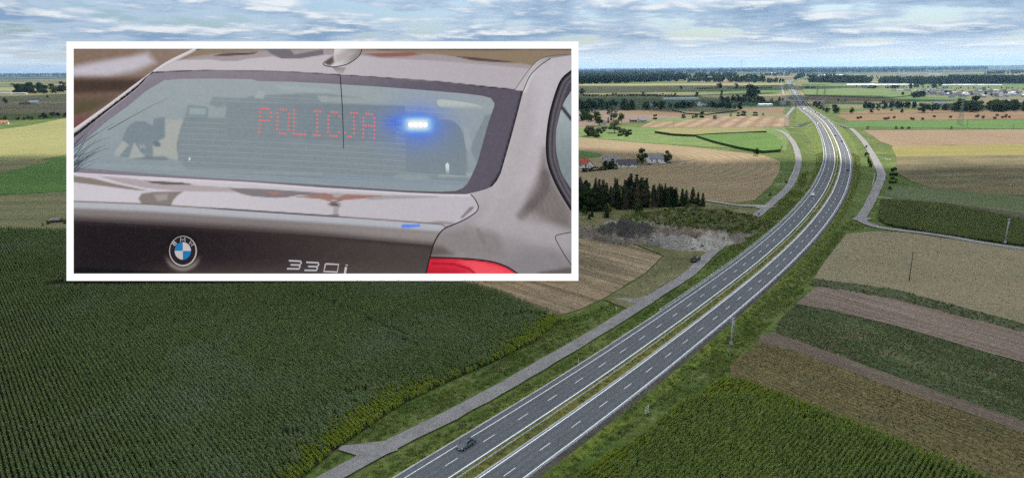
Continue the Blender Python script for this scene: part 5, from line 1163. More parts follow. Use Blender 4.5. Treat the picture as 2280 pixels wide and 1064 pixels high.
def build_car_meshes(L=4.75, W=1.84, H=1.5, suv=0.0):
    hw = W / 2; m_ = {}
    z0 = .22 + suv * .1; bl = .92 + suv * .15
    xs = [(L*.5, hw*.80, z0+.12, .62+suv*.1), (L*.485, hw*.9, z0+.03, .70+suv*.1), (L*.42, hw*.97, z0, .80+suv*.12), (L*.27, hw, z0, .90+suv*.15), (L*.17, hw, z0, bl+.03), (-L*.05, hw, z0, bl+.04), (-L*.25, hw, z0, bl+.06), (-L*.40, hw*.985, z0, bl+.05), (-L*.475, hw*.93, z0+.05, bl), (-L*.5, hw*.86, z0+.15, bl-.12)]
    m_['body'] = MB().loft([sect(*a) for a in xs]).mesh('body', False)
    # greenhouse
    def gs(x, hwb, zb, hwt, zt): return [Vector((x, -hwb, zb)), Vector((x, -hwt, zt)), Vector((x, hwt, zt)), Vector((x, hwb, zb))]
    A, B, C, D = L*.20, L*.06, -L*.20, -L*.40
    zb = bl - .02; zt = H - .05
    fw = [Vector((A, -hw*.86, zb)), Vector((A, hw*.86, zb)), Vector((B, hw*.66, zt)), Vector((B, -hw*.66, zt))]
    m_['windscreen'] = MB().add(fw, [(0, 1, 2, 3)]).mesh('windscreen')
    rw = [Vector((D, hw*.82, zb)), Vector((D, -hw*.82, zb)), Vector((C - .15, -hw*.63, zt)), Vector((C - .15, hw*.63, zt))]
    m_['rear_screen'] = MB().add(rw, [(0, 1, 2, 3)]).mesh('rear_screen')
    for s, nm in ((-1, 'side_window'), (1, 'side_window_b')):
        q = [Vector((A, s*hw*.86, zb)), Vector((B, s*hw*.66, zt)), Vector((C - .15, s*hw*.63, zt)), Vector((D, s*hw*.82, zb))]
        m_[nm] = MB().add(q, [(0, 1, 2, 3) if s > 0 else (3, 2, 1, 0)]).mesh('side_window')
    rf = [[Vector((x, -w_, z)), Vector((x, -w_*.85, z + .05)), Vector((x, w_*.85, z + .05)), Vector((x, w_, z))] for x, w_, z in ((B + .02, hw*.67, zt - .01), ((B + C)/2, hw*.68, zt + .02), (C - .17, hw*.64, zt - .01))]
    m_['roof'] = MB().loft(rf).mesh('roof', True)
    pl = MB()
    for s in (-1, 1):
        pl.bar((A, s*hw*.86, zb), (B, s*hw*.66, zt), .045, 5); pl.bar((D, s*hw*.82, zb), (C - .15, s*hw*.63, zt), .06, 5); pl.bar((-L*.06, s*hw*.87, zb), (-L*.08, s*hw*.665, zt), .04, 5)
    m_['pillars'] = pl.mesh('pillars')
    wr = .33 + suv * .03
    t = MB(); t.loft([[Vector((r_*math.cos(a), y, r_*math.sin(a))) for a in [2*PI*k/16 for k in range(16)]] for y, r_ in ((-.11, wr*.9), (-.10, wr), (.10, wr), (.11, wr*.9))]); m_['tyre'] = t.mesh('tyre')
    t = MB(); t.loft([[Vector((r_*math.cos(a), y, r_*math.sin(a))) for a in [2*PI*k/12 for k in range(12)]] for y, r_ in ((-.118, wr*.62), (.118, wr*.62))]); m_['rim'] = t.mesh('rim')
    m_['headlight'] = MB().loft([[Vector((L*.47, y, .58+suv*.1)), Vector((L*.47, y, .70+suv*.1)), Vector((L*.43, y + .02, .76+suv*.1)), Vector((L*.43, y + .02, .64+suv*.1))] for y in (-.2, .2)]).mesh('headlight')
    m_['tail_light'] = MB().box(-.06, .05, -.2, .2, -.08, .08).mesh('tail_light'); m_['number_plate'] = MB().box(-.012, .012, -.26, .26, -.06, .06).mesh('number_plate')
    m_['mirror'] = MB().box(-.08, .08, -.1, .1, -.06, .07).mesh('mirror')
    m_['grille'] = MB().box(-.02, .02, -.45, .45, -.09, .09).mesh('grille')
    return m_, (L, W, H, z0, bl, wr, hw, suv)
for m__ in (RUB, RIM, GLASS, LAMP, TLM, PLATE): pass
SEDAN = build_car_meshes(4.8, 1.86, 1.46); SUVM = build_car_meshes(4.5, 1.86, 1.66, 1.0)
def car_at(kind, paint, loc, rz, label, cat='car', group=None, name='car', slope=0.0):
    m_, (L, W, H, z0, bl, wr, hw, suv) = kind; o = empty(name, loc, rz); o.rotation_euler = (0, slope, rz); tag(o, label, cat, group)
    def put(nm, key, mat, at=(0, 0, 0), par=None):
        me = m_[key]; ob = bpy.data.objects.new(nm, me); COL.objects.link(ob); ob.parent = par or o; ob.location = at
        if not me.materials: me.materials.append(mat)
        ob.material_slots[0].link = 'OBJECT'; ob.material_slots[0].material = mat
        return ob
    put('body', 'body', paint); put('roof', 'roof', paint); put('pillars', 'pillars', paint)['kind'] = 'stuff'
    for nm, k in (('windscreen', 'windscreen'), ('rear_screen', 'rear_screen'), ('side_window', 'side_window'), ('side_window', 'side_window_b')): put(nm, k, GLASS)
    for x in (L*.31, -L*.30):
        for y in (-hw + .10, hw - .10):
            w_ = put('wheel', 'tyre', RUB, (x, y, wr)); put('rim', 'rim', RIM, (0, 0, 0), w_)
    for y in (-hw*.66, hw*.66):
        put('headlight', 'headlight', LAMP, (0, y, 0)); put('tail_light', 'tail_light', TLM, (-L*.475, y, bl - .12))
        put('mirror', 'mirror', paint, (L*.14, y / abs(y) * (hw + .06), bl + .04))
    put('number_plate', 'number_plate', PLATE, (L*.502, 0, .45)); put('number_plate', 'number_plate', PLATE, (-L*.502, 0, .6)); put('grille', 'grille', M_BLACK, (L*.498, 0, .58))
    return o
def car_on_road(px, py, lane_off, paint, kind, label, toward):
    q = Gr(px, py); i = int(np.argmin(np.hypot(PATH[:, 0] - q.x, PATH[:, 1] - q.y))); i = min(max(i, 2), len(PATH) - 3)
    d = Vector((q.x - PATH[i, 0], q.y - PATH[i, 1])); s = SLEN[i] + d.dot(Vector(PT[i]))
    h = heading(s) + (PI if toward else 0)
    car_at(kind, paint, at_s(s, lane_off, .03), h, label, 'car', 'cars on the motorway')
P_DARK = car_paint('dark_grey', (0.075, 0.10, 0.112)); P_WHITE = car_paint('white', (0.72, 0.73, 0.74), .3, 0); P_BLK = car_paint('black', (0.012, 0.014, 0.018)); P_SIL = car_paint('silver', (0.42, 0.44, 0.46), .3, .6); P_RED = car_paint('maroon', (0.12, 0.02, 0.02)); P_BLUE = car_paint('blue_grey', (0.05, 0.08, 0.12))
car_on_road(1036, 992, -7.55, P_DARK, SEDAN, 'dark grey car on the near carriageway at the bottom of the road', True)
car_on_road(1812, 435, -7.5, P_WHITE, SEDAN, 'white car in the bend on the left carriageway', True)
car_on_road(1890, 380, 7.6, P_BLK, SUVM, 'dark car in the bend on the right carriageway', False)
car_on_road(1873, 316, 7.6, P_BLK, SEDAN, 'black car leaving the shade on the right carriageway', False)
car_on_road(1863, 303, 4.2, P_BLUE, SEDAN, 'dark car overtaking ahead of the black car', False)
car_on_road(1814, 275.5, -7.5, P_BLUE, SEDAN, 'small dark car on the embankment coming nearer', True)
car_on_road(1837, 266.5, 7.6, P_BLK, SEDAN, 'small dark car by the underpass wing wall', False)
car_on_road(1826, 255, 7.6, P_RED, SEDAN, 'tiny dark red car beyond the underpass', False)
car_on_road(1821, 250, 7.6, P_BLK, SUVM, 'tiny black car near the crest of the embankment', False)
car_on_road(1788, 244, -4.2, P_SIL, SEDAN, 'tiny silver car just past the overpass', True)
car_on_road(1769, 220, -7.5, P_BLUE, SEDAN, 'tiny dark car beyond the overpass', True)

# ------------------------------------------------------------------ overpass, underpass
M_DECK = mat_plain('bridge_deck', (0.13, 0.085, 0.07), 0.8); M_CON = mat_plain('bridge_concrete', (0.30, 0.29, 0.28), 0.85, var=0.15, vscale=0.4)
p0, p1 = G(1747, 225.5, 7.0), G(1826, 225.5, 7.0); dv = (p1 - p0); Ld = dv.length; rz = math.atan2(dv.y, dv.x)
br = empty('overpass', (p0.x, p0.y, 0), rz); tag(br, 'low brown overpass crossing the motorway', 'bridge')
MB().box(0, Ld, -4.5, 4.5, 5.6, 7.0).build('deck', M_DECK, br)
for y in (-4.4, 4.4):
    b = MB(); b.box(0, Ld, y - .05, y + .05, 7.95, 8.1); b.box(0, Ld, y - .05, y + .05, 7.45, 7.55)
    for k in range(26): b.box(Ld*k/25 - .05, Ld*k/25 + .05, y - .05, y + .05, 7.0, 8.0)
    b.build('railing', M_ZINC, br)['kind'] = 'stuff'
for x in (Ld*.12, Ld*.52, Ld*.9): MB().box(x - .6, x + .6, -4, 4, -.5, 5.6).build('pier', M_CON, br)
for x0, x1 in ((-9, 2.5), (Ld - 2.5, Ld + 9)): MB().loft([[Vector((x, -5.5, -.5)), Vector((x, 5.5, -.5)), Vector((x, 5.0, z)), Vector((x, -5.0, z))] for x, z in ((x0, 7.4), (x1, 7.4))]).build('abutment', M_CON, br)
def ramp(pts, h0, h1, label):
    P = catmull([tuple(G(*p)[:2]) for p in pts], 12.0); T, Nn = frame_of(P); vs = []; fs = []; n = len(P)
    for i in range(n):
        h = h0 + (h1 - h0) * (i / (n - 1)) ** .7
        for o, z in ((-4.5 - 2*h, -.1), (-4.2, h), (4.2, h), (4.5 + 2*h, -.1)): vs.append((P[i, 0] + Nn[i, 0]*o, P[i, 1] + Nn[i, 1]*o, z))
    for i in range(n - 1):
        for k in range(3): fs.append((i*4+k, i*4+k+1, (i+1)*4+k+1, (i+1)*4+k))
    me = bpy.data.meshes.new('ramp_bank'); me.from_pydata(vs, [], fs); me.update(); tag(link_mesh('ramp_bank', me, m_dgr if True else m_emb), label, kind='structure')
ramp([(1590,238),(1650,235),(1700,233),(1750,231.5)], .5, 7.0, 'dark grassy ramp of the overpass on the farm side'); ramp([(1990,234),(1930,233),(1870,232),(1822,231.5)], .5, 7.0, 'dark grassy ramp of the overpass on the field side')
up = empty('underpass', Gr(1829, 271)); tag(up, 'concrete underpass wing walls where a lane dives under the motorway', 'underpass')
su = None
q = Gr(1829, 271); iu = int(np.argmin(np.hypot(PATH[:, 0] - q.x, PATH[:, 1] - q.y))); S_U = SLEN[iu]
M_PURP = mat_plain('dark_paving', (0.10, 0.09, 0.095), 0.9)  # one dark purplish grey for the lane floor
for side in (-1, 1):
    for ds in (-5.0, 5.0):
        a = at_s(S_U + ds, side * 11.3); b_ = at_s(S_U + ds * 1.9, side * 30.0); top = a.z - .1
        o = MB().add([(a.x, a.y, -.2), (b_.x, b_.y, -.2), (b_.x, b_.y, 1.0), (a.x, a.y, top), (a.x + .6, a.y + .6, -.2), (b_.x + .6, b_.y + .6, -.2), (b_.x + .6, b_.y + .6, 1.0), (a.x + .6, a.y + .6, top)], [(0,1,2,3),(7,6,5,4),(3,2,6,7),(1,5,6,2),(0,3,7,4)]).build('wing_wall', M_CON, up); bparent(o, up)
    f = [at_s(S_U - 4.6, side * 11.6), at_s(S_U + 4.6, side * 11.6), at_s(S_U + 6, side * 34), at_s(S_U - 6, side * 34)]
    o = MB().add([(p.x, p.y, .75) for p in f], [(0, 1, 2, 3) if side < 0 else (3, 2, 1, 0)]).build('lane_floor', M_PURP, up); bparent(o, up)
    h = [at_s(S_U - 5, side * 11.45), at_s(S_U + 5, side * 11.45)]
    o = MB().add([(h[0].x, h[0].y, 4.6), (h[1].x, h[1].y, 4.6), (h[1].x, h[1].y, h[1].z + .5), (h[0].x, h[0].y, h[0].z + .5), (h[0].x, h[0].y, 4.6), (h[0].x, h[0].y, h[0].z + .5)], [(0, 1, 2, 3)]).build('parapet', M_CON, up); bparent(o, up)

# ------------------------------------------------------------------ poles, pylon, turbines
M_POLE = mat_plain('concrete_pole', (0.30, 0.31, 0.31), 0.85, var=0.2); M_WOOD = mat_plain('dark_wood_pole', (0.06, 0.05, 0.04), 0.9); M_INS = mat_plain('porcelain', (0.5, 0.5, 0.5), 0.4)
def utility_pole(px, py, ytop, label, mat, arms=1, trans=False, wide=1.0):
    p = G(px, py); h = (py - ytop) / px_per_m(p) / math.cos(PITCH) * 1.0
    o = empty('utility_pole', p, .4); tag(o, label, 'utility pole'); r = .16 * wide
    MB().bar((0, 0, -.3), (0, 0, h), r * 1.4, 10, r).build('shaft', mat, o, True)
    for k in range(arms):
        z = h - .25 - .9 * k; ar = MB().box(-1.0, 1.0, -.07, .07, z - .07, z + .07).build('crossarm', mat, o)
        for x in (-.85, 0, .85): MB().bar((x, 0, z + .07), (x, 0, z + .36), .06, 6, .05).build('insulator', M_INS, ar)
    if trans:
        MB().loft([[Vector((.35*math.cos(a) * s + .45, .35*math.sin(a) * s, h - z)) for a in [2*PI*k/10 for k in range(10)]] for z, s in ((2.6, .9), (2.5, 1), (1.6, 1), (1.5, .85))]).build('transformer', M_POLE, o)
        MB().box(-.3, .3, -.35, .35, .9, 1.8).build('switch_box', M_POLE, o)
    return o
utility_pole(1627, 772, 705, 'grey concrete utility pole standing just outside the guard rail', M_POLE, 2, True, 1.3)
utility_pole(2024, 627, 561, 'thin dark pole alone in the beige field', M_WOOD, 1, False, .8)
utility_pole(2237, 545, 487, 'grey pole with a box at the edge of the olive maize', M_POLE, 1, True, 1.0)
utility_pole(1332, 381, 364, 'slim street lamp before the red roofed house', M_POLE, 1)
utility_pole(2153, 284, 266, 'small dark pole in the bright green field', M_WOOD, 1); utility_pole(2256, 289, 277, 'small dark pole by the field track', M_WOOD, 1)
utility_pole(1500, 283, 266, 'small dark pole in the lined stubble', M_WOOD, 1)
M_PYL = mat_plain('weathered_steel', (0.20, 0.22, 0.22), 0.7, 0.2)
def lattice(px, py, hpx, label, name='power_pylon'):
    p = G(px, py); h = hpx / px_per_m(p); o = empty(name, p, .5); tag(o, label, 'pylon', 'lattice power pylons')
    wb, wt = h * .085, h * .018; lv = [0, .2, .38, .54, .68, .8, .9, 1.0]; w_ = lambda t: wb + (wt - wb) * min(1, t / .8)
    r = .11
    for sx_, sy_ in ((-1, -1), (1, -1), (1, 1), (-1, 1)): MB().bar((sx_ * w_(0), sy_ * w_(0), -.5), (sx_ * w_(1), sy_ * w_(1), h), r * 1.3, 4).build('leg', M_PYL, o)
    b = MB()
    for a, c in zip(lv[:-1], lv[1:]):
        for k in range(4):
            e = [(-1, -1), (1, -1), (1, 1), (-1, 1)]; u, v = e[k], e[(k + 1) % 4]
            b.bar((u[0]*w_(a), u[1]*w_(a), a*h), (v[0]*w_(c), v[1]*w_(c), c*h), r * .7, 4); b.bar((v[0]*w_(a), v[1]*w_(a), a*h), (u[0]*w_(c), u[1]*w_(c), c*h), r * .7, 4); b.bar((u[0]*w_(c), u[1]*w_(c), c*h), (v[0]*w_(c), v[1]*w_(c), c*h), r * .7, 4)
    b.build('bracing', M_PYL, o)['kind'] = 'stuff'
    for t, l in ((.70, .17), (.82, .21), (.94, .14)):
        a = MB(); z = t * h
        for s in (-1, 1): a.bar((s * w_(t), 0, z), (s * l * h, 0, z + .02*h), r, 4); a.bar((s * w_(t), 0, z + .045*h), (s * l * h, 0, z + .02*h), r, 4); a.bar((s*l*h, 0, z + .02*h), (s*l*h, 0, z - .02*h), r * .8, 4)
        a.build('crossarm', M_PYL, o)['kind'] = 'stuff'
lattice(2137, 278, 54, 'tall lattice power pylon in the bright green field'); lattice(1834, 228, 34, 'far lattice pylon beside the overpass ramp'); lattice(1818, 222, 30, 'faint lattice pylon behind the overpass'); lattice(2117, 186, 20, 'tiny lattice pylon before the tree row')
M_TURB = mat_plain('turbine_white', (0.72, 0.73, 0.74), 0.5, var=0.02)
def turbine(px, py, hpx, label, a0):
    p = G(px, py); h = hpx / px_per_m(p) * .72; o = empty('wind_turbine', p, .2); tag(o, label, 'wind turbine', 'wind turbines on the horizon')
    MB().bar((0, 0, 0), (0, 0, h), h*.022, 12, h*.012).build('tower', M_TURB, o, True); MB().box(-h*.02, h*.02, -h*.05, h*.06, h, h*1.04).build('nacelle', M_TURB, o)
    hub = MB().bar((0, -h*.05, h*1.02), (0, -h*.08, h*1.02), h*.016, 8, h*.006).build('hub', M_TURB, o)
    for k in range(3):
        a = a0 + 2*PI*k/3; d = Vector((math.sin(a), 0, math.cos(a))); n_ = Vector((math.cos(a), 0, -math.sin(a))); c = Vector((0, -h*.06, h*1.02)); R = h*.42
        MB().loft([[c + d*R*t + n_*w0, c + d*R*t + Vector((0, .3*w0, 0)), c + d*R*t - n_*w0*.4, c + d*R*t - Vector((0, .3*w0, 0))] for t, w0 in ((0, h*.008), (.2, h*.016), (1, h*.003))]).build('blade', M_TURB, o)
turbine(1380, 159, 26, 'wind turbine with raised blades nearest the billboard', 0.9); turbine(1442, 158, 24, 'middle wind turbine of the three on the horizon', 0.0); turbine(1649, 164, 34, 'tallest wind turbine standing left of the motorway', 2.6)
turbine(2208, 150, 22, 'very faint wind turbine over the far tree row', 0.2); turbine(2271, 148, 15, 'tiny faint wind turbine at the edge of the sky', .5)

# ------------------------------------------------------------------ houses
def wallm(n, c): return mat_plain('wall_' + n, c, 0.85, var=0.08, vscale=0.5)
W_WHT = wallm('white', (0.60, 0.60, 0.58)); W_CRM = wallm('cream', (0.55, 0.5, 0.4)); W_GRY = wallm('grey', (0.36, 0.36, 0.37)); W_BRK = wallm('brick', (0.22, 0.07, 0.05))
R_RED = mat_plain('roof_red', (0.26, 0.055, 0.035), 0.8, var=0.15, vscale=1.0); R_GRY = mat_plain('roof_grey', (0.17, 0.165, 0.17), 0.8, var=0.12, vscale=.8); R_BRN = mat_plain('roof_brown', (0.14, 0.10, 0.09), 0.8, var=0.12, vscale=.8); R_DRK = mat_plain('roof_dark', (0.065, 0.06, 0.06), 0.85, var=0.2, vscale=.8); R_TIN = mat_plain('roof_tin', (0.38, 0.40, 0.43), 0.45, .2, var=0.1, vscale=.3)
M_WIN = mat_plain('house_window', (0.03, 0.035, 0.045), 0.15, spec=.6); M_DOOR = mat_plain('house_door', (0.10, 0.06, 0.04), 0.7)
def house(px, py, w, d, hw_, hr, rot, wall, roof, label, wins=3, chim=True, cat='house', group=None, name='house', hip=0.0, door=True):
    p = G(px, py, .2); o = empty(name, (p.x, p.y, 0), rot); tag(o, label, cat, group); x, y = w / 2, d / 2
    MB().add([(-x,-y,-.5),(x,-y,-.5),(x,y,-.5),(-x,y,-.5),(-x,-y,hw_),(x,-y,hw_),(x,y,hw_),(-x,y,hw_)] + ([(-x,0,hw_+hr*.96),(x,0,hw_+hr*.96)] if not hip else []), [(0,1,5,4),(2,3,7,6),(1,2,6,5),(3,0,4,7)] + ([(5,6,9),(7,4,8)] if not hip else [])).build('wall', wall, o)
    e = .5; hx = x + e - hip; rz_ = hw_ + hr; t = .22
    if hip: rf = [(-x-e,-y-e,hw_-.15),(x+e,-y-e,hw_-.15),(x+e,y+e,hw_-.15),(-x-e,y+e,hw_-.15),(-hx,0,rz_),(hx,0,rz_)]; ff = [(0,1,5,4),(2,3,4,5),(1,2,5),(3,0,4),(3,2,1,0)]
    else:
        rf = [(-x-e,-y-e,hw_-.3),(x+e,-y-e,hw_-.3),(x+e,0,rz_),(-x-e,0,rz_),(x+e,y+e,hw_-.3),(-x-e,y+e,hw_-.3)]; rf += [(a, b_, c - t) for a, b_, c in rf]
        ff = [(0,1,2,3),(3,2,4,5),(8,7,6,9),(10,8,9,11),(0,6,7,1),(4,10,11,5),(1,7,8,2),(2,8,10,4),(5,11,9,3),(3,9,6,0)]
    r = MB().add(rf, ff).build('roof', roof, o)
    if chim: MB().box(w*.15 - .3, w*.15 + .3, .3, .9, rz_ - 1.0, rz_ + .7).build('chimney', W_BRK, r)
    for k in range(wins):
        xc = -x + w * (k + .5) / wins
        for s in (-1, 1):
            wn = MB().box(xc - .55, xc + .55, s*(y + .02) - .03, s*(y + .02) + .03, hw_*.42, hw_*.42 + 1.25).build('window', M_WIN, o)
            MB().box(xc - .7, xc + .7, s*(y + .06) - .06, s*(y + .06) + .06, hw_*.42 - .12, hw_*.42 - .02).build('sill', wall, wn)
    if wins and not hip:
        for s in (-1, 1): MB().box(s*(x + .02) - .03, s*(x + .02) + .03, -.5, .5, hw_*.95, hw_*.95 + 1.1).build('window', M_WIN, o)
    if door: MB().box(w*.02 - .5, w*.02 + .5, -y - .06, -y, 0, 2.1).build('door', M_DOOR, o)
    return o
house(1459, 361, 13, 9, 4.2, 3.6, .10, W_WHT, R_GRY, 'white two-storey house with a grey roof beside a round tree', 3)
house(1395, 371, 15, 8, 2.9, 3.4, .06, W_WHT, R_DRK, 'long low white house with a dark worn roof', 4)
house(1362, 362, 14, 8, 2.5, 3.0, .06, W_GRY, R_GRY, 'old grey shed behind the dark hedge', 0, False, 'shed', name='shed')
rh = house(1300, 372, 13, 10, 3.4, 4.2, .15, W_WHT, R_RED, 'white house with a red hipped roof beside the billboard', 3, True, hip=4.0)
dm = MB().add([(1.2,-6.4,0),(5.4,-6.4,0),(5.4,-3,0),(1.2,-3,0),(1.2,-6.4,3.6),(5.4,-6.4,3.6),(5.4,-3,3.6),(1.2,-3,3.6),(3.3,-6.4,5.6),(3.3,-3,5.6)], [(0,1,5,8,4),(1,2,6,5),(3,0,4,7),(2,3,7,9,6)]).build('porch', W_WHT, rh)
MB().add([(.8,-6.8,3.4),(3.3,-6.8,5.8),(5.8,-6.8,3.4),(.8,-1,3.4),(3.3,-1,5.8),(5.8,-1,3.4)], [(0,1,4,3),(1,2,5,4)]).build('porch_roof', R_RED, rh)
for x in (2.3, 4.2): MB().box(x - .45, x + .45, -6.46, -6.4, .9, 2.3).build('porch_window', M_WIN, rh)
house(1430, 272, 11, 9, 3.6, 3.0, .1, W_GRY, R_GRY, 'grey house with a pale gable behind the willow', 2); house(1410, 271, 9, 8, 3.2, 1.0, .1, W_BRK, R_BRN, 'roofless brown ruin beside the grey house', 2, False)
house(1343, 278, 10, 7, 3.0, 2.6, .5, W_WHT, R_DRK, 'white gabled cottage among the willows', 1)
house(1450, 240, 20, 12, 4, 3.4, .1, W_GRY, R_GRY, 'grey farm barn hidden between dark trees', 0, False, 'barn', name='barn')
house(1546, 236, 16, 10, 5.0, 3.0, 1.2, W_BRK, R_BRN, 'red brick farm building beside the white gable', 2); house(1557, 236, 13, 10, 5.0, 5.0, 1.35, W_WHT, R_GRY, 'white gabled farmhouse at the end of the greenhouse', 1)
house(1578, 234, 26, 11, 4, 3.0, .1, W_GRY, R_DRK, 'low dark farm shed behind the white farmhouse', 0, False, 'shed', name='shed')
house(1703, 237, 28, 9, 4.5, .9, .05, wallm('pale_blue', (.42, .5, .58)), R_TIN, 'pale blue flat shed below the overpass ramp', 4, False, 'shed', name='shed')
# glasshouse
gp_ = G(1516, 223); gh = empty('greenhouse', gp_, .02); tag(gh, 'long pale blue greenhouse roof above the farm trees', 'greenhouse'); L2 = 85
M_GH = mat_plain('greenhouse_film', (0.30, 0.38, 0.42), 0.35, var=.12, vscale=.2)
for k in range(4):
    MB().loft([[Vector((x, -9 + 6*k, 0)), Vector((x, -9 + 6*k, 3)), Vector((x, -7.5 + 6*k, 4.6)), Vector((x, -6 + 6*k, 5)), Vector((x, -4.5 + 6*k, 4.6)), Vector((x, -3.02 + 6*k, 3)), Vector((x, -3.02 + 6*k, 0))] for x in (-L2/2, L2/2)]).build('tunnel', M_GH, gh)
# village on the right, each house its own
VILL = [(2056,204,0),(2066,203,1),(2080,204,0),(2090,203,2),(2100,203,0),(2108,204,1),(2092,213,2),(2101,213,0),(2112,213,1),(2120,213,2),(2128,214,0),(2137,212,0),(2148,212,1),(2163,208,3),(2172,211,0),(2180,206,1),(2190,205,2),(2200,210,2),(2206,212,0),(2213,210,1),(2221,211,2),(2229,213,0),(2236,216,1),(2241,212,2),(2249,214,0),(2257,213,1),(2266,212,2),(2275,214,0),(2282,216,1),(1990,204,0),(2003,204,1),(2017,203,0),(2024,203,3),(2040,205,1),(1925,197,2),(1940,198,0)] + [(float(rng.uniform(2060, 2290)), float(rng.choice([203.5, 206, 209, 211.5, 214, 217]) + rng.normal(0, .5)), int(rng.integers(0, 3))) for _ in range(34)] + [(float(rng.uniform(1800, 2280)), float(rng.uniform(168, 178)), int(rng.integers(0, 2))) for _ in range(14)] + [(float(rng.uniform(1300, 1700)), float(rng.uniform(166, 176)), int(rng.integers(0, 2))) for _ in range(10)]
WV = [W_WHT, W_GRY, W_CRM, W_WHT]; RV = [R_GRY, R_TIN, R_DRK, R_RED]
wn_ = ['grey roofed', 'pale metal roofed', 'dark roofed', 'red roofed']
for (x, y, k) in VILL:
    house(x, y, rng.uniform(12, 17), rng.uniform(8, 11), rng.uniform(3.2, 5.5), rng.uniform(3, 4.2), rng.uniform(-.5, .5) + (PI/2 if rng.random() < .4 else 0), WV[k], RV[k], wn_[k] + ' house among the far roofs of the plain', 2, False, 'house', 'far houses of the plain, ' + wn_[k])
FARM = [(1968,240,0,14,'low white farmhouse with pale roof among the dark conifers'),(1993,236,1,16,'grey farm building half hidden by conifers'),(2003,239,0,9,'small white gabled shed in front of the conifers'),(2034,236,1,14,'grey roofed farmhouse beside the round field tree'),(2092,234,1,26,'long pale farm building between the trees'),(2112,238,2,13,'dark gabled barn at the end of the long farm building'),(2248,229,1,16,'pale roof showing above the wood on the far right')]
for (x, y, k, w_, l) in FARM: house(x, y, w_, 9, 3.5, 3.2, rng.uniform(-.2, .3), WV[k], RV[k], l, 2, False)
# far long white roofs
def shed_row(px, py, L_, label):
    house(px, py, L_, 16, 3.5, 2.0, .0, W_WHT, R_TIN, label, 0, False, 'shed', name='greenhouse_row', door=False)
shed_row(1915, 190.5, 110, 'long white far roof left of the village'); shed_row(1960, 190.8, 120, 'long white far roof behind the village trees'); shed_row(2005, 190.6, 100, 'long white far roof before the poplars'); shed_row(2125, 191.5, 120, 'long white polytunnel nearest the village'); shed_row(2160, 191.7, 100, 'second long white polytunnel right of the village'); shed_row(2202, 192, 90, 'last long white polytunnel right of the village'); shed_row(1845, 168.5, 220, 'very long white warehouse far behind the motorway'); shed_row(2080, 167, 110, 'bright white far factory hall'); shed_row(1820, 172, 80, 'small white far hall by the tree row'); shed_row(1720, 164, 60, 'tiny white far hall left of the motorway')
house(78, 232, 22, 12, 5, 4, .05, W_GRY, R_TIN, 'pale metal roofed barn in the far left field', 0, False, 'barn', name='barn'); house(56, 233, 24, 10, 3, 2.5, .05, W_BRK, R_DRK, 'dark low barn beside the pale one', 0, False, 'barn', name='barn')
house(10, 277, 11, 8, 3.4, 3.2, .4, W_CRM, mat_plain('roof_orange', (.42, .19, .07), .8), 'orange roofed cottage among bushes at the left edge', 1); house(15, 210, 40, 12, 4, 2, .0, W_WHT, R_TIN, 'long pale shed below the far left wood', 0, False, 'shed', name='shed'); house(45, 210, 50, 12, 4, 2, .0, W_WHT, R_TIN, 'second long pale shed below the far left wood', 0, False, 'shed', name='shed')
house(125, 494, 4.5, 3, 1.9, .6, .2, mat_plain('wall_red', (.14, .05, .045), .8), R_GRY, 'small reddish field hut at the edge of the maize', 0, False, 'hut', name='hut')

# parked cars by the white house
for (x, y, k, pt, rz_, l) in ((1476, 364.5, SEDAN, P_WHITE, .05, 'white car parked between house and round tree'), (1490, 363, SEDAN, P_DARK, .05, 'dark car parked under the round tree'), (1446, 367, SEDAN, P_BLK, .1, 'black car parked before the white house'), (1412, 370.5, SUVM, P_DARK, .1, 'dark car parked at the low house')):
    car_at(k, pt, G(x, y, .42), rz_, l)

# ------------------------------------------------------------------ bales, trailer, small field things
M_BALE = mat_plain('old_hay', (0.085, 0.06, 0.04), 0.95, var=.3, vscale=3)
b = MB(); b.loft([[Vector((y, r_*math.cos(a), .9 + r_*math.sin(a))) for a in [2*PI*k/14 for k in range(14)]] for y, r_ in ((-.9, .6), (-.85, .88), (.85, .88), (.9, .6))]); bale_me = b.mesh('hay_bale', True); bale_me.materials.append(M_BALE)
for (x, y) in ((1910.5,265),(1916.5,263.5),(1969,266.5),(1974,266.5),(1978,265),(1991,263.5),(2029,266),(2033,267),(2054,267),(2080,261.5),(2116,262.5),(2174,261.5),(2177,260),(2188.5,262),(2188.5,264),(2214.5,265),(2220,258.5),(2232,263),(2239,262),(2240,258.8),(2247,262.7),(1956,246.5),(1985,247),(2075,247.5)):
    o = link_mesh('hay_bale', bale_me); p = G(x, y, .3); o.location = p; s = 1.9; o.scale = (s, s, s); o.rotation_euler = (0, 0, rng.uniform(0, 3)); tag(o, 'dark round hay bale lying on the tan stubble field', 'hay bale', 'hay bales on the tan field')
tr = empty('trailer', G(1548, 583, .05), dir_ang((1530, 590), (1565, 570))); tag(tr, 'dark farm trailer standing in the grass beside the gravel road', 'trailer'); M_TR = mat_plain('dark_trailer', (0.025, 0.032, 0.03), .7)
MB().box(-3.0, 3.0, -1.1, 1.1, .8, 1.0).build('bed', M_TR, tr)
for y in (-1.1, 1.1):
    bd2 = MB().box(-3.0, 3.0, y - .04, y + .04, 1.0, 1.35).build('side_board', M_TR, tr); MB().box(-3.0, 3.0, y - .04, y + .04, 1.5, 1.9).build('side_board', M_TR, tr)
    for x in (-3, -1.5, 0, 1.5, 3): MB().box(x - .05, x + .05, y - .06, y + .06, 1.0, 1.95).build('stake', M_TR, tr)
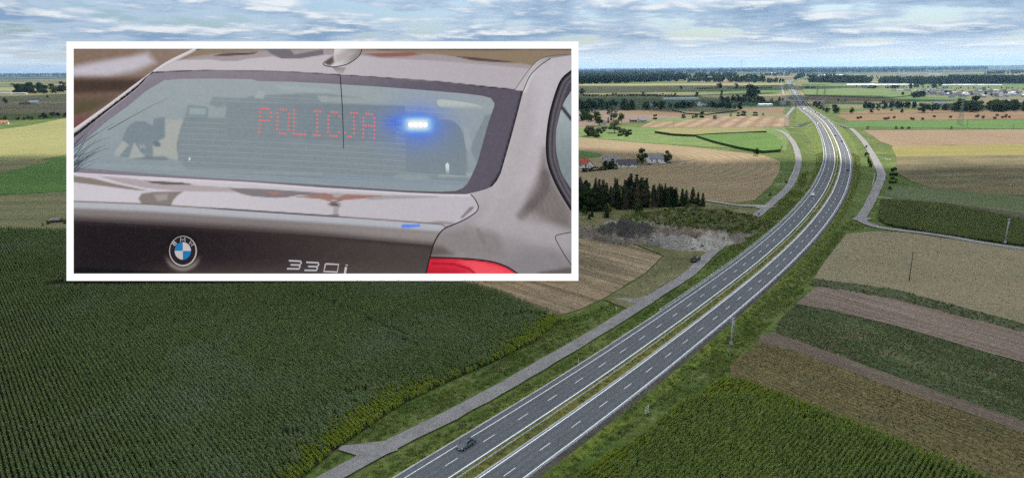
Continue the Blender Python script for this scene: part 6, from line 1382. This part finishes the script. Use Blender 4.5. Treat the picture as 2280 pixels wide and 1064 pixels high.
for x in (-1.9, 1.9):
    for y in (-1.0, 1.0): MB().loft([[Vector((x + r_*math.cos(a), y + dy, .45 + r_*math.sin(a))) for a in [2*PI*k/14 for k in range(14)]] for dy, r_ in ((-.15, .42), (.15, .42))]).build('wheel', RUB, tr)
MB().bar((3, 0, .8), (4.4, 0, .6), .06, 6).build('drawbar', M_TR, tr)
sg = empty('field_gate', G(1440, 922), .9); tag(sg, 'small grey metal gate frame on the right verge', 'gate'); MB().bar((-.9, 0, 0), (-.9, 0, 2.1), .05, 6).build('post', M_ZINC, sg); MB().bar((.9, 0, 0), (.9, 0, 2.1), .05, 6).build('post', M_ZINC, sg)
for z in (.5, 1.0, 1.5, 2.05): MB().bar((-.9, 0, z), (.9, 0, z), .035, 6).build('rail', M_ZINC, sg)
def railing(pts, label, h=1.1):
    P = [G(*p, .4) for p in pts]; root = empty('railing', P[0]); tag(root, label, 'railing'); 
    for a, c in zip(P[:-1], P[1:]):
        for z in (.55, 1.1): bparent(MB().bar(a + Vector((0, 0, z)), c + Vector((0, 0, z)), .06, 5).build('rail', M_ZINC, root), root)
    for a in P: bparent(MB().bar(a, a + Vector((0, 0, 1.15)), .06, 5).build('post', M_ZINC, root), root)
railing([(1754,407),(1760,397),(1765,388),(1769,380)], 'grey railing beside the bend of the gravel road'); railing([(1725,412.5),(1735,412.5),(1748,411)], 'short low railing across the ditch by the stubble'); railing([(1964,384),(1971,390),(1969,398),(1963,404),(1961,413)], 'white railing round the lay-by of the service road'); railing([(1942,415),(1946,400),(1947,388)], 'grey railing on the motorway side of the service road')
railing([(1960,356),(1970,356),(1984,358)], 'low rail beside the ditch right of the road'); railing([(1950,441),(1965,443),(1984,445)], 'low white rail at the corner of the olive maize')
# ------------------------------------------------------------------ spoil heap below the conifers
def heap():
    mounds = [(1395,527,17,3.6),(1365,522,14,2.6),(1430,521,15,3.4),(1460,527,14,3.0),(1490,536,14,3.8),(1540,533,16,4.4),(1520,545,13,3.2),(1590,530,14,3.6),(1560,548,10,2.2),(1480,500,24,4.2),(1540,495,26,4.6),(1590,500,22,4.0),(1640,498,18,2.8),(1620,515,14,3.0),(1420,505,18,2.6),(1320,523,12,1.6)]
    c = [(G(x, y), r, h) for x, y, r, h in mounds]
    for _ in range(130):
        c.append((G(rng.uniform(1310, 1640), rng.uniform(492, 552)), rng.uniform(2.5, 6), rng.uniform(1.0, 2.6)))
    xs_ = np.arange(min(p.x - r*2 for p, r, h in c), max(p.x + r*2 for p, r, h in c), 0.85); ys_ = np.arange(min(p.y - r*2 for p, r, h in c), max(p.y + r*2 for p, r, h in c), 0.85)
    X, Y = np.meshgrid(xs_, ys_); Z = np.zeros_like(X)
    for p, r, h in c:
        d = np.hypot(X - p.x, Y - p.y) / r; Z = np.maximum(Z, h * np.clip(1 - d, 0, 1) ** .8 * 1.35) if r > 7 else Z + h * .8 * np.clip(1 - d, 0, 1) * (Z > .15)
    nz = rng.normal(0, 1, X.shape); 
    for _ in range(2): nz = (nz + np.roll(nz, 1, 0) + np.roll(nz, 1, 1) + np.roll(nz, -1, 0) + np.roll(nz, -1, 1)) / 5
    Z = Z + nz * np.minimum(Z, 1) * 2.2 + .04 * (Z > .01) - .25 * (Z <= .01); ny, nx = X.shape
    V = np.c_[X.ravel(), Y.ravel(), Z.ravel()]; F = []
    Zc = np.maximum(np.maximum(Z[:-1, :-1], Z[1:, 1:]), np.maximum(Z[1:, :-1], Z[:-1, 1:]))
    for j, i in zip(*np.where(Zc > .02)): F.append((j*nx+i, j*nx+i+1, (j+1)*nx+i+1, (j+1)*nx+i))
    me = bpy.data.meshes.new('spoil_heap'); me.from_pydata(V.tolist(), [], F); me.update(); me.shade_smooth()
    # weeds cover the back of the heap, bare soil in front; a dark and a pale load of soil
    uv = np.array([project(v) for v in V]); veg = sm(uv[:, 1] - np.interp(uv[:, 0], [1300, 1400, 1480, 1560, 1640], [480, 489, 501, 509, 520]), 6, -6); veg = np.clip(veg + rng.normal(0, .25, len(V)), 0, 1)
    C = np.tile([.165, .138, .115], (len(V), 1)) * (1 + .5 * nz.ravel()[:, None])  # hollows between clods darker, crevice shade put into the soil colour
    for p, r, h in c:
        if r > 7:
            k_ = rng.uniform(.6, 1.35); d = np.hypot(V[:, 0] - p.x, V[:, 1] - p.y); f = (1 - sm(d, r*.45, r*.7))[:, None]; C = C * (1 - f) + C * k_ * np.array([1.04, .98, .95]) * f
    for (px_, py_, r, cc) in ((1395,525,17,(.05,.047,.046)),(1372,520,12,(.06,.055,.052)),(1425,505,9,(.30,.28,.25)),(1335,505,10,(.27,.25,.21)),(1470,515,9,(.25,.23,.20)),(1560,555,9,(.33,.31,.28)),(1600,545,8,(.30,.27,.24)),(1485,552,12,(.22,.205,.185))):
        p = G(px_, py_); d = np.hypot(V[:, 0] - p.x, V[:, 1] - p.y); f = (1 - sm(d, r*.6, r*1.1))[:, None]; C = C * (1 - f) + np.array(cc) * f
    g = np.array([.05, .068, .022]) * (1 + .9 * rng.uniform(-.5, .8, (len(V), 1))); br_ = np.array([.12, .105, .06]); sel = (rng.random(len(V)) < .3)[:, None]
    C = C * (1 - veg[:, None]) + np.where(sel, br_, g) * veg[:, None]
    at = me.color_attributes.new('col', 'FLOAT_COLOR', 'POINT'); at.data.foreach_set('color', np.c_[np.clip(C, 0.005, 1), np.ones(len(V))].astype(np.float32).ravel())
    M = bpy.data.materials.new('heap_soil'); M.use_nodes = True; t = M.node_tree; b = t.nodes['Principled BSDF']; a = nd(t, 'ShaderNodeVertexColor'); a.layer_name = 'col'; b.inputs['Roughness'].default_value = 1; b.inputs['Specular IOR Level'].default_value = .05
    gn = noise_n(t, wpos(t), 1.6, 5, .7); lk(t, mix_n(t, 1.0, a.outputs[0], ramp_n(t, gn, [(.3, .5), (.7, 1.5)]), 'MULTIPLY'), b.inputs['Base Color'])
    bp = nd(t, 'ShaderNodeBump', i_Strength=.8, i_Distance=.4); lk(t, gn, bp.inputs['Height']); lk(t, bp.outputs[0], b.inputs['Normal'])
    me.materials.append(M); o = link_mesh('spoil_heap', me); tag(o, 'grey and black spoil heap overgrown with weeds beside the gravel road', 'spoil heap')
    w_ = (veg > .6) & (Z.ravel() > .3) & (rng.random(len(V)) < .42); P = V[w_]; n = len(P)
    src = [tuft_mesh('weeds', M_GRASS_D, 22, 1.0, .8, .12), tuft_mesh('weeds', M_GRASS, 18, .9, .8, .10), tuft_mesh('weeds', M_GRASS_Y, 16, .9, .7, .08)]
    scatter('weeds', P, rng.uniform(0, 6, n), rng.uniform(.5, 1.3, n), src, 'tangled weeds growing over the spoil heap', rng.choice(3, n, p=[.4, .3, .3]))
heap()
for x, y, h in ((1478,470,9),(1500,468,10),(1525,467,9),(1545,470,8),(1580,478,9),(1605,486,10),(1560,485,8),(1630,500,9),(1640,510,10),(1500,500,8),(1480,486,8),(1610,468,7),(1655,476,6)): bush('mid' if h > 8 else 'dark', x, y + 4, h, 'leafy shrub growing on the weedy back of the spoil heap', 'shrubs on the spoil heap', z=2.0, width=1.2)
def rubble():
    src = []
    for k in range(3):
        bm = bmesh.new(); bmesh.ops.create_icosphere(bm, subdivisions=1, radius=.5)
        for v in bm.verts: v.co *= rng.uniform(.6, 1.25); v.co.z *= .7
        me = bpy.data.meshes.new('clod'); bm.to_mesh(me); bm.free(); me.materials.append([mat_plain('pale_clod', (.30, .265, .22), .95, var=.3, vscale=2), mat_plain('grey_clod', (.17, .15, .13), .95, var=.3, vscale=2), mat_plain('dark_clod', (.07, .062, .055), .95, var=.3, vscale=2)][k]); src.append(me)
    hp = bpy.data.objects['spoil_heap'].data; V = np.empty(len(hp.vertices) * 3, np.float32); hp.vertices.foreach_get('co', V); V = V.reshape(-1, 3)
    uv = np.array([project(v) for v in V]); lim = np.interp(uv[:, 0], [1300, 1400, 1480, 1560, 1640], [480, 489, 501, 509, 520]); ok = (uv[:, 1] > lim - 4) & (V[:, 2] > .05) & (rng.random(len(V)) < .10); P = V[ok]; u = uv[ok]
    dark = np.hypot(u[:, 0] - 1390, (u[:, 1] - 522) * 2.2) < 62; n = len(P); idx = np.where(dark, 2, rng.choice(2, n, p=[.4, .6])); print('rubble', n)
    scatter('rubble', P, rng.uniform(0, 6, n), rng.uniform(.25, 1.3, n) ** 1.5, src, 'loose clods and rubble on the bare side of the spoil heap', idx)
rubble()
FZ[0] += .007
field('heap_ground', mat_field('trampled_grass', (.115, .108, .046), (.17, .15, .078), 0, (.1, .1), (.07, .075, .03), .6, .05, .8, .8, .6), [(1200,470),(1290,468),(1450,462),(1570,452),(1650,462),(1690,468),(1680,486),(1560,585),(1470,640),(1400,690),(1345,668),(1440,610),(1478,571),(1400,540),(1330,515),(1200,520)], 'olive rough grass round the spoil heap')
field('soil_apron_field', mat_field('pale_soil', (.24, .21, .18), (.29, .26, .22), 0, (.1, .1), None, .4, .06, .6, 1.0, .5), [(1480,540),(1540,538),(1620,530),(1650,505),(1660,512),(1610,552),(1570,562),(1510,556)], 'pale bare soil apron between heap and road')

# ------------------------------------------------------------------ conifer grove
n0 = 0
for k in range(104):
    x = rng.uniform(1284, 1500); yb = rng.uniform(438, 473) - (x - 1290) * .03 if x < 1470 else rng.uniform(446, 462)
    h = min(rng.uniform(42, 54), yb - rng.uniform(394, 404)) if x < 1440 else min(rng.uniform(32, 46), yb - rng.uniform(404, 418))
    dry = rng.random() < .4
    if k % 4 == 3 and not dry:
        tree('dark', x, yb, h * .9, 'dark leafy tree mixed into the spruce grove', 'leafy trees mixed into the spruce grove', width=rng.uniform(.8, 1.1)); continue
    tree('dry' if dry else 'conifer', x, yb, h, 'brownish thin spruce inside the dense dark grove' if dry else 'dark spruce in the dense grove beside the billboard', 'dry spruces of the grove' if dry else 'spruces of the dense grove', width=rng.uniform(.85, 1.2))
for x, y, h in ((1470,463,34),(1487,462,42),(1503,461,44),(1518,460,40),(1527,460,38),(1541,459,42),(1553,459,32),(1564,461,32),(1440,463,30),(1427,470,24),(1350,486,34),(1312,489,16),(1318,484,22)):
    tree('conifer', x, y, h, 'separate dark spruce at the edge of the grove by the weeds', 'spruces along the grove edge')
for x, h in ((1403,60),(1416,58)): tree('conifer', x, 446, h, 'tall spruce whose top stands above the grove', 'two spruces towering over the grove')
for x, y, h, k in ((1355,478,26,'yellow'),(1420,474,20,'mid'),(1300,480,22,'mid')): tree(k, x, y, h, 'small light green tree at the near edge of the spruce grove', 'light green trees by the spruce grove')

# ------------------------------------------------------------------ lone trees and bushes
tree('dark', 1429, 366, 34, 'tall dark tree between the low house and white house', width=.9); tree('dark', 1485, 362, 26, 'round dark tree right of the white house', width=1.2)
tree('dark', 1683, 346, 17, 'lone dark tree in the curving stubble field', width=1.1)
tree('pale', 1366, 270, 33, 'silvery willow above the white gabled cottage', width=1.0); tree('pale', 1320, 303, 22, 'pale willow bush in the green meadow', width=1.5); tree('pale', 1368, 296, 28, 'pale broad willow beside the bush hollow', width=1.4); tree('yellow', 1384, 276, 23, 'yellow green round tree left of the grey house', width=1.1); tree('mid', 1328, 268, 22, 'leafy tree left of the silver willow', width=1.1); tree('mid', 1335, 280, 20, 'leafy tree over the cottage roof', width=1.1); tree('dark', 1306, 264, 30, 'dark slim tree at the billboard edge'); tree('conifer', 1361, 268, 14, 'small dark spruce before the silver willow'); tree('conifer', 1354, 275, 14, 'small dark spruce beside the cottage')
for x, y, h in ((1311,303,20),(1333,305,18),(1387,300,16),(1345,292,12)): bush('pale', x, y, h, 'pale willow bush in the meadow hollow', 'willow bushes of the meadow hollow', width=1.1)
for x, y, h in ((1380,303,10),(1395,304,9),(1400,300,12)): bush('dark', x, y, h, 'dark low bush beside the meadow hollow', 'dark bushes of the meadow hollow')
for x, y, h, l in ((1459,266,10,'round dark bush on the brown field edge'),(1521,263,9,'dark bush left of the weedy strip'),(1543,263,6,'small bush in the hedge row by the green strip'),(1550,262,8,'small upright bush in the hedge row by the green strip'),(1563,262,12,'leafy bush in the hedge row by the green strip'),(1591,265,8,'single bush at the corner of the lined stubble'),(1627,259,6,'small bush on the weedy strip'),(1644,259,8,'bush beside the largest weedy strip bush'),(1656,258,11,'largest bush on the weedy strip'),(1680,258,8,'bush pair member on the weedy strip'),(1684,258,7,'bush right of the pair on the weedy strip'),(1699,257,5,'tiny bush near the grey lane')): bush('dark', x, y, h, l, width=1.0)
for x, y, h, l, w_ in ((1601,199,15,'dark tree at the end of a hedge in the olive field',1.2),(1639,198,12,'rounded dark tree on the hedge right of it',1.2),(1606,212,11,'small dark tree below the green strip field',.9),(1670,222,32,'tall dark poplar clump left of the far motorway',1.1),(1680,220,26,'broad dark crown beside the tall poplar clump',1.1)): tree('dark', x, y, h, l, width=w_)
tree('yellow', 1664, 222, 20, 'yellow green tree before the poplar clump', width=1.0); tree('yellow', 1550, 217, 12, 'broad yellow green tree above the greenhouse', width=1.4)
for x0, x1, y0, y1 in ((1553,1600,199,198),(1622,1665,198,198),(1690,1722,198,197)):
    for x in np.arange(x0, x1, 5.5): bush('dark', x, y0 + (y1 - y0) * (x - x0) / (x1 - x0), 3.6, 'low dark hedge bush in the far olive field', 'hedge bushes of the far olive field', width=1.3)
tree('dark', 1296, 211, 13, 'dark tree at the billboard edge in the olive field', width=1.2); tree('dark', 1433, 212, 8, 'lone dark tree in the middle of the olive meadow', width=1.6); tree('dark', 1516, 199, 7, 'round bush-like tree in the olive field', width=1.5); tree('dark', 1503, 215, 8, 'narrow dark tree left of the greenhouse', width=1.0)
for x in np.arange(1300, 1510, 6.5): bush('dark', x, 214.5 + rng.normal(0, .6), rng.uniform(3, 5.5), 'dark hedge bush along the dull olive meadow', 'hedge bushes of the dull meadow', width=1.4)
# farm trees left of the motorway
def grove(n, x0, x1, y0, y1, h0, h1, kinds, label, group, w=(.9, 1.4)):
    for k in range(n):
        x = rng.uniform(x0, x1); y = y0 + (y1 - y0) * (x - x0) / (x1 - x0) + rng.normal(0, 1.2)
        tree(kinds[rng.integers(len(kinds))], x, y, rng.uniform(h0, h1), label, group, width=rng.uniform(*w))
grove(26, 1285, 1412, 243, 244, 15, 22, ['dark', 'dark', 'mid'], 'dense dark tree of the farm wood above the brown field', 'farm wood above the brown field')
grove(19, 1425, 1525, 244, 240, 11, 17, ['dark', 'mid', 'mid'], 'tree round the grey farm barn', 'trees round the grey barn')
grove(16, 1500, 1545, 240, 238, 9, 13, ['mid', 'dark'], 'tree below the long greenhouse', 'trees below the greenhouse')
grove(17, 1570, 1650, 240, 243, 8, 15, ['dark'], 'dark tree round the low farm shed', 'trees round the farm shed')
grove(20, 1605, 1700, 226, 229, 10, 17, ['dark', 'dark', 'mid'], 'dark tree in the belt under the poplar clump', 'belt under the poplar clump'); grove(12, 1692, 1745, 229, 227, 6, 11, ['dark'], 'small dark tree in the row towards the overpass', 'row towards the overpass', (.7, 1.1))
grove(8, 1295, 1330, 268, 272, 14, 24, ['dark', 'mid'], 'dark garden tree beside the billboard edge', 'garden trees beside the billboard')
for x in np.arange(1300, 1372, 7): bush('dark', x, 384 - (x - 1290) * .09, rng.uniform(7, 10), 'clipped dark hedge bush along the pale lane', 'hedge bushes along the pale lane', width=1.3)
grove(6, 1345, 1372, 374, 372, 12, 19, ['dark'], 'dark garden tree between red roof and low house', 'garden trees between the houses', (1.0, 1.3)); grove(4, 1405, 1425, 370, 368, 9, 14, ['dark', 'mid'], 'small garden tree beside the low white house', 'small trees by the low house')
# right side
for x, y, h, l, w_ in ((1842,252,13,'dark bush-like tree right of the underpass embankment',1.2),(1859,252,18,'large round dark tree beside the motorway embankment',1.5),(1896,252,12,'round dark tree at the end of the bale field',1.4),(1941,251,9,'spreading tree on the edge of the bale field',1.6),(2052,251,22,'round tree with bare trunk standing in the bale field',1.2),(2008,251,9,'small round tree above the bale field',1.3)): tree('mid' if 'bare' in l else 'dark', x, y, h, l, width=w_)
for x, y, h in ((1814,236,9),(1820,240,9),(1827,243,8),(1833,246,7),(1822,234,7)): bush('mid', x, y, h, 'leafy bush on the slope below the overpass', 'bushes below the overpass', width=1.1)
grove(32, 1920, 2045, 241, 240, 10, 16, ['dark', 'dark', 'conifer'], 'dark tree round the white farmhouse on the right', 'trees round the right farmhouse', (.8, 1.2))
grove(30, 2120, 2285, 249, 246, 18, 27, ['dark', 'dark', 'mid'], 'dense dark tree of the wood right of the pylon', 'wood right of the pylon', (.9, 1.4)); grove(14, 2050, 2120, 244, 246, 9, 15, ['mid', 'dark'], 'tree round the long pale farm building', 'trees round the long farm building')
tree('dark', 2168, 246, 31, 'tallest tree of the wood, behind the lattice pylon', width=1.2); tree('mid', 2134, 236, 16, 'feathery pale green tree above the farm roofs', width=.9)
grove(24, 2060, 2280, 208, 214, 5, 8, ['dark', 'mid'], 'garden tree among the far village roofs', 'village garden trees', (1.0, 1.6)); grove(10, 2030, 2060, 216, 216, 9, 13, ['dark', 'mid'], 'dark tree at the village entrance', 'trees at the village entrance', (.9, 1.2)); tree('dark', 2010, 213, 9, 'pointed dark tree in the yellow green field')
grove(14, 1920, 2000, 197, 197, 5, 8, ['dark'], 'dark tree beside the far white roofs', 'trees beside the far white roofs', (1.2, 1.8)); grove(9, 2020, 2110, 195, 196, 7, 12, ['dark', 'mid'], 'tall dark tree behind the village', 'trees behind the village', (1.0, 1.4))
for x, y, h in ((1795,197,4),(1800,197,5),(1807,197,4),(1813,197,4.5)): bush('dark', x, y, h, 'small dark bush in the light green far field', 'bushes in the light green far field', width=1.3)
for x, y, h in ((1867,227,7),(1881,228,6)): tree('mid', x, y, h, 'small tree on the overpass ramp', 'small trees on the overpass ramp', width=1.1)
for x, y, h in ((1931,348,9),(1933,357,7),(1937,366,10),(1938,372,9),(1928,330,6)): bush('mid', x, y, h, 'leafy bush between motorway and service road', 'bushes between motorway and service road', width=.9)
for x, y, h, l in ((1989,391,16,'large dark bush right of the lay-by'),(1986,408,13,'dark bush below the large one'),(1995,407,8,'low dark bush at the ditch end'),(1980,424,9,'thin weedy bush by the olive maize')): bush('dark' if 'dark' in l else 'mid', x, y, h, l)
for x, y, h in ((1714,436,6),(1690,481,6),(1750,408,5)): bush('dark', x, y, h, 'small dark bush on the edge of the gravel road', 'small bushes on the gravel road edge')
for x, y in ((1932,287),(1995,287),(2008,287),(2023,287),(2118,287)): bush('dark', x, y, 5, 'tiny dark bush on the track below the bright green field', 'bushes on the field track', width=1.2)
# left edge of the picture
grove(18, 32, 150, 207, 206, 14, 24, ['dark'], 'dark tree of the far wood at the left edge', 'far wood at the left edge', (1.0, 1.5)); grove(16, 0, 150, 272, 258, 6, 11, ['mid', 'dark', 'yellow'], 'bushy tree in the hollow at the left edge', 'bushy trees in the left hollow', (1.2, 1.8)); tree('dark', 12, 230, 11, 'round dark tree left of the far barns', width=1.3); tree('dark', 106, 218, 6, 'small tree right of the pale barn', width=1.4)
for x, y, h in ((115,493,9),(108,499,8),(135,495,8),(146,498,10),(95,503,6)): bush('dark', x, y, h, 'dark bush round the reddish field hut', 'bushes round the field hut')

# ------------------------------------------------------------------ far woods that read as one mass
def far_wood(name, strips, kind, label, dens=1.0):
    pts = []; sc_ = []
    for (x0, y0, x1, y1, dep, hpx, n) in strips:
        for k in range(int(n * dens)):
            t = rng.random(); x = x0 + (x1 - x0) * t; y = y0 + (y1 - y0) * t - rng.random() * dep
            p = G(x, y); pts.append(tuple(p)); sc_.append(min(34, hpx * rng.uniform(.7, 1.15) / px_per_m(p)))
    n = len(pts); src = [crown_broad('far_' + kind, {'dark': L_DRK, 'mid': L_MID, 'pine': L_PIN}[kind], 170, .40, .02, 7, .085) for _ in range(3)]; print(name, n)
    scatter(name, np.array(pts), rng.uniform(0, 6, n), np.array(sc_), src, label)
far_wood('forest', [(1100,192,1300,188,6,14,260),(1288,188,1400,185,7,14,300),(1390,185,1525,181,6,13,300)], 'pine', 'long dark forest belt left of the motorway')
far_wood('treeline', [(1285,176,1420,174,8,9,190),(1400,177,1500,173,8,9,140),(1480,178,1640,176,8,9,150),(1590,184,1700,183,2,14,34),(1530,184,1600,183,3,9,50),(1640,185,1745,185,2,9,60),(1650,175,1760,170,5,6,60)], 'mid', 'broken belts of far trees left of the motorway')
far_wood('treeline', [(1798,184,1855,184,1.5,15,60),(1850,185,1890,185,1.5,18,60),(1893,185,1940,185,1.5,16,36),(1958,186,2020,186,1.5,14,44),(2020,188,2120,187,2,15,120),(2110,186,2290,187,2.5,20,330),(1780,172,1860,170,2,6,50),(1770,180,1790,172,1,14,16),(2190,167,2290,164,3,7,60),(1790,179,2280,178,6,5,130),(1900,196,2280,201,3,4.5,60)], 'mid', 'tall tree row across the plain right of the motorway')
far_wood('forest', [(-100,172,160,170,6,7,300),(160,168,1300,163,6,6,700)], 'dark', 'far blue wood behind the left fields', 1.0)
far_wood('forest', [(1280,166,1800,160,6,6,900),(1760,164,2060,160,8,7,800),(2050,159,2200,156,6,6,300),(1280,157,2290,149,3.0,6,1300),(-60,166,1280,157,2.2,6,900)], 'dark', 'far blue forest below the horizon')
# ------------------------------------------------------------------ broken cloud deck over the plain; its gaps let the sun reach the fields
def cloud_deck():
    base = 720.0; off = Vector((SUN_DIR.x, SUN_DIR.y)) / SUN_DIR.z * base
    blobs = []   # shadow footprint on the plain: centre, radii
    blobs += [((0, 150), (1500, 430)), ((-500, 330), (700, 230)), ((100, 390), (390, 228)), ((480, 300), (520, 200)), ((-80, -700), (2200, 700))]
    blobs += [((-700, 1500), (900, 330)), ((300, 1750), (560, 420)), ((-1500, 1900), (1200, 700)), ((1300, 1330), (420, 190)), ((-150, 2700), (1500, 500))]
    M = bpy.data.materials.new('cloud'); M.use_nodes = True; t = M.node_tree; t.nodes.clear(); out = nd(t, 'ShaderNodeOutputMaterial')
    d = nd(t, 'ShaderNodeBsdfDiffuse'); tr = nd(t, 'ShaderNodeBsdfTranslucent'); mx = nd(t, 'ShaderNodeMixShader'); d.inputs[0].default_value = (.8, .82, .85, 1); tr.inputs[0].default_value = (.86, .9, .96, 1); mx.inputs[0].default_value = .8
    lk(t, d.outputs[0], mx.inputs[1]); lk(t, tr.outputs[0], mx.inputs[2]); lk(t, mx.outputs[0], out.inputs[0])
    b = MB(); n, rr = 72, 9
    for (c, r) in blobs:
        ph = rng.uniform(0, 6.28, 6); am = rng.uniform(.05, .16, 6); fr = [2, 3, 5, 7, 11, 17]
        edge = [1 + sum(a * math.sin(f * th + p) for a, f, p in zip(am, fr, ph)) for th in [2*PI*k/n for k in range(n)]]
        vs = []
        for j in range(1, rr + 1):
            q = j / rr
            for k in range(n):
                th = 2*PI*k/n; e = 1 + (edge[k] - 1) * q
                vs.append((c[0] + off.x + r[0]*q*e*math.cos(th), c[1] + off.y + r[1]*q*e*math.sin(th), base + 25 * math.sin(5*th + 9*q) * q + rng.normal(0, 6) - 18 * (1 - q)))
        vs.append((c[0] + off.x, c[1] + off.y, base - 18)); fs = []
        for j in range(rr - 1):
            for k in range(n): fs.append((j*n+k, (j+1)*n+k, (j+1)*n+(k+1) % n, j*n+(k+1) % n))
        for k in range(n): fs.append((rr*n, k, (k+1) % n))
        b.add(vs, fs)
    o = b.build('clouds', M, None, True); tag(o, 'broken flat cloud deck above the fields', kind='stuff')
cloud_deck()
# ------------------------------------------------------------------ blue air over the plain
HZM = bpy.data.materials.new('haze_air'); HZM.use_nodes = True; t = HZM.node_tree; t.nodes.clear(); ho = nd(t, 'ShaderNodeOutputMaterial'); pvn = nd(t, 'ShaderNodeVolumePrincipled')
pvn.inputs['Color'].default_value = (.40, .68, 1.0, 1); pvn.inputs['Density'].default_value = 0.000034; pvn.inputs['Anisotropy'].default_value = 0.5
lk(t, pvn.outputs[0], ho.inputs['Volume'])
tag(MB().box(-30500, 30500, -3500, 27500, -2, 205).build('haze', HZM), 'pale blue haze over the far plain', kind='stuff')
